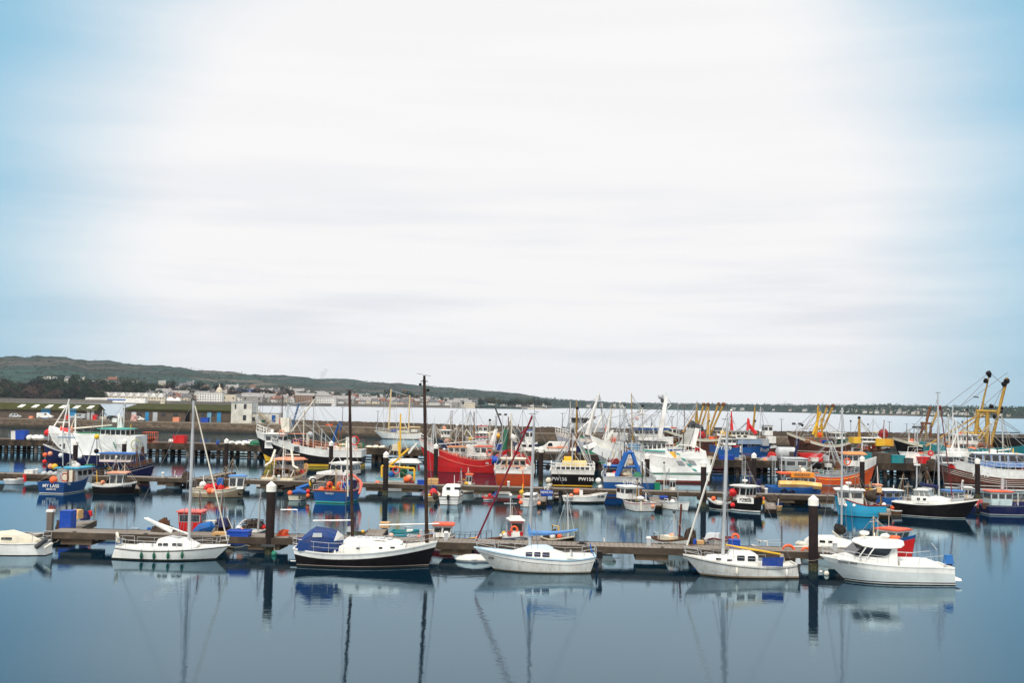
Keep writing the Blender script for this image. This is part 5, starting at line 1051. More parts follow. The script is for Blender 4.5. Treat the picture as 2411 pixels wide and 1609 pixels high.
# --- boat cut by the left edge
b = Boat('sailing_yacht', 'pale yacht hull with a beige cabin at the extreme left of the near pontoon', 'yacht', 108, -110, wl=1304, B=2.2)
b.hull((.85, .8, 1.1), [(-.35, afoul), (.04, gel), ('s-0.1', dgrey), ('s-0.06', gel)], ts=.6, tn=.3, rake=1, trk=-.2, bul=.05, deck=gel, capm_=gel)
L = b.L_; x = lambda px: L(px, 1280).x
coach(b, [(x(90), .4, .8, .95), (x(60), .75, .8, 1.2), (x(20), .8, .8, 1.5), (x(-30), .7, .85, 1.3), (x(-60), .4, .9, 1.0)], cream, win=[(x(40), x(15), .98, 1.16)])
mb = MB(); mb.tube([L(84, 1290, -.9), L(110, 1270, -.9)], .16, 7); mb.build('stern_cushion', dgrey, b.root); MB().tube([L(106, 1291, -1.0), L(123, 1280, -1.0)], .09, 7).build('boarding_fender', spar, b.root); b.rail(.1, .8, .5, 5, .01); pulpit(b, aft=True)
# ================================================================ BEHIND THE NEAR PONTOON
def small(name, lab, cat, a, b_, wl, B, fb, bands, cat2=None, **k):
    hd = k.pop('hdg', None); L0 = k.pop('L', None); yw = k.pop('yaw', 0); Yk = k.pop('Y', None); b = Boat(name, lab, cat, a, b_, wl=wl, B=B, L=L0, hdg=hd, yaw=yw, Y=Yk)
    k.setdefault('ns', 14); b.hull(fb, bands, **k); return b
WH = [(-.3, afoul), (.05, gel), ('s-0.12', gel)]
# blue and white open skiff
b = small('open_boat', 'low blue and white open boat with a small white console behind the green-fendered sloop', 'boat', 345, 232, 1264, 1.5, (.5, .4, .55), [(-.2, gel), (.15, gel), ('s-0.16', bblue)], bul=.3, deck=lgrey, open_=(.25, .55), capm_=bblue)
b.bp('console', 281, 1248, 297, 1259, .5, white); outb(b, (-b.L/2-.05, 0, .3), bblue, .7); b.sp_('aerial', [(299, 1258), (299, 1208)], .02, dgrey)
# red wheelhouse boat with blue tarpaulin
b = small('fishing_boat', 'small boat with a bright red wheelhouse and a blue tarpaulin over its deck', 'fishing boat', 510, 425, 1278, 2.4, (.7, .6, .95), [(-.3, afoul), (.05, dred), ('s-0.15', white)], bul=.3, deck=grey)
o = b.hp(431, 1205, 478, 1250, 1.5, m=red, roof=mat('pinkish_red_roof', (.70, .16, .14), .5), ns=2, nf=2, nb=1, wm=glass); MB().tube([b.L_(452, 1262, -.6), b.L_(474, 1246, -.6), b.L_(498, 1240, -.6), b.L_(503, 1244, -.6)], [.25, .42, .38, .15], 9).build('tarpaulin', mat('bright_blue_tarpaulin', (.01, .13, .42), .6, .3, scale=3, bump=.5), b.root)
b.bp('foredeck_box', 480, 1226, 508, 1231, .6, spar)
# navy tarp motor boat
b = small('fishing_boat', 'small boat under a navy cover with a brown net heap behind the blue tub', 'fishing boat', 560, 502, 1274, 2.0, (.7, .6, .9), [(-.3, afoul), (.05, mat('wooden_hull', (.16, .09, .05), .6, .4)), ('s-0.1', cream)], bul=.3)
b.bp('cover', 510, 1221, 540, 1240, 1.4, dtarp, top=(.7, .7)); b.ball(528, 1246, .45, netd, 0, 'net_heap', .2); b.sp_('hauling_frame', [(534, 1216), (548, 1246), (553, 1226), (550, 1222)], .04, spar)
def onp(nm, lab, ct, a, y0, c, y1, k, dp, m_, kb='box', top=(1, 1)):
    q = p1((a+c)/2, k); return loose(nm, lab, ct, a, y0, c, y1, q.y, dp, m_, z=.57, kindb=kb, top=top)
onp('crate', 'tan wooden crate on the near pontoon in front of the navy-covered boat', 'crate', 503, 1253, 537, 1276, .25, .8, tan, 'crate'); onp('fish_tub', 'blue fish tub behind the service pedestal on the near pontoon', 'tub', 538, 1250, 589, 1279, .22, 1.0, bluep, 'bin')
onp('crab_pot', 'dark heap of crab pots under the raised white boom', 'crab pots', 352, 1238, 420, 1271, .9, 1.6, netd, 'heap'); onp('crab_pot', 'rounded rusty pot perched above the pot heap by the white boom', 'crab pot', 369, 1222, 402, 1243, 1.2, 1.0, mat('rusty_net', (.10, .045, .025), .9, .5), 'heap')
onp('buoy_bag', 'red net bag stuffed with buoys next to the thick pile', 'buoy bag', 651, 1248, 681, 1281, .6, .8, mat('red_buoy_bag', (.60, .05, .02), .6, .5, scale=6, grime=(.70, .36, .03)), 'heap')
o = empty('green_buoy', p1(646, -.1), 0, 'green buoy hanging off the pontoon edge beside the thick pile', 'buoy'); o.location.z = .1; MB().ball((0, 0, 0), .19, 10, 7).build('float', mat('bright_green_vinyl', (.01, .22, .13), .4), o); MB().tube([(0, 0, .15), (0, .1, .5)], .02, 4).build('lanyard', rope, o)
# pot boat
b = small('fishing_boat', 'grey open boat loaded with dark crab pots behind the thick near pile', 'fishing boat', 556, 632, 1276, 2.2, (.8, .7, 1.05), [(-.3, afoul), (.05, mat('slate_hull', (.10, .12, .14), .5, .3)), ('s-0.1', white)], bul=.3, deck=grey)
b.sp_('pot_hauler', [(560, 1240), (572, 1228), (580, 1224)], .06, white)
for i, (px, py) in enumerate([(580, 1241), (592, 1239), (604, 1240), (614, 1242), (586, 1230), (600, 1229), (611, 1231)]):
    q = b.root.matrix_basis @ b.L_(px, py+4, 0); o = empty('crab_pot', q, random.uniform(-.3, .3), 'dark crab pot on board the grey open boat behind the near pile', 'crab pot', 'crab pots on the grey open boat'); mb = MB()
    for xx in (-.27, 0, .27): mb.tube([(xx, -.2, 0), (xx, -.2, .15), (xx, -.1, .3), (xx, .1, .3), (xx, .2, .15), (xx, .2, 0)], .025, 4)
    for y, z in ((-.2, 0), (.2, 0), (0, .32)): mb.tube([(-.3, y, z), (.3, y, z)], .025, 4)
    mb.build('frame', netd, o); MB().box((0, 0, .12), (.5, .34, .22), top=(.9, .7)).build('netting', netd, o, False)
b.ball(621, 1243, .22, red, 0, 'buoy'); b.sp_('mast', [(521, 1258), (521, 1258)], .01, spar) if False else None
# inflatable, locker, turquoise tender
b = small('inflatable_dinghy', 'grey inflatable dinghy behind the raised deckhouse of the black ketch', 'dinghy', 826, 880, 1266, 1.5, (.4, .38, .5), [(-.1, lgrey), (.1, lgrey), ('s-0.1', lgrey)], bul=.25, open_=(.5,), ts=.9, deck=dgrey); outb(b, (-b.L/2, 0, .3), lgrey, .8); b.sp_('mast', [(868, 1262), (868, 1215)], .03, alu)
onp('locker', 'wooden locker box at the end of its finger pontoon behind the ketch', 'locker', 896, 1232, 917, 1250, 5.0, 1.0, tan, 'box')
onp('float', 'orange float lying on the pontoon before the ketch deckhouse', 'float', 857, 1266, 866, 1272, .8, .3, borange, 'heap')
b = small('open_boat', 'turquoise open tender with white seats behind the ketch foredeck', 'tender', 922, 990, 1266, 1.8, (.55, .5, .65), [(-.2, cyan), (.1, mat('turquoise_gelcoat', (.02, .36, .44), .3)), ('s-0.1', teal)], bul=.35, deck=cyan, open_=(.3, .6), ts=.85); b.ball(921, 1262, .2, mat('peach_buoy', (.85, .5, .38), .4), -1, 'buoy'); b.bp('engine_cover', 958, 1248, 972, 1256, .6, white)
b = small('open_boat', 'small blue skiff with clutter beside the turquoise tender', 'boat', 960, 1008, 1276, 1.5, (.5, .45, .6), [(-.2, blue), (.1, bblue), ('s-0.1', lgrey)], bul=.3, deck=lgrey, open_=(.4,)); b.bp('console', 988, 1248, 994, 1264, .4, lgrey)
# white wheelhouse with orange roof
b = small('fishing_boat', 'white wheelhouse boat with an orange roof and red hull behind the ketch bow', 'fishing boat', 1000, 1072, 1290, 2.3, (.75, .65, 1.0), [(-.3, afoul), (.05, dred), ('s-0.16', white)], bul=.25, deck=white)
b.hp(1022, 1236, 1058, 1268, 1.5, m=white, roof=mat('orange_roof', (.70, .10, .04), .5), ns=2, nf=2, nb=1, rk=.25); b.sp_('aerial', [(1060, 1240), (1064, 1220)], .015, wire); b.bp('exhaust_box', 1046, 1262, 1056, 1286, .3, lgrey)
b = small('open_boat', 'long low dark red skiff lying behind the near pontoon', 'skiff', 1056, 1182, 1288, 1.7, (.5, .42, .8), [(-.2, dred), (.1, dred), ('s-0.08', bwood)], bul=.3, deck=bwood, open_=(.3, .5, .7), ts=.6); b.sp_('furled_awning', [(1066, 1280, -1), (1112, 1278, -1)], .12, white); b.rail(.1, .8, .55, 7, .015, m=dgrey, mid=False)
# white and red small trawler facing the camera
b = Boat('fishing_boat', 'little white boat with a red wheelhouse frame beside the long red skiff', 'fishing boat', 1178, 1246, wl=1292, B=1.9, L=4.4, hdg=-80); b.hull((.6, .62, 1.0), [(-.3, afoul), (.05, offw), ('s-0.16', blue), ('s-0.10', white)], bul=.25, deck=lgrey)
L = b.L_; b.hp(1197, 1225, 1228, 1262, 1.3, m=red, roof=white, ns=1, nf=1, nb=1, band=(.35, .85)); b.sp_('aerial', [(1205, 1222), (1206, 1192)], .02, spar); b.bp('roof_box', 1201, 1216, 1226, 1227, .8, white); b.ring(1211, 1248, .22, off=-1.2)
b.bp('foredeck_box', 1205, 1252, 1222, 1266, .6, white, off=-1)
onp('net_heap', 'brown and grey rope heap in front of the small red and white boat', 'rope heap', 1190, 1279, 1232, 1290, .75, .9, rope, 'heap')
# black boat with registration
b = Boat('fishing_boat', 'small black boat with white numbers lying behind the blue sail cover', 'fishing boat', 1292, 1348, wl=1297, B=1.6, L=3.8, hdg=-62); b.hull((.7, .7, 1.15), [(-.3, afoul), (.05, black), ('s-0.1', cream)], bul=.25, deck=bwood); b.ball(1305, 1256, .3, netd, 0, 'net_heap', .2)
b.pan('PZ763', 1308, 1280, .36, white, -1.25, 'registration_number'); b.pan('PZ', 1340, 1281, .34, white, -.6, 'registration_number'); b.sp_('rolled_sail', [(1296, 1268), (1345, 1270)], .09, cream)
onp('outboard_cover', 'shapeless black cover over gear behind the white sloop cockpit', 'cover', 1352, 1278, 1386, 1302, .5, .9, btarp, 'heap'); onp('fender', 'cream fender beside the black cover on the pontoon', 'fender', 1334, 1283, 1352, 1290, .7, .4, cream, 'bags')
b = small('open_boat', 'white boat bow with a red stripe by the black cover behind the near pontoon', 'boat', 1445, 1388, 1303, 1.6, (.6, .55, .8), [(-.2, gel), (.1, gel), ('s-0.12', white)], bul=.25, deck=lgrey); b.sp_('furled_sail', [(1400, 1288), (1416, 1290)], .12, redb); b.sp_('mast_lowered', [(1378, 1286), (1465, 1295)], .05, white)
onp('crab_pot', 'brown mesh crab pot stack on the pontoon between two front yachts', 'crab pots', 1461, 1295, 1496, 1312, .5, .9, mat('brown_pot_mesh', (.16, .08, .05), .9, .5, scale=9), 'crate'); onp('crab_pot', 'lone round pot at the pontoon back edge beside the pot stack', 'crab pot', 1492, 1285, 1510, 1298, .95, .6, netd, 'heap')
# whitish boat with brown mast
b = Boat('fishing_boat', 'whitish fishing boat with a dark brown mast and black numbers behind the near pontoon', 'fishing boat', 1552, 1622, wl=1303, B=1.8, L=4.0, hdg=-66); b.hull((.85, .78, 1.2), [(-.3, afoul), (.06, black), (.14, offw), ('s-0.12', bwood)], bul=.3, deck=bwood, full=.9)
b.bp('cuddy', 1562, 1262, 1588, 1274, 1.2, cream); b.sp_('mast', [(1599, 1272), (1604, 1188)], [.09, .08], mat('red_brown_mast', (.12, .03, .025), .5)); b.pan('PZ61', 1577, 1285, .42, black, -1.5, 'registration_number'); b.pan('PZ61', 1612, 1287, .40, black, -1.6, 'registration_number'); b.wp([((1604, 1190), (1560, 1266)), ((1604, 1190), (1622, 1272)), ((1596, 1150), (1597, 1250))], .02); b.sp_('signal_mast', [(1598, 1250), (1596, 1150)], .02, alu)
b.sp_('oars', [(1588, 1262), (1612, 1275)], .05, bwood)
onp('net_heap', 'dark green net heap beyond the boat with the brown mast', 'net heap', 1611, 1246, 1640, 1266, 2.6, 1.4, netd, 'heap'); onp('net_heap', 'black and orange net heap on the pontoon behind the whitish boat', 'net heap', 1612, 1284, 1646, 1303, .8, 1.0, mat('orange_black_net', (.05, .04, .03), .8, .6, scale=7, grime=(.75, .20, .04)), 'heap'); onp('crate', 'tan fish box standing behind the orange and black net heap', 'crate', 1640, 1273, 1656, 1286, 1.4, .6, tan, 'crate'); onp('fish_tub', 'small blue drum next to the tan fish box', 'drum', 1632, 1270, 1640, 1280, 1.4, .4, bluep, 'barrel')
b = Boat('open_boat', 'white skiff with a pale awning and red gunwale behind the stained yacht mast', 'boat', 1662, 1722, wl=1300, B=1.6, L=3.8, hdg=-112); b.hull((.8, .7, 1.1), [(-.3, lgrey), (.05, offw), ('s-0.1', dred)], bul=.3, deck=lgrey, open_=(.4, .7)); b.bp('awning', 1662, 1256, 1698, 1270, 1.3, lgrey, top=(.75, .75)); b.wp([((1712, 1272), (1714, 1160))], .03, dgrey, 'signal_mast'); b.fender(.55, white, .5, .12)
onp('fish_tub', 'tall blue bin with a lid beside the wooden boom on the near pontoon', 'bin', 1717, 1273, 1740, 1303, .7, .8, bluep, 'box')
def lifering_stand(px, k, lab, pyc, R=.4, g=None):
    q = p1(px, k); z = V(px, pyc, q.y).z; o = empty('lifebuoy', (q.x, q.y, .55), 0, lab, 'lifebuoy', g); MB().torus((0, -.05, z-.55), R, .09, (0, 1, 0), 18, 7).build('ring', borange, o); MB().box((0, .08, (z-.55)/2), (.06, .05, z-.5)).build('stand', lgrey, o, False)
lifering_stand(1856, .5, 'large orange lifebuoy upright on the pontoon behind the wooden boom end', 1299); lifering_stand(1897, .3, 'dark red lifebuoy hanging beside the right thick pile', 1302, .3); lifering_stand(1731, .9, 'small orange lifebuoy above the tall blue bin', 1266, .2)
b = small('open_boat', 'long white rowing gig with a blue stripe moored behind the orange lifebuoy', 'gig', 1772, 1912, 1308, 1.6, (.7, .5, .75), [(-.2, gel), (.1, gel), ('s-0.2', navy), ('s-0.08', white)], bul=.25, deck=offw, open_=(.2, .35, .5, .65, .8), ts=.4, pp=1.9); b.rail(.05, .5, .5, 6, .012, mid=False); b.wp([((1841, 1300), (1841, 1240))], .04, dgrey, 'flagstaff')
# yacht behind the cruiser
b = Boat('sailing_yacht', 'white yacht with a black sail cover bundled at its mast behind the motor cruiser bow', 'yacht', 1926, 2016, wl=1312, B=2.3, L=5.6, hdg=-25); b.hull((.8, .75, 1.05), [(-.3, navy), (.08, gel), ('s-0.1', spar)], ts=.6, rake=1, bul=.05, deck=offw, capm_=spar)
L = b.L_; coach(b, [(-2.2, .6, .7, 1.1), (-1.9, .8, .7, 1.35), (-.3, .85, .72, 1.42), (.6, .7, .8, 1.2), (1.3, .45, .85, 1.0)], gel, win=[(-1.7, -1.3, .98, 1.16), (-1.1, -.7, .98, 1.16), (-.5, -.1, .98, 1.16)])
b.sp_('mast', [(1981, 1290), (1983, 960)], .075, alu); b.sp_('boom', [(1980, 1268), (1960, 1252)], .06, spar); MB().ball(L(1978, 1248), (.42, .3, .38), 9, 7, jit=.12).build('sail_cover', btarp, b.root); MB().ball(L(1972, 1244), (.3, .25, .3), 9, 7, jit=.12).build('sail_cover', btarp, b.root)
b.wp([((1983, 962), (1930, 1282)), ((1983, 962), (2012, 1292)), ((1983, 1090), (1968, 1285)), ((1983, 1090), (1996, 1285))], .014); b.rail(.15, .85, .5, 5, .01)
# red hulled boat behind the cruiser
b = Boat('fishing_boat', 'red-hulled boat with a blue gunwale and white wheelhouse behind the motor cruiser', 'fishing boat', 2052, 2128, wl=1318, B=2.1, L=4.4, hdg=-52); b.hull((1.1, 1.0, 1.85), [(-.3, afoul), (.05, red), (.55, white), (.62, red), ('s-0.22', blue)], bul=.3, deck=grey, sp=1.4)
b.hp(2070, 1246, 2144, 1272, 1.7, m=white, roof=mat('orange_roof', (.70, .10, .04), .5), ns=2, nf=2, rk=.3, wm=mat('greenish_glass', (.08, .14, .13), .1), band=(.3, .8)); b.wp([((2091, 1330), (2093, 1215))], .02, spar, 'aerial')
# things on the left finger
fp = lambda nm, lab, a, y0, c, y1, dp, m_, kb, Y=76: loose(nm, lab, 'crate' if kb != 'heap' else 'gear', a, y0, c, y1, Y, dp, m_, z=.57 if y1 > 1225 else None, kindb=kb)
fp('fish_box', 'plain blue crate on the left finger pontoon', 148, 1204, 173, 1233, 1.0, bluep, 'box', 78.5); fp('fish_box', 'pale orange crate right behind the plain blue crate', 169, 1201, 190, 1223, 1.0, mat('apricot_plastic', (.85, .48, .16), .5, .3), 'crate', 81); fp('net_heap', 'navy net bundle with a red float on the left finger pontoon', 190, 1205, 210, 1225, 1.0, dtarp, 'heap', 83); fp('float', 'red and white float at the tip of the left finger pontoon', 207, 1203, 217, 1217, .4, redb, 'heap', 84)
fp('net_heap', 'dark heap of pots behind the plain blue crate', 134, 1225, 152, 1232, 1.0, netd, 'heap', 79.5)
o = empty('white_buoy', P(163, 1243, .25), 0, 'yellowish round buoy hung on the side of the left finger pontoon', 'buoy'); MB().ball((0, 0, 0), .16, 10, 7).build('float', cream, o); MB().tube([(0, 0, .1), (0, .2, .4)], .02, 4).build('lanyard', rope, o)
for px, py, lab in ((1933, 1349, 'smaller white buoy low by the motor cruiser bow'), (1946, 1355, 'larger yellowish buoy in the water by the motor cruiser bow')):
    r_ = .10 if px < 1940 else .17; o = empty('mooring_buoy', P(px, py), 0, lab, 'buoy'); MB().ball((0, 0, r_*.5), r_, 10, 7).build('float', white if px < 1940 else spar, o); MB().tube([(0, 0, r_*1.4), (0, 0, r_*1.9)], .02, 5).build('eye', dgrey, o)
o = empty('pontoon_tender', p1(1118, -.2), 0, 'small upturned white tender half under the pontoon by the sloop bow', 'tender'); o.location.z = 0; MB().ball((0, 0, .12), (1.3, .5, .36), 12, 6).build('hull', offw, o); MB().tube([(-1.3, 0, .14), (0, -.52, .14), (1.3, 0, .14)], .04, 5).build('rubbing_band', grey, o)
# ================================================================ SMALL BOATS on the near side of the second pontoon
def text_on(b, st, px, py, size, m, off=None): return b.pan(st, px, py, size, m, off, 'registration_number')
# left edge dinghy
b = small('open_boat', 'grey and white dinghy with a red post at the left end of the second pontoon', 'dinghy', 14, 60, 1140, 1.6, (.6, .55, .8), [(-.2, lgrey), (.1, lgrey), ('s-0.1', white)], bul=.3, deck=lgrey, open_=(.4,)); b.sp_('marker_post', [(58, 1135), (58, 1118)], .2, redb)
# blue transom boat
b = Boat('fishing_boat', 'bright blue fishing boat seen from its lettered stern with a grey wheelhouse and lifebuoy', 'fishing boat', 128, 195, wl=1163, B=3.2, L=7.5, hdg=84)
b.hull((1.25, 1.2, 2.0), [(-.3, afoul), (.02, white), (.12, mat('deep_blue_paint', (.008, .06, .20), .4, .3, .3, grime=(.05, .06, .10))), ('s-0.12', blue)], ts=.95, bul=.5, deck=grey, pp=2.6, trk=.2); L = b.L_
b.hp(137, 1103, 190, 1139, 3.2, off=1.0, m=mat('worn_grey_house', (.42, .45, .46), .5, .4, .3), roof=cyan, ns=3, nf=3, nb=0, over=.25, door=(cream, .2)); b.ring(153, 1125, .42, redb, -1.6)
for px in (158, 172): b.bp('door_frame', px, 1110, px+3, 1137, .1, bwood, -1.9)
b.bp('cabin_door', 163, 1108, 171, 1137, .1, cream, -1.85); radar(b, L(174, 1098)); b.ball(179, 1100, .5, white, 0, 'liferaft_canister'); b.ball(165, 1090, .01, white)
b.sp_('gantry', [(148, 1103), (148, 1010), (165, 1008), (165, 1103)], .06, lgrey); b.sp_('gantry_bar', [(136, 1030), (176, 1031)], .07, mat('pale_blue_bar', (.16, .28, .45), .5)); b.bp('stern_panel', 160, 1005, 164, 1045, .05, lgrey)
b.stern_text('MY LASS', .86, .50, white); b.stern_text('NEWLYN', .50, .26, white); b.side_text('PZ', .12, 1.1, .5, white); b.ball(126, 1131, .42, borange, -3.5); b.ball(119, 1099, .3, pink, 0, 'buoy'); b.wp([((148, 1012), (190, 1130)), ((165, 1012), (205, 1090))], .03)
b.ball(129, 1100, .35, yellow, 0, 'buoy'); b.ball(105, 1107, .01, white)
onp2 = lambda nm, lab, ct, a, y0, c, y1, k, dp, m_, kb='box', top=(1, 1): loose(nm, lab, ct, a, y0, c, y1, (A2.lerp(B2, ((a+c)/2+120)/2680)+P2n*2.6*k).y, dp, m_, z=.57, kindb=kb, top=top)
onp2('bag_pile', 'row of pale sacks on the second pontoon left of the blue lettered stern', 'sacks', 100, 1108, 136, 1123, .8, 1.4, lgrey, 'bags'); onp2('fish_tub', 'pale box at the far left of the second pontoon', 'box', 62, 1108, 82, 1121, .8, 1.2, white, 'box'); onp2('crate', 'tan crate and white tub right of the blue lettered stern', 'crate', 196, 1118, 210, 1140, .5, 1.0, tan, 'crate'); onp2('fish_tub', 'white tub beside the tan crate near the small black boat', 'tub', 207, 1128, 224, 1143, .4, 1.1, white, 'bin'); onp2('net_drum', 'round coil of black hose standing by the white tub', 'hose coil', 231, 1108, 246, 1132, .7, .6, netd, 'heap')
# small black boat
b = Boat('fishing_boat', 'small black boat with white gunwale and open white wheelhouse with an orange roof', 'fishing boat', 224, 320, wl=1163, B=2.5, yaw=6)
b.hull((1.05, .95, 1.35), [(-.3, black), (.05, black), ('s-0.18', white)], bul=.3, deck=lgrey, capm_=white, pp=2.4); b.hp(263, 1114, 291, 1147, 1.6, m=white, roof=mat('orange_and_white_roof', (.80, .25, .10), .5, .6, grime=(.8, .75, .7), scale=3), ns=2, nf=2, nb=1, band=(.3, .85), over=.3); b.side_text('PZ1193', .80, .95, .36, lgrey); b.wp([((278, 1112), (279, 1100))], .03, spar); b.ball(242, 1137, .25, pink, 0)
# punt with red gear
onp2('pot_stack', 'dark stack of gear on the pontoon left of the boat with red gear', 'gear', 427, 1112, 452, 1140, .3, 1.6, netd, 'heap')
b = Boat('fishing_boat', 'cream and brown boat full of red gear with a small white wheelhouse', 'fishing boat', 456, 578, wl=1171, B=2.6, yaw=8)
b.hull((.9, .8, 1.35), [(-.3, bwood), (.05, mat('tan_planks', (.36, .27, .17), .6, .4)), ('s-0.35', cream), ('s-0.12', bwood)], bul=.3, deck=bwood, pp=2.3, full=.9); b.hp(541, 1122, 573, 1152, 1.5, m=white, roof=ltarp, ns=2, nf=2, nb=1, band=(.25, .85))
b.ball(490, 1150, .42, redb, -.3, 'net_heap', .2); b.ball(505, 1148, .45, red, -.2, 'net_heap', .25); b.ball(521, 1150, .4, red, -.3, 'net_heap', .2); b.ball(536, 1154, .3, borange, -.5); b.ball(494, 1157, .35, borange, -1.3); b.ball(501, 1158, .3, pink, -1.3); b.bp('engine_box', 512, 1126, 526, 1142, .8, bblue); b.sp_('frame', [(502, 1150), (512, 1124), (535, 1126), (532, 1150)], .05, bwood); b.ball(478, 1143, .4, white, 0, 'sack', .1); b.tyre(.93); b.wp([((456, 1115), (473, 1180))], .03)
# white transom with blue cover
b = Boat('open_boat', 'tiny white transom boat with a blue cover and orange buoys each side', 'boat', 687, 722, wl=1178, B=None, L=3.6, hdg=86); b.hull((.6, .6, .85), [(-.2, gel), (.1, cream), ('s-0.08', dgrey)], ts=.92, bul=.2, deck=blue); MB().tube([b.L_(689, 1160, -1.6), b.L_(705, 1157, -1.6), b.L_(721, 1161, -1.6)], [.16, .3, .16], 8).build('cover', bblue, b.root)
b.ball(683, 1162, .28, borange, -1.6); b.ball(725, 1158, .25, redb, -1.4); b.ball(725, 1168, .22, borange, -1.7); b.sp_('rolled_tarpaulin', [(698, 1152), (728, 1142)], .22, bblue, 1.0); MB().box(b.L_(705, 1170, -1.95), (.15, .12, .6)).build('rudder', dgrey, b.root, False); b.sp_('yellow_oilskin', [(728, 1146), (733, 1134)], .2, yellow, 1.2); b.ring(737, 1133, .25, black, 1.0, .08)
onp2('fish_tub', 'dark green barrel on the pontoon beside the tiny white transom boat', 'barrel', 742, 1152, 754, 1168, .2, .8, green, 'barrel')
# blue seiner with orange buoys
b = Boat('fishing_boat', 'blue fishing boat with white shelter and orange lines along its rail', 'fishing boat', 766, 846, wl=1184, B=3.8, L=7.5, hdg=78)
b.hull((1.3, 1.25, 2.2), [(-.3, afoul), (.05, turq), (.18, blue), ('s-0.2', dgrey)], ts=.95, bul=.55, deck=grey, pp=2.6, trk=.25, capm_=mat('coral_tube', (.80, .16, .10), .5, .2), inner=grey); L = b.L_
b.hp(771, 1093, 828, 1112, 2.4, off=1.6, m=white, roof=white, ns=3, nf=4, nb=4, band=(.2, .8), over=.15)
b.bp('shelter_deck', 762, 1110, 834, 1117, 4.5, white, 1); b.bp('house', 796, 1117, 832, 1150, 2, white, 1); b.bp('red_door', 804, 1117, 816, 1134, .1, red, -.15); b.bp('dark_door', 768, 1118, 795, 1150, .2, dgrey, .9)
for px, py in ((776, 1146), (800, 1146)): MB().torus(L(px, py, -2.6), .38, .16, (0.25, 1, 0), 12, 6).build('coiled_line', borange, b.root)
b.bp('bin', 808, 1138, 816, 1150, .8, bluep, -2); MB().tube([L(819, 1146, -2.4), L(839, 1146, -2.4)], .01, 4).build('shaft', dgrey, b.root); drum(b, L(829, 1141, -2.2), .48, .5, navy, bluep, (.3, 1, 0)); b.sp_('orange_tube', [(795, 1119, -1), (830, 1119, -1), (848, 1133, -1.5), (850, 1150, -2), (845, 1164, -2.5)], .13, mat('coral_tube', (.80, .16, .10), .5, .2))
b.ball(757, 1154, .32, borange, -2.8); b.stern_text('Newlyn', 1.0, .3, lgrey); b.sp_('mast', [(817, 1090), (818, 1030)], .05, spar); b.sp_('mast_stay', [(778, 1092), (794, 1070), (806, 1092)], .05, white); b.bp('radar_housing', 812, 1084, 824, 1093, .6, white, .5); b.bp('funnel_box', 817, 1030, 834, 1055, .9, white, 2.5); b.ring(835, 1038, .45, redb, 1.4, .06)
b.wp([((817, 1033), (779, 1047)), ((817, 1033), (850, 1100)), ((817, 1033), (800, 1060))], .025, rope); b.rail(.0, .5, .5, 5, .03, lgrey); b.sp_('boom', [(819, 1230-60), (818, 1032)], .07, spar, -4.9)
# yellow stern frame boat (behind the pontoon)
def beh(px, dep): return (A2.lerp(B2, (px+120)/2680)+P2n*2.6).y+dep
b = Boat('fishing_boat', 'white-sterned pale blue fishing boat with a yellow stern frame', 'fishing boat', 896, 975, Y=beh(935, 4.6), B=3.9, L=8.5, hdg=88)
b.hull((1.6, 1.5, 2.3), [(-.3, afoul), (.05, lgrey), ('s-0.75', offw), ('s-0.38', mat('pale_turquoise', (.22, .50, .55), .5, .3))], ts=.98, bul=.5, deck=grey, pp=2.8, trk=.1); L = b.L_
b.hp(915, 1090, 985, 1118, 2.2, off=.6, m=mat('aqua_house', (.10, .36, .42), .5, .3), roof=white, ns=2, nf=3, nb=3, band=(.3, .85), over=.25, crown=.3); b.bp('shelter', 914, 1104, 978, 1118, 1, mat('aqua_house', (.10, .36, .42), .5, .3), .5)
fr = MB()
for a, c in (((899, 1128), (899, 1098)), ((975, 1136), (976, 1104)), ((899, 1098), (976, 1104)), ((918, 1096), (940, 1080)), ((941, 1078), (938, 1040)), ((942, 1076), (962, 1058))): fr.tube([L(*a, -3.6), L(*c, -3.6)], .13, 7)
fr.build('stern_frame', yellow, b.root); b.sp_('mast', [(942, 1085), (943, 975)], .09, yellow); b.sp_('derrick', [(962, 1069), (982, 1044)], .12, white); b.bp('net_bin', 925, 1047, 944, 1062, 1.2, cream, 1); b.wp([((943, 1022), (917, 1068)), ((943, 1022), (963, 1066)), ((943, 980), (985, 1060)), ((936, 1082), (982, 1045))], .035, spar); b.ring(933, 1108, .38, redb, -4); b.ball(889, 1141, .42, borange, -4.6); b.ball(958, 1130, .4, borange, -4.5); b.ball(963, 1126, .38, pink, -4.4); b.ball(970, 1137, .3, dred, -4.4); b.bp('name_board', 914, 1132, 950, 1135, .05, lgrey, -4.42); b.ball(922, 1118, .35, bblue, -3.6, 'net_heap', .2); b.ball(950, 1112, .5, net, -3, 'net_heap', .2)
onp2('fish_tub', 'blue tub beside the black main mast on the second pontoon', 'tub', 983, 1132, 1001, 1149, .3, 1.0, bluep, 'bin'); onp2('fish_box', 'pale sloping crate pile with a blue bag left of the red dinghy', 'crates', 1007, 1127, 1032, 1143, .7, 1.2, tan, 'crate')
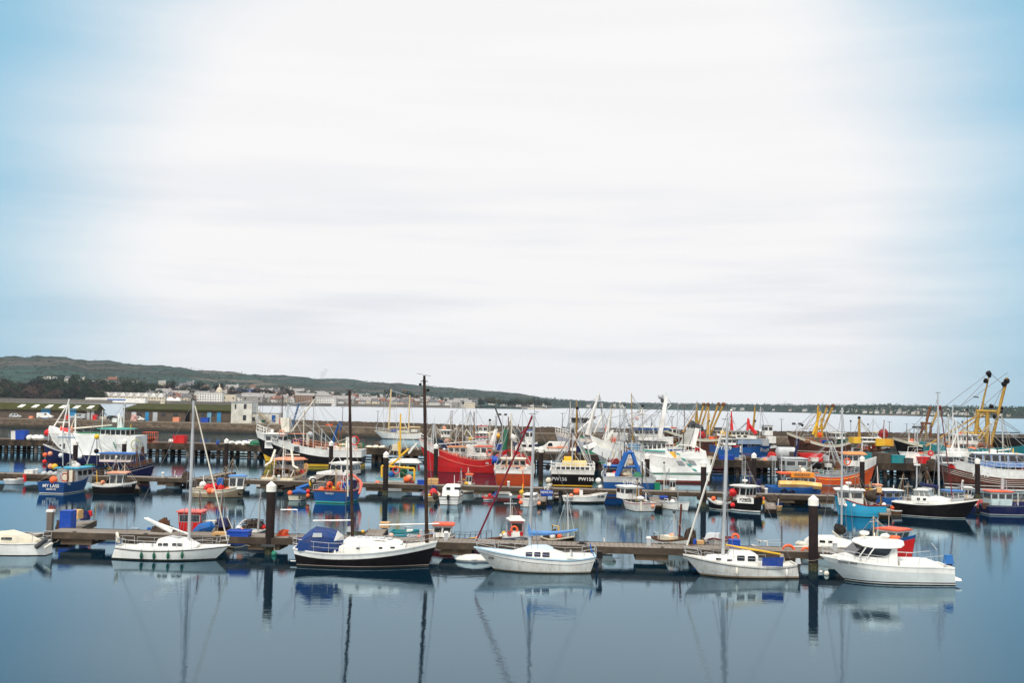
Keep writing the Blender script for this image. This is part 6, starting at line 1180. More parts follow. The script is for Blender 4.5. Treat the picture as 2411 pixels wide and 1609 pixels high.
# red gear dinghy, cabin cruiser
b = Boat('open_boat', 'tan dinghy heaped with bright red gear left of the white cabin cruiser', 'dinghy', 1008, 1035, wl=1181, B=None, L=4, hdg=84); b.hull((.55, .55, .8), [(-.2, bwood), (.05, mat('tan_planks', (.36, .27, .17), .6, .4)), ('s-0.08', cream)], ts=.9, bul=.25, deck=bwood); b.ball(1021, 1162, .5, redb, -.5, 'net_heap', .2); b.ball(1024, 1169, .35, netd, -1.8, 'net_heap', .25); b.ball(1020, 1151, .4, navy, .8, 'cover', .1); b.ball(1037, 1170, .18, borange, -1)
b = Boat('cabin_cruiser', 'small white cabin cruiser seen from its stern with an outboard', 'motor boat', 1041, 1091, wl=1188, B=None, L=5.6, hdg=84); b.hull((.85, .85, 1.2), [(-.3, afoul), (.05, gel), ('s-0.35', black), ('s-0.3', gel)], ts=.92, bul=.2, deck=gel, pp=2.6); L = b.L_
coach(b, [(-1.6, .95, .7, 1.0), (-1.3, .95, .7, 1.75), (.3, .85, .8, 1.95), (1.3, .6, .9, 1.3)], gel, name='cabin', win=[(-1.0, -.1, 1.4, 1.65)]); b.bp('rear_window', 1051, 1148, 1060, 1154, .05, glass, -1.45); b.bp('rear_window', 1070, 1148, 1084, 1155, .05, glass, -1.45); outb(b, (-2.85, 0, .45), black, .9); b.wp([((1070, 1140), (1070, 1120))], .03, white, 'aerial'); b.sp_('roof_rack', [(1056, 1146), (1060, 1140), (1080, 1140), (1085, 1147)], .03, alu)
b = small('open_boat', 'little red and white tender tucked under the second pontoon edge', 'tender', 1136, 1163, 1177, 1.2, (.4, .35, .45), [(-.1, white), (.15, redb), ('s-0.08', white)], bul=.2, deck=bblue, open_=(.5,))
# small white sailing boat w yellow gear
b = Boat('sailing_yacht', 'little white sailing boat with yellow and orange gear beside the blue lettered bin', 'boat', 1224, 1270, wl=1193, B=1.8, L=4.2, hdg=78); b.hull((.8, .75, 1.0), [(-.3, afoul), (.05, gel), ('s-0.1', white)], ts=.7, bul=.2, deck=lgrey); L = b.L_
b.hp(1235, 1165, 1262, 1179, 1.4, m=gel, roof=gel, ns=2, nf=2, nb=1); b.sp_('jacket_pole', [(1229, 1178), (1231, 1140)], .05, yellow); b.ball(1228, 1160, .25, yellow, -1.5); b.ball(1223, 1172, .25, redb, -1.5); b.ball(1226, 1184, .22, borange, -2); b.ball(1269, 1186, .2, pink, -2); b.sp_('flag_pole', [(1233, 1150), (1231, 1110)], .06, orange); b.rail(0, .8, .5, 5, .012)
onp2('lettered_bin', 'square blue bin with pale lettering on the finger pontoon by the black lettered stern', 'bin', 1272, 1157, 1301, 1181, -1.2, 1.4, bluep, 'bin'); q = bpy.data.objects['lettered_bin']; text('PZ', .5, white, q, (0, -.72, .85), (math.pi/2, 0, 0)); text('NEWLYN', .32, white, q, (0, -.72, .38), (math.pi/2, 0, 0))
b = small('open_boat', 'black-trimmed inflatable with a dark outboard left of the white open boat', 'dinghy', 1303, 1326, 1180, 1.3, (.5, .45, .6), [(-.1, black), (.1, black), ('s-0.1', dgrey)], bul=.3, deck=dgrey)
# long white open boat
b = Boat('open_boat', 'long white open boat with black numbers and a dark outboard below the black lettered stern', 'boat', 1324, 1430, wl=1184, B=2.1)
b.hull((.72, .68, 1.15), [(-.3, black), (.0, black), (.2, white), ('s-0.1', gel)], ts=.8, bul=.4, deck=mat('tan_floor', (.36, .30, .22), .7, .3), open_=(.3, .6, .8), capm_=white, pp=2.0); outb(b, (-b.L/2-.05, 0, .5), black, 1.2); b.bp('console', 1364, 1155, 1372, 1172, .6, white); b.ball(1358, 1158, .32, borange, 0, 'oilskin', .2); b.ball(1345, 1168, .25, pink, 0); b.side_text('SS 680', .13, .46, .34, dgrey); b.side_text('SS 680', .86, .72, .34, black); b.sp_('boathook', [(1375, 1168), (1418, 1160)], .03, spar)
# white boat with red gunwale
b = Boat('fishing_boat', 'white half-decked boat with a red gunwale stripe and a brown door', 'fishing boat', 1462, 1532, wl=1203, B=2.4, L=4.8, hdg=108); b.hull((.9, .85, 1.3), [(-.3, black), (.03, offw), ('s-0.16', redb), ('s-0.1', white)], ts=.92, bul=.3, deck=lgrey, pp=2.6); L = b.L_
b.hp(1466, 1148, 1510, 1176, 1.9, off=.9, m=white, roof=white, ns=2, nf=2, nb=2, band=(.5, .85)); b.bp('cabin_door', 1500, 1151, 1511, 1172, .05, bwood, -.2); b.bp('dark_window', 1487, 1153, 1498, 1162, .05, glass, -.25); MB().ball(L(1508, 1174, -2), (.55, .4, .2), 10, 6).build('bench', white, b.root); b.bp('rudder', 1507, 1182, 1511, 1203, .1, spar, -3.1); b.bp('name_board', 1491, 1182, 1504, 1184, .04, black, -2.95); b.bp('name_board', 1520, 1182, 1531, 1184, .04, black, -2.95); b.ball(1537, 1193, .2, pink, -2); b.sp_('mast', [(1512, 1150), (1512, 1088)], .06, dwood); b.wp([((1512, 1092), (1470, 1150)), ((1512, 1092), (1530, 1180)), ((1513, 1100), (1536, 1178))], .02)
onp2('fish_tub', 'round blue tub on its finger pontoon right of the red-striped white boat', 'tub', 1553, 1170, 1571, 1187, -1.0, 1.2, bluep, 'bin'); onp2('green_box', 'dark green box in front of the green-striped white trawler', 'box', 1541, 1138, 1553, 1152, .9, .8, green, 'box')
b = Boat('open_boat', 'small white boat bow with a thin pole right of the round blue tub', 'boat', 1575, 1605, wl=1202, B=None, L=4.2, hdg=-55); b.hull((.7, .7, 1.0), [(-.2, gel), (.05, gel), ('s-0.1', lgrey)], bul=.3, deck=lgrey); b.ball(1584, 1183, .3, white, 0, 'cushion'); b.sp_('pole', [(1595, 1180), (1596, 1148)], .03, dgrey)
# dark open double ender
b = Boat('open_boat', 'dark-hulled double-ended open boat with white gunwale beside the black plated boat', 'boat', 1725, 1668, wl=1200, B=2.2, yaw=-22); b.hull((1.0, .75, 1.15), [(-.2, white), (.0, white), (.12, black), ('s-0.18', white)], ts=.2, bul=.45, deck=cream, open_=(.25, .5, .75), capm_=white, tm=.5, tn=.5); b.ball(1680, 1175, .25, borange, 0)
# black wheelhouse boat
b = Boat('fishing_boat', 'black fishing boat with white number plates and a cream wheelhouse', 'fishing boat', 1722, 1790, wl=1206, B=2.4, L=4.8, hdg=-58); b.hull((1.15, 1.05, 1.75), [(-.3, white), (.05, white), (.18, black), ('s-0.1', bwood)], bul=.35, deck=grey, pp=2.2); L = b.L_
b.hp(1734, 1145, 1768, 1178, 1.7, m=white, roof=white, ns=2, nf=3, nb=2, band=(.4, .88), over=.3); radar(b, L(1754, 1142)); b.wp([((1754, 1136), (1753, 1122))], .04, white, 'aerial'); b.sp_('derrick', [(1718, 1144), (1742, 1147)], .05, spar); b.ball(1726, 1161, .4, redb, 0, 'net_heap', .2)
pl1 = b.bow_text('PZ808', .70, 1.18, .48, black, b.cs, 'registration_number')
for o, sg in ((pl1, b.cs),): MB().box((0, 0, -.02), (1.75, .6, .02)).build('number_plate', white, o, False)
b.ball(1725, 1190, .25, redb, -2); b.ball(1794, 1176, .3, borange, -1); b.ball(1796, 1184, .25, yellow, -1.5)
onp2('clutter', 'tangle of ropes and a blue bag by the plated black boat', 'gear heap', 1806, 1166, 1836, 1184, -1.0, 1.4, netd, 'heap'); b = small('open_boat', 'little brown clinker dinghy at the end of the short cluttered finger', 'dinghy', 1808, 1842, 1203, 1.5, (.5, .45, .55), [(-.1, bwood), (.05, tan), ('s-0.1', bwood)], bul=.25, deck=bwood, open_=(.5,))
# turquoise boat
b = Boat('fishing_boat', 'turquoise fishing boat with a dark red inner rail and white wheelhouse', 'fishing boat', 2080, 1968, wl=1216, B=3.2, yaw=-12); b.hull((1.25, 1.2, 2.1), [(-.3, cream), (.06, cyan), ('s-0.1', dred)], bul=.45, deck=grey, pp=2.3, inner=dred, capm_=dred); L = b.L_
b.hp(1974, 1154, 2030, 1190, 2.0, m=offw, roof=white, ns=2, nf=3, nb=1, band=(.5, .85), over=.2, rk=.2); radar(b, L(1998, 1148)); b.ball(1990, 1151, .35, white, 0, 'canister'); b.sp_('gantry', [(2035, 1192), (2037, 1160), (2074, 1150), (2078, 1190)], .08, rust); b.sp_('gantry_pipe', [(2030, 1158), (2080, 1165)], .07, bwood); b.bp('tan_box', 2064, 1148, 2075, 1160, .8, tan, 0); b.ball(2050, 1170, .6, netd, 0, 'net_heap', .2)
for px in (1991, 2011): b.ball(px, 1191, .16, white, -1.7, 'fender')
b.sp_('derrick', [(2040, 1155), (2060, 1142)], .06, bwood)
b = small('open_boat', 'dinghy with an orange inflated collar between turquoise and blue boats', 'dinghy', 2120, 2080, 1212, 1.7, (.5, .5, .65), [(-.1, mat('tan_planks', (.36, .27, .17), .6, .4)), (.1, bwood), ('s-0.1', white)], bul=.25, deck=grey); b.sp_('orange_tube', [(2098, 1196), (2116, 1198)], .22, borange)
b = Boat('fishing_boat', 'blue fishing boat with a square blue wheelhouse seen from astern', 'fishing boat', 2118, 2166, wl=1214, B=2.3, L=5, hdg=100); b.hull((1.0, 1.0, 1.5), [(-.3, afoul), (.05, blue), ('s-0.15', lgrey)], ts=.95, bul=.45, deck=grey, pp=2.6, capm_=lgrey); b.hp(2084, 1157, 2129, 1190, 1.8, off=1.4, m=blue, roof=white, ns=2, nf=2, nb=2, over=.2, band=(.55, .85)); b.wp([((2104, 1155), (2104, 1143))], .06, white, 'aerial'); b.sp_('stern_rail', [(2120, 1194), (2122, 1188), (2162, 1188), (2166, 1196)], .05, lgrey); b.ball(2133, 1190, .25, borange, 0)
# black motor sailer
b = Boat('sailing_yacht', 'long black motor sailer with white deckhouse and a very tall silver mast', 'yacht', 2150, 2256, wl=1218, B=2.9, L=8, yaw=-32); b.hull((1.35, 1.25, 1.95), [(-.3, afoul), (.03, white), (.1, black), ('s-0.06', gel)], ts=.7, bul=.08, deck=gel, pp=2.1, capm_=gel, rake=1.3); L = b.L_
xx = lambda px: L(px, 1180).x
coach(b, [(xx(2145), 1.2, 1.3, 2.0), (xx(2155), 1.25, 1.3, 2.05), (xx(2210), 1.2, 1.35, 2.05), (xx(2240), .8, 1.5, 1.8)], gel, win=[(xx(2160), xx(2168), 1.65, 1.9), (xx(2176), xx(2184), 1.65, 1.9)]); b.hp(2148, 1155, 2200, 1175, 2.1, m=gel, roof=gel, ns=3, nf=3, nb=1, rk=-.5, rb=.2, band=(.2, .85), wm=mat('pale_glass', (.25, .27, .26), .1))
b.sp_('mast', [(2211, 1180), (2208, 926)], [.10, .085], alu); b.sp_('masthead', [(2203, 925), (2214, 925)], .03, dgrey); b.sp_('boom', [(2209, 1150), (2171, 1142)], .09, dtarp); b.sp_('sail_cover', [(2168, 1141), (2188, 1144), (2208, 1147)], .2, dtarp); b.sp_('furled_sail', [(2214, 957), (2243, 1175)], .05, mat('dark_red_sail', (.16, .008, .02), .7)); b.wp([((2209, 930), (2150, 1170)), ((2210, 1010), (2194, 1178)), ((2210, 1010), (2226, 1178))], .018); b.sp_('mizzen_mast', [(2158, 1155), (2159, 1085)], .07, alu); b.bp('radar', 2153, 1093, 2166, 1097, .4, white); b.rail(.1, .9, .6, 7, .015); b.sp_('spreaders', [(2206, 1010), (2216, 1010)], .03, alu)
b = small('fishing_boat', 'small boat with a white wheelhouse under a blue roof behind the black motor sailer', 'fishing boat', 2290, 2215, 1206, 2.4, (.9, .8, 1.3), [(-.3, afoul), (.05, navy), ('s-0.15', white)], bul=.3, deck=grey); b.hp(2225, 1157, 2262, 1186, 1.8, m=lgrey, roof=mat('mid_blue_roof', (.05, .17, .42), .5), ns=3, nf=2, nb=1)
b = small('fishing_boat', 'dark blue boat with an orange-roofed pale wheelhouse cut by the right edge', 'fishing boat', 2316, 2460, 1213, 3.0, (1.0, 1.0, 1.6), [(-.3, afoul), (.05, lgrey), (.14, navy), ('s-0.1', lgrey)], bul=.4, deck=grey); b.hp(2324, 1158, 2372, 1190, 2.0, m=mat('pale_aqua_house', (.50, .62, .62), .5, .2), roof=mat('orange_roof', (.70, .10, .04), .5), ns=3, nf=2, nb=1); b.sp_('exhaust_mast', [(2360, 1153), (2361, 1128)], .16, lgrey)
onp2('buoy_heap', 'heap of pink and green buoys by the blue-hulled boat near the right edge', 'buoys', 2296, 1178, 2322, 1197, -.6, 1.4, mat('pink_green_buoys', (.55, .06, .06), .5, .5, scale=6, grime=(.20, .32, .20)), 'heap'); onp2('net_heap', 'dark net heap with a white tub lid left of the pink buoy heap', 'net heap', 2268, 1180, 2296, 1196, .2, 1.6, netd, 'heap')
# ================================================================ BEYOND THE SECOND PONTOON: larger boats
def gear(b, pts, m=None, r=.3):
    for px, py in pts: b.ball(px, py, r, m or netd, 0, 'net_heap', .2)
# navy boat with wheelhouse
b = Boat('fishing_boat', 'navy hulled fishing boat with a blue-roofed pink-white wheelhouse and white bow letters', 'fishing boat', 233, 362, Y=beh(300, 3.2), B=4); b.hull((1.7, 1.5, 2.5), [(-.3, afoul), (.35, navy), ('s-0.34', white), ('s-0.30', navy), ('s-0.1', dgrey)], bul=.5, deck=grey, pp=2.4, ts=.9)
b.hp(243, 1068, 315, 1088, 2.4, m=mat('pinkish_white_house', (.70, .58, .56), .5, .2), roof=bblue, ns=6, nf=3, nb=1, band=(.3, .85), over=.3); b.sp_('canopy_post', [(317, 1092), (316, 1069), (324, 1069)], .10, blue); b.sp_('gantry', [(203, 1100), (223, 1034), (228, 1026), (232, 1034), (248, 1098)], .07, alu); b.ball(228, 1029, .32, yellow, 0, 'yellow_buoy'); b.wp([((228, 1034), (228, 1098))], .05); b.side_text('FY33', .30, 1.25, .62, white); b.ball(227, 1063, .3, black, 0, 'block'); b.rail(.6, .95, .6, 6, .03, rust); b.bp('green_drum', 203, 1094, 220, 1099, 1, green, 0); b.bp('red_bin', 203, 1100, 219, 1112, 1, redb, -.3); gear(b, [(212, 1116), (238, 1112)]); b.ball(195, 1066, .01, white)
# wooden boat with davits
b = Boat('fishing_boat', 'wooden fishing boat with two white stern davits and an orange roof', 'fishing boat', 640, 722, Y=beh(670, 4.4), B=3.7, L=7.8, hdg=70); b.hull((1.3, 1.4, 2.6), [(-.3, afoul), (.1, mat('weathered_beige_hull', (.42, .34, .27), .6, .4, .3)), ('s-0.25', cream)], bul=.7, deck=bwood, inner=tan, pp=2.2, sp=1.4, ts=.85); L = b.L_
b.hp(657, 1083, 707, 1106, 2.2, m=mat('dull_grey_house', (.22, .20, .19), .6, .4), roof=pink, ns=3, nf=3, nb=2, over=.35, crown=.15)
mb = MB()
for a, c, d_ in (((648, 1060), (638, 1088), (624, 1098)), ((686, 1060), (691, 1098), (702, 1104))): mb.tube([L(*a, -2.5), L(*c, -3.4), L(*d_, -4.2)], .14, 7)
mb.build('stern_davits', spar, b.root); b.sp_('mast', [(667, 1084), (668, 1040)], .08, spar); b.sp_('frame_bar', [(672, 1071), (706, 1072)], .07, spar); b.sp_('frame_post', [(671, 1083), (672, 1052)], .06, spar); b.sp_('rail', [(645, 1105), (680, 1106)], .07, rust, -3); b.sp_('strut', [(627, 1125), (633, 1108)], .07, spar, -4); b.sp_('strut', [(684, 1125), (692, 1108)], .07, spar, -4); gear(b, [(650, 1112), (672, 1108), (660, 1118), (680, 1114)], bwood, .5); gear(b, [(711, 1112)], redb, .3)
onp2('fish_box', 'long cream box at the stern of the wooden davit boat', 'box', 661, 1127, 691, 1140, .7, 1.2, cream, 'crate'); onp2('fish_box', 'low cream bench box left of the stern of the wooden davit boat', 'box', 617, 1125, 645, 1139, .7, 1.0, cream, 'crate'); onp2('dinghy_cover', 'white upturned bowl on the slanting finger pontoon', 'cover', 727, 1123, 744, 1131, 2.2, 1.2, white, 'heap')
# blue and orange cabin boat
b = Boat('fishing_boat', 'blue boat with an orange cabin roof and orange inflated collar', 'fishing boat', 1810, 1936, Y=beh(1870, 5.0), B=4.2); b.hull((1.5, 1.5, 1.8), [(-.3, black), (.1, blue), ('s-0.25', bblue)], bul=.3, deck=lgrey, ts=.95, pp=3.4, sp=2.2, rake=.4); L = b.L_
b.sp_('orange_collar', [(1834, 1140), (1890, 1141), (1933, 1146)], .42, mat('cream_orange_collar', (.85, .45, .12), .5, .5, scale=1, grime=(.85, .75, .5)), -1.6); b.hp(1845, 1124, 1912, 1139, 2.4, m=mat('pale_blue_house', (.40, .58, .68), .5, .2), roof=None, ns=4, nf=3, nb=2, band=(.15, .9)); b.bp('cabin_roof', 1856, 1112, 1910, 1124, 2.8, mat('bright_orange_roof', (.88, .30, .02), .45, .2), 0); b.bp('roof_edge', 1832, 1112, 1858, 1116, 2.4, orange, 0); b.pan('PHOENIX', 1889, 1119, .42, dgrey, -1.5); b.ball(1890, 1110, .4, spar, 0, 'canister'); b.sp_('post', [(1840, 1138), (1840, 1072)], .07, alu); b.sp_('post', [(1909, 1124), (1910, 1094)], .05, alu); b.tyre(.2, 1.0); b.tyre(.34, .9); b.sp_('shelf', [(1840, 1084), (1892, 1086)], .05, lgrey)
onp2('oil_drum', 'blue and white striped drum on the pontoon by the foot of the pale pile', 'drum', 1780, 1129, 1792, 1150, 1.6, .9, navy, 'barrel')
# orange trawler
b = Boat('trawler', 'orange-hulled trawler with white bow and orange-roofed wheelhouse', 'trawler', 1868, 2062, Y=150, B=4.8); b.hull((2.2, 1.55, 3.3), [(-.3, white), (.1, orange), ('s-0.42', lgrey), ('s-0.30', grey)], bul=.6, deck=grey, pp=2.3, sp=1.7, tn=.42, capm_=grey); L = b.L_
tt = lambda px: (L(px, 1090).x+b.L/2)/b.L
mb = MB()
for sg in (1, -1):
    vs = []
    for i in range(8):
        t = lerp(tt(2019), 1, i/7); z = b.sheer(t); h = b.half(t, z)+.03; vs += [(b.X(t, z), sg*h, z-.35), (b.X(t, z)+.05, sg*(h+.08), z+.75)]
    fs = [(2*i, 2*i+2, 2*i+3, 2*i+1) for i in range(7)]; mb.add(vs, fs if sg < 0 else [f[::-1] for f in fs])
mb.build('bow_bulwark', white, b.root); b.hp(1988, 1070, 2026, 1098, 2.6, m=white, roof=mat('apricot_roof', (.80, .28, .08), .5, .3), ns=3, nf=3, nb=2, band=(.5, .88), over=.35, crown=.2); b.ring(1995, 1088, .42, borange, -2.6, .1); b.hp(1842, 1080, 1892, 1108, 3.4, m=mat('galvanised_shelter', (.28, .31, .31), .5, .4, .3), roof=lgrey, ns=2, nf=1, nb=1, band=(.45, .8)); b.sp_('mast', [(2030, 1078), (2031, 1040)], .08, lgrey); b.sp_('gantry', [(1968, 1100), (1952, 1040), (1958, 1040), (1982, 1098)], .10, lgrey); b.strake(mat('amber_strake', (.88, .35, .05), .5), -.75, .05, .25, .9); gear(b, [(1916, 1097), (1926, 1098), (1946, 1100)], black, .5); b.bp('white_bin', 1944, 1092, 1956, 1101, 1, offw, -1); b.rail(.2, .75, .5, 10, .03, lgrey); b.bp('winch', 1966, 1090, 1976, 1104, 1.2, rust); b.wp([((2031, 1042), (1990, 1072)), ((2031, 1045), (2058, 1082)), ((1955, 1042), (1880, 1095))], .025)
# black lettered stern
b = Boat('trawler', 'black trawler seen from its lettered stern with a yellow stripe and white railing', 'trawler', 1298, 1392, wl=1170, Y=beh(1345, 7.5), B=5.2, L=13, hdg=88); b.hull((3.0, 2.6, 3.4), [(-.3, afoul), (.1, black), (1.12, yellow), (1.26, black), ('s-0.5', white)], ts=.96, bul=.9, deck=grey, pp=2.8, trk=.5, capm_=white, full=.8); L = b.L_
mb = MB(); z0 = b.sheer(0); hw = b.half(0, z0)
for i in range(10): y = -hw+2*hw*i/9; mb.box((-b.L/2+.1, y, z0+.38), (.09, .10, .76))
for z in (z0+.76, z0+.40): mb.box((-b.L/2+.1, 0, z), (.10, 2*hw+.1, .09))
for s in (-1, 1):
    for i in range(6): mb.box((-b.L/2+.3+i*.9, s*hw, z0+.38), (.08, .08, .76))
    mb.box((-b.L/2+2.5, s*hw, z0+.76), (5, .10, .10))
mb.build('railing', white, b.root, False); b.bp('shelter_roof', 1325, 1086, 1380, 1098, 3.5, pyel, -3.5); b.bp('winch_house', 1328, 1076, 1346, 1090, 2, yellow, -2); b.bp('dark_recess', 1312, 1098, 1386, 1112, .3, dgrey, -5)
b.side_text = b.side_text; b.stern_text('PW156', 1.92, .58, lgrey, y=hw*.62, name='registration_number'); b.stern_text('PW156', 1.96, .58, white, y=-hw*.62, name='registration_number'); b.sp_('mast', [(1340, 1078), (1349, 1010)], .13, bwood); b.sp_('derrick', [(1340, 1076), (1362, 1022)], .10, bwood); b.sp_('stay_post', [(1380, 1088), (1362, 1048)], .05, spar); b.sp_('stay_post', [(1365, 1088), (1348, 1064)], .05, spar); b.wp([((1329, 1078), (1300, 1096)), ((1385, 1092), (1368, 1040)), ((1345, 1020), (1310, 1095)), ((1352, 1012), (1385, 1090))], .04, lgrey); b.bp('navy_box', 1357, 1050, 1367, 1066, .8, navy); b.bp('white_box', 1343, 1055, 1356, 1062, .8, white); b.bp('orange_hatch', 1311, 1051, 1336, 1056, 1, pink, 3); b.ball(1292, 1133, .4, cream, -5, 'fender'); b.ball(1294, 1144, .38, white, -5, 'fender')
# varnished stern
b = Boat('trawler', 'varnished red-brown trawler stern with a white bulwark between red and black trawlers', 'trawler', 1166, 1252, Y=beh(1208, 6.5), B=4.8, L=12, hdg=91); b.hull((2.9, 2.5, 3.4), [(-.3, white), (.35, varn), ('s-0.5', black), ('s-0.46', white)], ts=.95, bul=.6, deck=grey, pp=2.8, trk=.3, capm_=white, full=.78); L = b.L_
b.rail(0, .5, .7, 7, .04, spar); b.hp(1178, 1080, 1238, 1100, 2.5, m=mat('salmon_house', (.70, .40, .28), .5, .3), roof=spar, ns=2, nf=3, nb=4, band=(.3, .8)); b.sp_('mast', [(1205, 1090), (1204, 975)], .10, spar); b.sp_('mast_side', [(1199, 1090), (1197, 982)], .06, rust); b.sp_('derrick', [(1229, 1040), (1160+490/5.23, 1160-185)], .05, wire) if False else None
b.sp_('boom', [(1240, 1012), (1253, 978)], .09, dred); b.sp_('boom_heel', [(1218, 1028), (1236, 1014), (1242, 1006)], .13, dred); b.wp([((1204, 980), (1175, 1085)), ((1204, 980), (1243, 1050)), ((1197, 985), (1168, 1060)), ((1212, 1000), (1242, 1055))], .035, lgrey); gear(b, [(1216, 1020), (1222, 1030)], dgrey, .5); b.ball(1211, 1030, .5, white, 0, 'white_float'); b.sp_('green_net', [(1193, 1012), (1190, 1040), (1186, 1060)], .3, net)
b = Boat('trawler', 'dark-railed trawler with blue net drums and red winches beyond the varnished stern', 'trawler', 1166, 1246, Y=158, B=4.6, L=11, hdg=96); b.hull((3.0, 2.6, 3.6), [(-.3, afoul), (.2, red), ('s-0.6', red)], ts=.95, bul=.6, deck=grey); L = b.L_
drum(b, L(1167, 1085, -4), .75, .9, bblue, bluep, (.2, 1, 0)); drum(b, L(1188, 1082, -4), .6, .9, bblue, net, (.2, 1, 0)); b.bp('blue_tarp', 1168, 1046, 1192, 1060, 1.5, tarpb, -3); b.bp('red_winch', 1180, 1085, 1200, 1095, 1, redb, -4.5); b.sp_('mast', [(1221, 1060), (1221, 1000)], .08, rust)
# blue A-frame boat
b = Boat('trawler', 'blue stern trawler with a tall blue A-frame gantry and white lettering', 'trawler', 1420, 1532, Y=beh(1475, 7.0), B=6.2, L=14, hdg=86); b.hull((2.4, 2.2, 3.2), [(-.3, afoul), (.1, blue), ('s-0.62', lgrey)], ts=.97, bul=.5, deck=grey, pp=3, trk=.3, capm_=lgrey, full=.85); L = b.L_
b.hp(1421, 1096, 1455, 1130, 3, off=-1.5, m=blue, roof=bblue, ns=2, nf=2, nb=1, band=(.5, .85)); b.bp('white_door', 1428, 1114, 1447, 1128, .1, white, -5.6); b.hp(1466, 1100, 1508, 1125, 3, off=1.5, m=blue, roof=blue, ns=2, nf=3, nb=3, band=(.3, .8))
mb = MB(); 
for a, c, r in (((1451, 1126), (1476, 1066), .34), ((1476, 1066), (1488, 1066), .26), ((1488, 1066), (1506, 1118), .22), ((1462, 1100), (1500, 1100), .14)): mb.tube([L(*a, -5.5), L(*c, -5.5)], r, 6)
mb.build('a_frame_gantry', bblue, b.root, ang=20); b.sp_('hydraulic_ram', [(1471, 1100), (1482, 1071)], .12, lgrey, -5.7); b.sp_('hose', [(1474, 1066), (1476, 1058), (1482, 1057), (1486, 1064)], .08, bwood, -5.5); b.stern_text('LYNDA', 1.85, .62, white, -.3); b.ball(1409, 1133, .35, white, -6); b.ball(1413, 1148, .3, white, -6); b.sp_('mast', [(1456, 1100), (1458, 1055)], .14, offw, 2); gear(b, [(1442, 1090), (1484, 1090), (1450, 1088)], dred, .45); b.ball(1480, 1094, .5, mat('beige_net', (.5, .4, .28), .9, .5, scale=6), -3, 'net_heap', .2); b.wp([((1418, 1106), (1418, 1066))], .05); b.bp('white_panel', 1429, 1090, 1438, 1097, .6, white, -4); b.sp_('davit_arm', [(1410, 1088), (1424, 1091)], .08, green, -4); b.bp('stern_box', 1514, 1128, 1530, 1142, .8, white, -6.3)
extra = [(1078, 1118, 1158, 2.0, 'cream workboat with a dark net heap in front of the red trawler reflection', spar, orange), (1556, 1596, 1163, 1.9, 'grey half-decker lying under the stern of the green-striped trawler', grey, white), (2148, 2206, 1178, 2.2, 'navy crabber half hidden behind the black motor sailer deckhouse', navy, spar), (2244, 2292, 1190, 2.0, 'dark green crabber jammed between motor sailer and pale pile', green, white), (2040, 2078, 1172, 2.0, 'small brown boat with a box of pots behind the turquoise boat', bwood, pink), (392, 432, 1152, 1.8, 'low grey punt moored at the far side of the second pontoon gap', lgrey, None), (604, 640, 1146, 1.7, 'little white punt behind the pontoon left of the wooden davit boat', white, None)]
for x0, x1, wl_, B_, lab, hm1, rm1 in extra:
    b = small('fishing_boat' if rm1 else 'open_boat', lab, 'fishing boat' if rm1 else 'boat', x0, x1, wl_, B_, (.9, .8, 1.2), [(-.3, afoul), (.1, hm1), ('s-0.12', white)], Y=beh((x0+x1)/2, B_), bul=.3, deck=grey)
    if rm1: b.house(b.L*-.02, b.L*.26, .55, 2.1, B_*.55, m=white, roof=rm1, ns=2, nf=2, nb=1)
# ---- red trawler
b = Boat('trawler', 'bright red trawler with a white bow and orange-topped white wheelhouses', 'trawler', 1170, 984, Y=163, B=5.4); b.hull((2.7, 2.0, 5.0), [(-.3, afoul), (.05, red), ('s-0.14', mat('coral_rail', (.75, .16, .10), .5))], bul=.5, deck=grey, pp=2.2, sp=1.7, tn=.2, rake=1.6, ts=.85); L = b.L_
mb = MB(); tt = lambda px: (L(px, 1090).x+b.L/2)/b.L
for sg in (1, -1):
    vs = []
    for i in range(9):
        t = lerp(tt(1034), 1, i/8); z = b.sheer(t); h = b.half(t, z)+.04; h2 = b.half(t, z-1.1)+.04; vs += [(b.X(t, z-1.15), sg*h2, z-1.15), (b.X(t, z), sg*h, z+.12)]
    fs = [(2*i, 2*i+2, 2*i+3, 2*i+1) for i in range(8)]; mb.add(vs, fs if sg < 0 else [f[::-1] for f in fs])
mb.build('bow_bulwark', white, b.root); orf = mat('orange_roof', (.70, .10, .04), .5)
b.hp(1120, 1052, 1160, 1074, 3, m=white, roof=orf, ns=3, nf=3, nb=1, band=(.4, .85)); b.hp(1057, 1053, 1098, 1066, 2.6, m=white, roof=mat('apricot_roof', (.80, .28, .08), .5, .3), ns=3, nf=2, nb=1, band=(.15, .8)); b.bp('shelter', 1098, 1048, 1124, 1074, 2.6, white, .3); b.bp('casing', 1128, 1074, 1158, 1092, 2.4, cream, 0); b.ring(1152, 1067, .42, orange, -1.7, .10); b.ring(1143, 1086, .5, rope, -1.5, .10); b.sp_('boom', [(1032, 1047), (1148, 1037)], .12, lgrey); b.sp_('funnel_mast', [(1158, 1048), (1168, 1012)], [.5, .28], white); b.sp_('funnel_head', [(1160, 1018), (1172, 1012)], .14, spar)
b.sp_('foremast', [(1020, 1052), (1022, 995)], .09, lgrey); b.sp_('foremast_leg', [(1013, 1052), (1020, 1002)], .07, lgrey); b.sp_('foremast_leg', [(1029, 1052), (1023, 1002)], .07, lgrey); b.wp([((1022, 995), (1004, 1030)), ((1022, 998), (1060, 1050)), ((1168, 1014), (1100, 1048)), ((1022, 995), (1023, 982))], .03, lgrey); b.rail(.1, .55, .5, 10, .03, white); b.rail(.82, .98, .9, 3, .035, white)
b.side_text('PZ', .80, 3.2, .8, pink); b.side_text('FR', .12, 1.5, .45, white); b.strake(mat('coral_rail', (.75, .16, .10), .5), -1.0, .05, .03, .8)
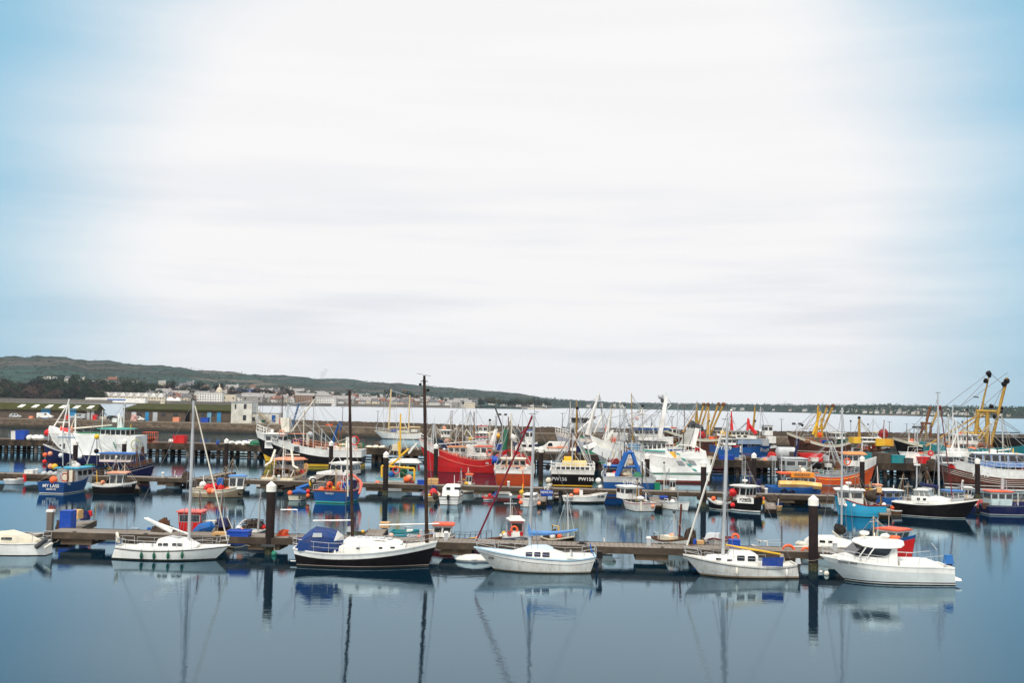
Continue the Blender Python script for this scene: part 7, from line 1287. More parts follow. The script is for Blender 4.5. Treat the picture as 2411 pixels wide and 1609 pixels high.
drum(b, L(1165, 1084, -1.6), .7, .8, bblue, bluep, (.3, 1, 0)); b.strake(white, -.9, .001)
# ---- black and yellow trawler
b = Boat('trawler', 'large black trawler with yellow boot stripes and a broad white bulwark', 'trawler', 856, 600, Y=172, B=6.4); b.hull((2.75, 2.7, 5.5), [(-.3, black), (0, yellow), (.42, black), ('s-1.15', white)], bul=.9, deck=grey, pp=2.2, sp=1.5, tn=.3, rake=1.8, ts=.9, capm_=white); L = b.L_; tt = lambda px: (L(px, 1090).x+b.L/2)/b.L
mb = MB(); sg = b.cs
for sg in (1, -1):
    vs = []
    for i in range(10):
        t = lerp(.70, .985, i/9); za, zb = lerp(.50, .62, i/9), lerp(.56, 1.75, (i/9)**1.3); vs += [(b.X(t, za), sg*(b.half(t, za)+.04), za), (b.X(t, zb), sg*(b.half(t, zb)+.04), zb)]
    fs = [(2*i, 2*i+2, 2*i+3, 2*i+1) for i in range(9)]; mb.add(vs, fs if sg < 0 else [f[::-1] for f in fs])
mb.build('bow_chevron', yellow, b.root)
b.hp(632, 1022, 672, 1042, 3.6, m=white, roof=white, ns=3, nf=3, nb=1, band=(.25, .7), over=.4); b.bp('wheelhouse_base', 630, 1040, 690, 1056, 4, white, .5); 
MB().loft([[L(667, 1018)+Vector((0, -1.0, 0)), L(667, 1018)+Vector((0, 1.0, 0)), L(684, 1018)+Vector((0, 1, 0)), L(684, 1018)+Vector((0, -1, 0))], [L(661, 984)+Vector((0, -.7, 0)), L(661, 984)+Vector((0, .7, 0)), L(683, 984)+Vector((0, .7, 0)), L(683, 984)+Vector((0, -.7, 0))]]).build('mast_casing', mat('cream_mast_casing', (.76, .72, .60), .5, .25, .3), b.root, False)
b.sp_('mast', [(678, 985), (678, 950)], .08, lgrey); b.sp_('boom', [(684, 1020), (742, 940)], .14, spar); b.sp_('blue_derrick', [(688, 1005), (704, 950)], .16, mat('slate_blue_derrick', (.06, .14, .30), .5, .3)); b.sp_('boom_rest', [(676, 1022), (720, 1022)], .08, pink); b.bp('locker', 689, 1034, 718, 1046, 2, navy, 0); b.bp('orange_locker', 692, 1042, 706, 1047, .8, pink, -1); b.ball(730, 1024, .5, lgrey, 0, 'white_dome'); b.bp('dome_base', 722, 1020, 728, 1048, .6, spar); b.bp('white_box', 638, 1012, 644, 1020, .5, white); b.rail(.86, .99, 1.0, 5, .04, white); b.rail(.05, .62, .8, 12, .035, pink); b.bp('stern_shelter', 783, 1052, 838, 1066, 4, white, .5); b.side_text('SS714', .815, 4.05, .75, dgrey, .3); b.bp('porthole_recess', 692, 1052, 704, 1064, .1, dgrey, -3.25); b.wp([((742, 942), (800, 1048)), ((704, 952), (790, 1050)), ((678, 955), (606, 1030)), ((678, 955), (742, 942)), ((780, 1047), (818, 1032))], .035, lgrey)
b.ring(664, 1020, .4, pink, -1.9, .12)
# ---- navy and white trawler at left
b = Boat('trawler', 'navy and white shelter-deck trawler with a green wheelhouse roof', 'trawler', 330, 100, Y=167, B=6.2); b.hull((1.7, 1.55, 2.9), [(-.3, afoul), (.1, navy), ('s-0.12', white)], bul=.3, deck=grey, pp=2.1, sp=2.0, tn=.45, rake=1.0, ts=.9, capm_=white); L = b.L_; tt = lambda px: (L(px, 1090).x+b.L/2)/b.L
mb = MB(); zt0, zt1 = L(200, 1040).z, L(330, 1040).z
for sg in (1, -1):
    vs = []
    ts_ = [0, .1, .2, .3, .4, .5, .6, .68, .75, .81, .87, .93, .97]
    for t in ts_:
        z = b.sheer(min(t, .97)); h = b.half(t, z)-.05; zt = lerp(4.5, 5.9, max(0, (t-.6)/.4)**1.2); zb = z+.02 if t < .72 else lerp(b.sheer(.72), zt-.9, min(1, (t-.72)/.24)); vs += [(b.X(t, z)-(.3 if t > .9 else 0), sg*h, zb), (b.X(t, z)-(.5 if t > .9 else 0), sg*h*.97, zt)]
    n = len(ts_); fs = [(2*i, 2*i+2, 2*i+3, 2*i+1) for i in range(n-1)]; mb.add(vs, fs if sg < 0 else [f[::-1] for f in fs])
z = b.sheer(0); h = b.half(0, z)-.05; mb.add([(-b.L/2, -h, z), (-b.L/2, h, z), (-b.L/2, h*.97, 4.5), (-b.L/2, -h*.97, 4.5)], [(1, 0, 3, 2)])
vs = []
for t in ts_: z = b.sheer(min(t, .97)); zt = lerp(4.5, 5.9, max(0, (t-.6)/.4)**1.2); h = (b.half(t, z)-.05)*.97; vs += [(b.X(t, z)-(.5 if t > .9 else 0), h, zt), (b.X(t, z)-(.5 if t > .9 else 0), -h, zt)]
mb.add(vs, [(2*i, 2*i+1, 2*i+3, 2*i+2) for i in range(len(ts_)-1)]); mb.build('shelter_deck', mat('shelter_deck_white', (.76, .77, .74), .45, .3, .4, grime=(.42, .36, .28)), b.root)
b.hp(248, 1010, 306, 1033, 3.8, m=white, roof=turq, ns=5, nf=3, nb=2, band=(.42, .9), over=.4, rk=.0, rb=-.0, tap=1.05); b.sp_('radar_mast', [(283, 1008), (281, 975)], [.45, .2], white); b.bp('radar', 265, 985, 276, 995, .5, white); b.sp_('boom', [(166, 1010), (264, 1002)], .13, spar); b.sp_('boom', [(166, 1010), (176, 986)], .06, spar)
b.sp_('gantry', [(115, 1024), (160, 952)], .11, white); b.sp_('gantry', [(144, 1028), (160, 952), (163, 940)], .12, white); b.sp_('gantry', [(164, 1030), (162, 952)], .11, white); b.sp_('gantry_bar', [(134, 995), (162, 995)], .08, white); b.sp_('king_post', [(177, 1030), (178, 975)], .12, white); b.wp([((178, 978), (160, 1010)), ((178, 990), (210, 1030)), ((163, 945), (263, 1002))], .03)
b.rail(.42, .97, .9, 14, .04, white) if False else None
mb = MB(); 
for k in range(18):
    px = 114+k*8.2; p = L(px, 1032 if px < 230 else 1032, -2.4); z0 = p.z; mb.tube([(p.x, p.y, z0-.5), (p.x, p.y, z0+.7)], .035, 4)
for dz in (.7, .25): mb.tube([L(112, 1030, -2.4)+Vector((0, 0, dz)), L(254, 1035, -2.4)+Vector((0, 0, dz))], .035, 4)
mb.build('deck_rail', white, b.root); drum(b, L(156, 1018, -.5), .9, 1.6, pink, redb, (1, .2, 0)); b.bp('green_cover', 190, 1018, 250, 1026, 3.5, net, 1.5); b.side_text('PZ1053', .80, 4.4, .5, grey); b.bp('hatch_window', 140, 1047, 144, 1052, .05, dgrey, -3.2); b.bp('hatch_window', 148, 1045, 153, 1058, .05, dgrey, -3.2)
o = text('R', .01, green, b.root, L(268, 1050, -3.3), (math.pi/2, 0, -b.hd), 'emblem')
for i in range(5): b.bp('green_mark', 266+i*1.3, 1042+i*3.0, 269+i*1.3, 1044.5+i*3, .04, green, -3.12)
b.pan('TC', 279, 1051, .7, dgrey, -3.2); MB().torus(L(320, 1048, -3.1), .75, .07, (0, 1, 0), 20, 5).build('arched_emblem', mat('olive_gold', (.40, .36, .08), .5), b.root)
for px, py, m_ in ((106, 1072, borange), (118, 1069, pink), (143, 1073, white), (188, 1076, white), (105, 1088, redb)): b.ball(px, py, .36, m_, -3.6, 'fender')
b.ball(310, 1034, .4, redb, -2, 'buoy'); b.sp_('gull_rail', [(320, 1040), (322, 1026), (328, 1026), (330, 1040)], .05, white); b.strake(white, -.05, .06, .0, .75); b.ball(113, 1020, .6, redb, 0, 'buoy')
# ---- big green striped white trawler
b = Boat('trawler', 'very large white trawler with green diamonds and a green waterline stripe', 'trawler', 1662, 1388, Y=151, B=6.8); b.hull((3.4, 3.4, 6.3), [(-.3, afoul), (.35, mat('ship_white', (.82, .82, .78), .35, .12, .2, grime=(.45, .38, .28))), (1.1, green), (1.28, white), ('s-0.15', white)], bul=.6, deck=mat('green_deck', (.08, .22, .15), .6, .3), pp=2.3, sp=1.6, tn=.3, rake=2.6, ts=.95, capm_=white, full=.93); L = b.L_
sw = mat('ship_white', (.82, .82, .78), .35, .12, .2, grime=(.45, .38, .28))
def slab(name, pts, hw0, hw1, m, sm=False):
    P_ = [L(*p) for p in pts]; zs = [p.z for p in P_]; z0, z1 = min(zs), max(zs); n = len(P_); vs = []
    for s in (-1, 1):
        for p in P_: vs.append(Vector((p.x, s*lerp(hw0, hw1, (p.z-z0)/(z1-z0)), p.z)))
    return MB().add(vs, [tuple(range(n)), tuple(range(2*n-1, n-1, -1))]+[(i, i+n, (i+1) % n+n, (i+1) % n) for i in range(n)]).build(name, m, b.root, False)
slab('superstructure', [(1503, 1104), (1512, 1059), (1560, 1054), (1572, 1068), (1588, 1085), (1600, 1066), (1652, 1060), (1656, 1085), (1665, 1096), (1663, 1110), (1520, 1110)], 3.36, 3.2, sw)
slab('whaleback', [(1390, 1062), (1400, 1048), (1450, 1064), (1515, 1080), (1515, 1104), (1450, 1092)], 2.6, 2.2, mat('pale_grey_bow', (.66, .68, .66), .4, .25, .3))
slab('bow_visor', [(1372, 1053), (1402, 1042), (1403, 1050), (1382, 1058)], 2.2, 2.0, white)
wh = b.hp(1512, 1041, 1562, 1060, 4.6, m=white, roof=mat('black_brow', (.02, .02, .02), .5), ns=5, nf=4, nb=1, band=(.2, .85), over=.3)
for x0, y0 in ((1591, 1067), (1604, 1079), (1617, 1092), (1630, 1104)): 
    q = [L(x0, y0, -3.4), L(x0+7, y0+1, -3.4), L(x0+12, y0+6, -3.4), L(x0+5, y0+5, -3.4)]; MB().add([p+Vector((0, (-.04 if b.hd < .1 else .04), 0)) for p in q]+[p+Vector((0, (.3 if b.hd < .1 else -.3), 0)) for p in q], [(0, 1, 2, 3), (0, 4, 5, 1), (1, 5, 6, 2), (2, 6, 7, 3), (3, 7, 4, 0), (7, 6, 5, 4)]).build('green_diamond', turq, b.root, False)
for x0, y0 in ((1592, 1085), (1619, 1084)):
    q = [L(x0, y0, -3.4), L(x0+14, y0+1, -3.4), L(x0+21, y0+10, -3.4), L(x0+6, y0+9, -3.4)]; MB().add([p+Vector((0, .04, 0)) for p in q]+[p-Vector((0, .3, 0)) for p in q], [(0, 1, 2, 3), (0, 4, 5, 1), (1, 5, 6, 2), (2, 6, 7, 3), (3, 7, 4, 0), (7, 6, 5, 4)]).build('freeing_port', grey, b.root, False)
q = [L(1514, 1059.5, -3.4), L(1566, 1062, -3.4), L(1566, 1064.5, -3.4), L(1514, 1062, -3.4)]; MB().add([p+Vector((0, .05, 0)) for p in q]+[p-Vector((0, .3, 0)) for p in q], [(0, 1, 2, 3), (0, 4, 5, 1), (1, 5, 6, 2), (2, 6, 7, 3), (3, 7, 4, 0), (7, 6, 5, 4)]).build('green_stripe', turq, b.root, False)
slab('mast_tower', [(1546, 1042), (1556, 1042), (1572, 938), (1564, 936)], .5, .3, white); b.ball(1556, 934, .42, lgrey, 0, 'radar_dome', .05); b.ball(1560, 944, .3, dgrey, 0, 'radar_drum', .05); b.wp([((1569, 940), (1568, 925)), ((1560, 975), (1580, 953))], .05, white, 'aerial'); b.sp_('crosstree', [(1545, 970), (1575, 971)], .08, lgrey); b.sp_('crosstree', [(1540, 1006), (1575, 1008)], .08, lgrey)
slab('exhaust_housing', [(1600, 1050), (1618, 1052), (1632, 1012), (1622, 1006)], .9, .7, mat('grey_beige_casing', (.46, .46, .42), .5, .3)); slab('stern_casing', [(1620, 1050), (1634, 1056), (1646, 1010), (1636, 1008)], .7, .5, white)
slab('a_mast', [(1419, 1050), (1423, 1050), (1438, 975), (1436, 975)], .2, .15, white); slab('a_mast', [(1418, 1048), (1424, 1050), (1446, 1014), (1440, 1012)], .2, .2, white); slab('king_mast', [(1428, 1055), (1432, 1055), (1435, 985), (1433, 985)], .2, .15, white); mb = MB(); 
for px in range(1450, 1640, 9): p = L(px, 1062-(px-1450)*.02, -2.2); mb.tube([p+Vector((0, 0, -.4)), p+Vector((0, 0, .9))], .03, 4)
mb.tube([L(1450, 1050, -2.2), L(1512, 1054, -2.2)], .035, 4); mb.tube([L(1450, 1056, -2.2), L(1512, 1060, -2.2)], .035, 4); mb.build('deck_rail', white, b.root); gear(b, [(1455, 1048), (1470, 1050)], lgrey, .5); b.bp('blue_locker', 1480, 1046, 1512, 1060, 2, mat('mid_blue', (.03, .22, .45), .5), 1.0); b.bp('orange_gear', 1440, 1030, 1450, 1042, 1, borange, 1.0); b.bp('vent_cowl', 1450, 1068, 1460, 1082, 1, lgrey, -1.5)
b.sp_('stern_rail', [(1586, 1056), (1600, 1048), (1640, 1052), (1655, 1062)], .08, white, -2.5); b.pan('M', 1642, 1060, .9, redb, -3.3); gear(b, [(1640, 1004), (1630, 998), (1648, 1008), (1625, 1003)], dgrey, .42)
b.wp([((1436, 985), (1554, 960)), ((1572, 940), (1636, 1008)), ((1384, 1050), (1436, 985))], .03)
# ---- brown white FH trawler at right
b = Boat('trawler', 'large wooden trawler with a white bulwark over a reddish brown hull and white stripes', 'trawler', 2440, 2212, Y=146, B=5.8, yaw=-8); b.hull((3.0, 2.9, 4.5), [(-.3, afoul), (0, white), (.28, hbrown), (.62, white), (.70, hbrown), (1.0, mat('brown_red_planks', (.11, .028, .018), .4, .4, .3)), ('s-1.2', white)], bul=1.1, deck=grey, pp=2.2, sp=1.5, tn=.35, rake=1.2, ts=.85, capm_=white); L = b.L_
for dz in (-1.5, -1.75, -2.0): b.strake(mat('pale_strake', (.60, .56, .50), .5), dz, .03, .2, .97)
b.side_text('FH-12', .62, 2.15, .85, white); b.hp(2216, 1074, 2268, 1092, 3, m=white, roof=white, ns=4, nf=2, nb=1, band=(.2, .8)); b.bp('foredeck_shelter', 2222, 1064, 2272, 1076, 3.4, white, .5); b.hp(2290, 1068, 2400, 1100, 3.6, m=mat('blue_panel_house', (.10, .22, .50), .5, .4, scale=2, grime=(.55, .6, .65)), roof=white, ns=6, nf=2, nb=1, band=(.45, .9)); b.sp_('boom', [(2268, 1072), (2380, 1058)], .1, white); b.sp_('a_mast', [(2238, 1060), (2254, 1020), (2252, 1010)], .1, white); b.sp_('a_mast', [(2258, 1062), (2254, 1020)], .1, white); b.sp_('a_mast', [(2252, 1015), (2250, 985)], .09, white); b.bp('white_housing', 2330, 1058, 2342, 1066, 1, white); b.rail(.1, .9, .8, 12, .04, lgrey); b.wp([((2250, 990), (2216, 1070)), ((2250, 990), (2330, 1060))], .03)
# ================================================================ BEYOND THE QUAY
def ship(name, lab, cat, a, c, Y, B, fb, bands, **k):
    yw = k.pop('yaw', 0); b = Boat(name, lab, cat, a, c, Y=Y, B=B, yaw=yw); k.setdefault('sp', 1.5); b.hull(fb, bands, **k); return b
# white ketch
b = ship('sailing_yacht', 'white two-masted ketch with buff masts moored below the outer pier', 'yacht', 992, 880, 306-2, 4.0, (1.9, 1.6, 2.3), [(-.3, black), (.15, white), ('s-0.7', spar), ('s-0.62', white)], ts=.65, bul=.2, deck=cream, rake=2.6, capm_=cream); L = b.L_
mb = mat('buff_mast', (.66, .50, .26), .5, .2)
b.sp_('mast', [(915, 1013), (921, 917)], .22, mb); b.sp_('mizzen_mast', [(962, 1013), (965, 931)], .2, mb); b.sp_('boom', [(917, 1007), (958, 1008)], .2, mb); b.sp_('mizzen_boom', [(963, 1006), (990, 1007)], .2, mb); b.bp('blue_cover', 922, 1011, 938, 1018, 2, tarpb); b.bp('deckhouse', 936, 1014, 962, 1020, 2.4, cream); b.bp('stern_house', 969, 1012, 982, 1018, 2.2, spar); b.bp('navy_cover', 946, 1016, 956, 1022, 2, navy); b.wp([((921, 920), (884, 1010)), ((921, 930), (903, 1014)), ((921, 930), (935, 1014)), ((965, 934), (952, 1014)), ((965, 934), (976, 1014)), ((921, 920), (965, 934)), ((934, 925), (934, 1014)), ((903, 960), (903, 1014))], .05, lgrey); b.sp_('spreaders', [(905, 962), (932, 962)], .08, mb); b.rail(.05, .95, .9, 14, .04, lgrey)
def trawl(lab, a, c, Y, hullm, fb, topm=white, B=6, house=None, hm=white, rm=white, masts=(), booms=(), bm=gyel, gearpts=(), wires_=(), reg=None, bands=None, **k):
    b = ship('trawler', lab, 'trawler', a, c, Y, B, fb, bands or [(-.3, afoul), (.9, hullm), ('s-0.5', topm)], bul=.8, deck=grey, pp=2.2, ts=.9, rake=1.6, capm_=topm, tn=.35, **k)
    if house: b.hp(*house[:4], B*.6, m=hm, roof=rm, ns=house[4], nf=3, nb=1, band=(.4, .85), over=.3)
    for m_ in masts: b.sp_('mast', m_[0], [q*.62 for q in m_[1]] if isinstance(m_[1], list) else m_[1]*.62, m_[2])
    for s in booms: b.sp_('boom', s[0], (s[1] if len(s) > 1 else .25)*.8, s[2] if len(s) > 2 else bm)
    for px, py, r, m_ in gearpts: b.ball(px, py, r*.55, m_, 0, 'gear_block', .18)
    clutter(b, .05, .7, 14, .8); [lines(b, *m_[0][-1], n=4, r=.04) for m_ in masts[:2]]
    if wires_: b.wp(wires_, .05)
    return b
b = trawl('dark blue trawler with a small white wheelhouse behind the red trawler', 1082, 1030, 214, navy, (2.6, 2.4, 3.4), navy, 5, (1040, 1014, 1060, 1030, 3), masts=[([(1060, 1014), (1062, 968)], .1, dgrey), ([(1108, 1028), (1108, 965)], .09, lgrey)], gearpts=[(1054, 1048, .8, yellow), (1046, 1008, .6, pink), (1074, 1012, .7, rope)], wires_=[((1108, 970), (1090, 1026)), ((1108, 970), (1128, 1034))])
b.sp_('stern_frame', [(1093, 1024), (1098, 1012), (1106, 1022), (1112, 1032)], .15, spar); b.sp_('derrick', [(1096, 1005), (1107, 985)], .1, spar)
b = trawl('grey cluttered trawler with yellow floats and a white crane arm behind the red one', 1180, 1094, 218, hbrown, (2.6, 2.3, 3.2), spar, 5.5, (1122, 1020, 1146, 1036, 3), masts=[([(1168, 1048), (1170, 985)], .12, lgrey)], gearpts=[(1150, 1026, 1.0, yellow), (1173, 1027, 1.0, mat('amber_float', (.75, .36, .04), .5, .3)), (1108, 1035, .8, yellow), (1135, 1024, .9, rope)])
b.sp_('crane_arm', [(1108, 1036), (1130, 1028), (1160, 1018)], .25, spar); b.sp_('derrick', [(1164, 955), (1186, 1015)], .18, dgrey)
# F13 white bow with giant A mast
b = trawl('pale trawler with a huge raked white mast and long white boom behind the quay', 1450, 1306, 212, mat('pale_lilac_hull', (.50, .50, .54), .4, .3), (3.8, 3.8, 5.2), mat('peach_white', (.78, .68, .60), .45, .2), 6.5, bands=[(-.3, navy), (1.5, mat('pale_lilac_hull', (.50, .50, .54), .4, .3)), ('s-0.7', mat('peach_white', (.78, .68, .60), .45, .2))], masts=[([(1384, 1025), (1400, 960), (1411, 925)], [1.1, .55, .25], white), ([(1411, 940), (1411, 926)], .1, white)], booms=[([(1355, 1022), (1396, 985)], .3, white), ([(1399, 1020), (1421, 974)], .3, white)], gearpts=[(1430, 1016, .7, redb), (1438, 1030, .8, borange)], wires_=[((1398, 985), (1421, 975)), ((1411, 940), (1350, 1020)), ((1421, 975), (1440, 1020))])
b.sp_('crosstree', [(1396, 938), (1418, 938)], .12, white); b.sp_('platform', [(1390, 984), (1402, 984)], .35, rust); b.rail(.75, .99, 1.0, 6, .05, white); b.bp('white_shelter', 1436, 1020, 1476, 1036, 4, white, 1); b.bp('orange_raft', 1425, 1003, 1431, 1016, .8, borange); b.side_text('SMC7', .45, 3.0, 1.0, dgrey); b.sp_('hatch_frame', [(1415, 1044), (1428, 1014), (1430, 1042)], .2, mat('peach_white', (.78, .68, .60), .45, .2)); b.bp('dark_gear', 1376, 1034, 1398, 1040, 2, rust, -2)
for i, (px, y0) in enumerate([(1428, 985), (1435, 975)]): b.wp([((px, y0), (px-2, 1035))], .12, lgrey, 'signal_mast')
# patrol vessel
b = ship('patrol_boat', 'grey patrol vessel with dark slanted wheelhouse windows near the pier end', 'patrol boat', 1470, 1310, 262, 6.5, (2.6, 2.6, 3.8), [(-.3, black), (.6, grey), ('s-0.4', lgrey)], bul=.3, deck=grey, rake=3, capm_=lgrey)
b.hp(1348, 984, 1386, 997, 5, m=dgrey, roof=lgrey, ns=4, nf=3, nb=1, band=(.3, .9), tap=1.1, rk=.5, rb=-.4); b.bp('superstructure', 1338, 996, 1404, 1016, 5.5, lgrey, 0); b.bp('lower_deckhouse', 1330, 1006, 1420, 1018, 6, grey, 0); b.sp_('radar_mast', [(1358, 984), (1358, 977)], .5, lgrey); b.wp([((1380, 984), (1381, 962)), ((1352, 984), (1352, 974))], .08, lgrey)
# blue roof ship
b = trawl('white ship with a long blue and white wheelhouse roof and radar domes behind the quay', 1610, 1480, 205, blue, (3.0, 3.0, 3.6), white, 7, (1492, 1012, 1560, 1028, 6), rm=bblue, masts=[([(1534, 1010), (1535, 986)], .12, dgrey)], gearpts=[(1513, 973, 1.0, white), (1500, 985, .7, mat('pinkish_dome', (.75, .55, .52), .5)), (1484, 1003, .35, black)])
b.bp('roof_band', 1490, 1004, 1574, 1008, 5.5, white, 0); b.bp('roof_stripe', 1493, 1008, 1574, 1012, 5.6, bblue, 0); b.bp('bridge_block', 1500, 1028, 1580, 1046, 5.4, white, 0); mbx = MB()
for px in range(1492, 1572, 10): mbx.tube([b.L_(px, 1003), b.L_(px, 978)], .05, 4)
for py in (978, 990): mbx.tube([b.L_(1492, py), b.L_(1565, py)], .05, 4)
mbx.build('roof_rail', lgrey, b.root); b.sp_('light_mast', [(1460, 1030), (1460, 970)], .06, lgrey)
# beam trawlers
bt = trawl('dark rusty beam trawler with its four brown booms raised over the green-striped trawler', 1700, 1560, 236, hbrown, (4.0, 3.6, 5.6), cream, 7.5, (1684, 1014, 1702, 1026, 2), masts=[([(1640, 1020), (1640, 975), (1641, 950)], [1.0, .5, .15], gyel), ([(1666, 1024), (1668, 986), (1669, 958)], [.6, .5, .1], mat('amber_mast', (.62, .34, .02), .55, .5, .3, grime=RUST))], booms=[([(1608, 1018), (1640, 968)], .22, tan), ([(1642, 1012), (1657, 953)], .28), ([(1646, 1020), (1668, 953)], .28), ([(1668, 1020), (1692, 951)], .30), ([(1672, 1024), (1704, 952)], .30)], gearpts=[(1657, 953, .7, rust), (1667, 953, .75, rust), (1692, 952, .7, rust), (1704, 953, .85, rust), (1650, 1010, 1.2, black), (1638, 1006, 1.0, grey), (1652, 1022, 1.3, redb), (1656, 1028, 1.0, red)], wires_=[((1641, 955), (1600, 1018)), ((1704, 953), (1730, 1000)), ((1641, 950), (1641, 944))])
b = trawl('blue-hulled trawler with white wheelhouse and red exhaust masts on the far quayside', 1676, 1816, 198, blue, (3.6, 3.3, 4.0), blue, 6, (1698, 1034, 1728, 1048, 3), bands=[(-.3, afoul), (1.35, white), (1.5, blue)], masts=[([(1723, 1014), (1722, 990), (1722, 968)], [.55, .35, .15], redb), ([(1762, 1014), (1762, 990), (1761, 985)], [.7, .4, .2], redb), ([(1773, 1012), (1777, 972), (1777, 957)], [.35, .3, .15], gyel)], booms=[([(1762, 1000), (1780, 1022)], .45, redb)], gearpts=[(1722, 967, .4, white), (1777, 992, .5, black), (1790, 1015, .5, white), (1712, 1022, .9, yellow), (1700, 1020, .8, yellow)], wires_=[((1792, 962), (1800, 1020)), ((1712, 975), (1700, 1010))])
b.hp(1718, 1016, 1756, 1028, 4, m=cream, roof=grey, ns=4, nf=3, nb=1, band=(.35, .85)); b.bp('grey_awning', 1730, 1034, 1788, 1046, 5, mat('slate_awning', (.13, .19, .27), .6, .2), 0, top=(.9, .8)); b.bp('white_upper_deck', 1728, 1026, 1775, 1034, 4.2, white, 0); b.bp('grey_tank', 1786, 1034, 1806, 1050, 3, grey, -.5); b.bp('white_sheet', 1806, 1028, 1824, 1044, 2, white, 0); b.side_text('FY529', .16, 3.2, 1.0, white); b.side_text('FY529', .88, 2.9, 1.0, white); b.bp('white_ladder', 1742, 1050, 1745, 1066, .1, white, -3.1); b.bp('grey_stack', 1683, 1007, 1706, 1014, 2, dgrey, 1)
b = trawl('dark brown beam trawler with an ochre gantry pointing its bow at the blue trawler', 1990, 1852, 214, hbrown, (4.4, 3.6, 5.9), cream, 7.5, (1960, 1020, 1982, 1034, 2), bands=[(-.3, afoul), (.9, hbrown), (2.2, cream), (2.3, hbrown), ('s-0.5', cream)], masts=[([(1921, 1030), (1925, 985), (1926, 955)], [.5, .4, .15], mat('amber_mast', (.62, .34, .02), .55, .5, .3, grime=RUST)), ([(1936, 1030), (1934, 985)], .35, mat('amber_mast', (.62, .34, .02), .55, .5, .3, grime=RUST))], booms=[([(1938, 1012), (1962, 956)], .28), ([(1928, 1015), (1948, 958)], .26), ([(1914, 1024), (1932, 970)], .3, yellow), ([(1916, 1008), (1936, 1008)], .25, yellow)], gearpts=[(1961, 956, .7, rust), (1948, 958, .6, rust), (1889, 1002, .5, black), (1930, 1025, 1.0, orange)], wires_=[((1926, 960), (1866, 1020)), ((1926, 970), (1884, 1022)), ((1934, 985), (1990, 1030)), ((1926, 985), (1900, 1024))])
b = trawl('yellow-housed trawler with a teal hull beyond the grey board stack', 2010, 2096, 200, teal, (3.4, 3.2, 3.6), hbrown, 5.5, (2024, 1032, 2056, 1042, 3), bands=[(-.3, afoul), (.8, teal), (2.4, teal), ('s-0.4', hbrown)], masts=[([(2023, 1036), (2023, 985)], [.5, .3], gyel), ([(2080, 1034), (2082, 990)], [.4, .12], mat('maroon_mast', (.12, .015, .03), .5))], gearpts=[(2023, 984, .5, black), (2003, 992, .35, dgrey), (2044, 1000, .3, dgrey)], wires_=[((2023, 986), (2010, 1030)), ((2023, 986), (2056, 1028)), ((2003, 992), (2003, 1030))])
b.bp('yellow_casing', 2056, 1033, 2076, 1050, 3.5, yellow, -.5); b.bp('yellow_casing', 2076, 1034, 2096, 1050, 3.5, mat('deep_yellow', (.75, .36, .01), .5, .3), -.5); b.bp('yellow_deck', 2004, 1030, 2024, 1044, 3, yellow, 0); b.ball(2080, 1022, .9, dred, 0, 'winch', .15); b.side_text('PZ', .7, 2.7, .8, white)
b = trawl('dark beam trawler with rust-brown paired gantry legs near the far pier', 2200, 2102, 224, black, (4.0, 3.6, 5.0), cream, 6.5, None, masts=[([(2168, 1030), (2172, 995)], .5, rust), ([(2180, 1032), (2180, 1000)], .45, gyel), ([(2190, 1030), (2192, 1000)], .45, rust)], booms=[([(2176, 1014), (2190, 960)], .35, rust), ([(2192, 1006), (2210, 965)], .3), ([(2166, 1016), (2186, 982)], .2, spar), ([(2168, 996), (2194, 998)], .3, rust)], gearpts=[(2190, 961, .6, rust), (2212, 960, .7, dred), (2160, 1008, .6, dgrey)], wires_=[((2190, 962), (2130, 1028)), ((2172, 996), (2120, 1024)), ((2210, 965), (2230, 1010))])
b.bp('white_deckhouse', 2128, 1040, 2156, 1050, 3.5, white, 0); b.bp('teal_winch_box', 2160, 1040, 2176, 1050, 2, teal, 0)
b = trawl('black-hulled trawler with a white whaleback and teal side moored behind the red lifebelt post', 2300, 2116, 186, black, (3.0, 2.9, 3.5), white, 6, None, bands=[(-.3, afoul), (.6, black), ('s-0.9', white)]); b.bp('teal_panel', 2198, 1048, 2220, 1064, 3, teal, -1.6); b.bp('white_cover', 2218, 1056, 2268, 1070, 4, white, -.5)
b = trawl('very big beam trawler with tall ochre gantry posts and a black masthead', 2190, 2440, 210, teal, (3.8, 3.6, 4.6), teal, 8, (2238, 1024, 2290, 1046, 4), masts=[([(2295, 1054), (2303, 970)], [.72, .62], gyel), ([(2324, 1058), (2325, 970)], [.72, .62], gyel), ([(2312, 968), (2316, 940), (2328, 890)], [.35, .3, .2], gyel), ([(2305, 968), (2311, 950), (2316, 940)], .2, lgrey)], booms=[([(2332, 1052), (2350, 975), (2371, 890)], .38), ([(2180, 1052), (2320, 968)], .22), ([(2212, 1056), (2322, 972)], .20), ([(2260, 1018), (2332, 1022)], .2, yellow), ([(2298, 968), (2345, 970)], .42)], gearpts=[(2328, 880, 1.0, black), (2321, 897, .9, black), (2370, 898, 1.0, black), (2334, 957, .8, black), (2358, 962, .7, black), (2344, 982, 1.0, black), (2364, 905, .9, black), (2330, 886, .6, black)], wires_=[((2324, 882), (2228, 955)), ((2318, 900), (2256, 962)), ((2372, 878), (2262, 958)), ((2372, 905), (2310, 960)), ((2335, 882), (2360, 905)), ((2372, 890), (2338, 960)), ((2345, 985), (2400, 1020)), ((2340, 975), (2420, 1030)), ((2228, 955), (2180, 1030))])
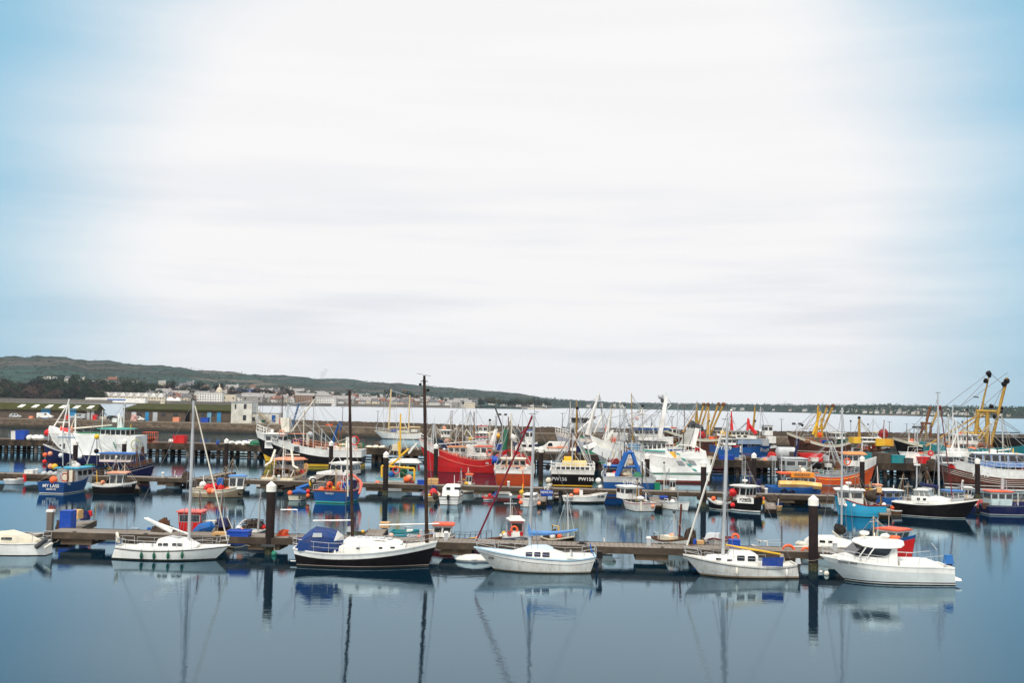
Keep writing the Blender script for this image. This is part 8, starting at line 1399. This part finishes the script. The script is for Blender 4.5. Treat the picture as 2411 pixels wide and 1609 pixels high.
b.sp_('crosstree', [(2292, 935), (2304, 936)], .15, dgrey); b.bp('long_black_boom', 2262, 1016, 2400, 1021, .8, dgrey, 3); gear(b, [(2250, 1030), (2262, 1026), (2278, 1032), (2262, 1040)], redb, .6); b.bp('black_stern_block', 2334, 1030, 2420, 1062, 4, black, 1); b.bp('white_gear', 2270, 1036, 2290, 1050, 2, white, -1); b.sp_('net_brace', [(2300, 1000), (2325, 1040)], .2, gyel); b.sp_('net_brace', [(2325, 1000), (2300, 1040)], .2, gyel)
# more thin rigs rising between the trawlers: each belongs to a boat lying behind
for i, (px, y0, y1, lab) in enumerate([(1235, 1048, 960, 'small workboat with a plain lattice mast behind the white estate car'), (1570, 1040, 955, 'workboat with a thin aerial mast beyond the blue wheelhouse roof'), (1795, 1030, 958, 'small workboat with a slanting grey pole beyond the blue trawler'), (2060, 1040, 985, 'small dark workboat behind the yellow-housed trawler'), (1126, 1030, 962, 'small potting boat moored below the pier behind the red trawler')]):
    b = ship('workboat', lab, 'workboat', px+30, px-30, 242+i*3, 3.5, (2.0, 1.8, 2.6), [(-.3, afoul), (.3, [navy, dgrey, hbrown, black, dred][i]), ('s-0.4', white)], bul=.4, deck=grey); b.hp(px+2, y1+(y0-y1)*.62, px+22, y0-4, 2.2, m=white, roof=[bblue, orange, grey, yellow, red][i], ns=2, nf=2, nb=1); b.sp_('mast', [(px-6, y0), (px-4, y1)], .09, lgrey); b.wp([((px-4, y1+4), (px-26, y0-8)), ((px-4, y1+4), (px+24, y0-10))], .03)
# second row of rigs in the crowded middle
for i, (px, lab) in enumerate([(1112, 'potting boat with a red wheelhouse roof wedged between red and varnished hulls'),]):
    b = Boat('fishing_boat', lab, 'fishing boat', px+60, px, Y=200, B=4); b.hull((2.4, 2.2, 3.0), [(-.3, afoul), (.3, navy), ('s-0.4', white)], bul=.5, deck=grey); b.hp(px+10, 1030, px+34, 1046, 2.6, m=white, roof=red, ns=3, nf=2, nb=1); b.sp_('mast', [(px+5, 1046), (px+4, 970)], .1, rust); b.sp_('mast', [(px+52, 1046), (px+56, 975)], .09, lgrey)


mrnd = random.Random(17)
for b in BOATS:
    if b.kind not in ('fishing_boat', 'trawler', 'workboat') or not hasattr(b, 'fb'): continue
    big_ = b.L > 12
    for k in range(3 if big_ else (2 if b.loc.y > 100 else 1)):
        t = mrnd.uniform(.08, .85); hgt = mrnd.uniform(4, 8.5) if big_ else mrnd.uniform(1.8, 3.6); x_ = b.X(t, 1); z_ = b.sheer(t)-.2; lx = mrnd.uniform(-.05, .05)*hgt; yy = mrnd.uniform(-.25, .25)*b.B
        top = Vector((x_+lx, yy, z_+hgt)); mo = MB().tube([(x_, yy, z_), top], [.07+.03*big_, .035+.02*big_], 6).build('mast', mrnd.choice([spar, lgrey, alu, white, rust, gyel, bwood]), b.root)
        if mrnd.random() < .6: MB().tube([top-Vector((0, .5, hgt*.2)), top-Vector((0, -.5, hgt*.2))], .03, 4).build('crosstree', lgrey, mo)
        if mrnd.random() < .5: MB().ball(top, .13 if not big_ else .2, 8, 5).build('masthead_lamp', mrnd.choice([white, dgrey, black]), mo)
        b.wires([(top-Vector((0, 0, .1)), b.pt(min(.98, max(.02, t+mrnd.uniform(-.5, .5))), mrnd.choice((-1, 1)))) for _ in range(5)], .014 if not big_ else .026, mrnd.choice([wire, rope, lgrey]))
for b in BOATS:
    if b.loc.y > 195 or not hasattr(b, 'fb'): continue
    if b.kind in ('open_boat', 'inflatable_dinghy'): clutter(b, .15, .7, 4, .22)
    elif b.kind in ('fishing_boat', 'trawler', 'workboat'):
        big_ = b.L > 13; n, h = (22, .75) if big_ else ((12, .45) if b.L > 7.5 else (7, .3)); clutter(b, .03, .55, n, h); clutter(b, .6, .9, n//4, h*.7)
for b in BOATS:
    if b.root.get('category') in ('yacht', 'motor boat') and b.loc.y < 73: 
        for t, px_ in ((.06, None), (.5, None), (.93, None)):
            p_ = b.root.matrix_basis @ b.pt(t, -b.cs); q_ = p1(min(2085, max(110, CX+p_.x*F/73+(12 if t > .5 else -12))), .08); moor(b, [(t, q_+Vector((0, 0, .06)), 1)])
def more_lines(lab, pts, r=.03):
    for b in BOATS:
        if b.root.get('label', '').startswith(lab): [lines(b, x_, y_, 5, r=r) for x_, y_ in pts]
more_lines('very large white', [(1436, 987), (1568, 940), (1640, 1012)]); more_lines('bright red', [(1022, 996), (1166, 1016)]); more_lines('large black trawler', [(678, 952)]); more_lines('orange-hulled', [(2031, 1042), (1955, 1042)]); more_lines('black trawler seen', [(1349, 1012), (1362, 1024)]); more_lines('varnished', [(1204, 977), (1197, 985)]); more_lines('white-sterned', [(943, 978)], .02); more_lines('navy hulled', [(228, 1030)], .02); more_lines('wooden fishing', [(668, 1042)], .02); more_lines('blue stern trawler', [(1458, 1057)], .02); more_lines('turquoise fishing', [(2037, 1160)], .02)
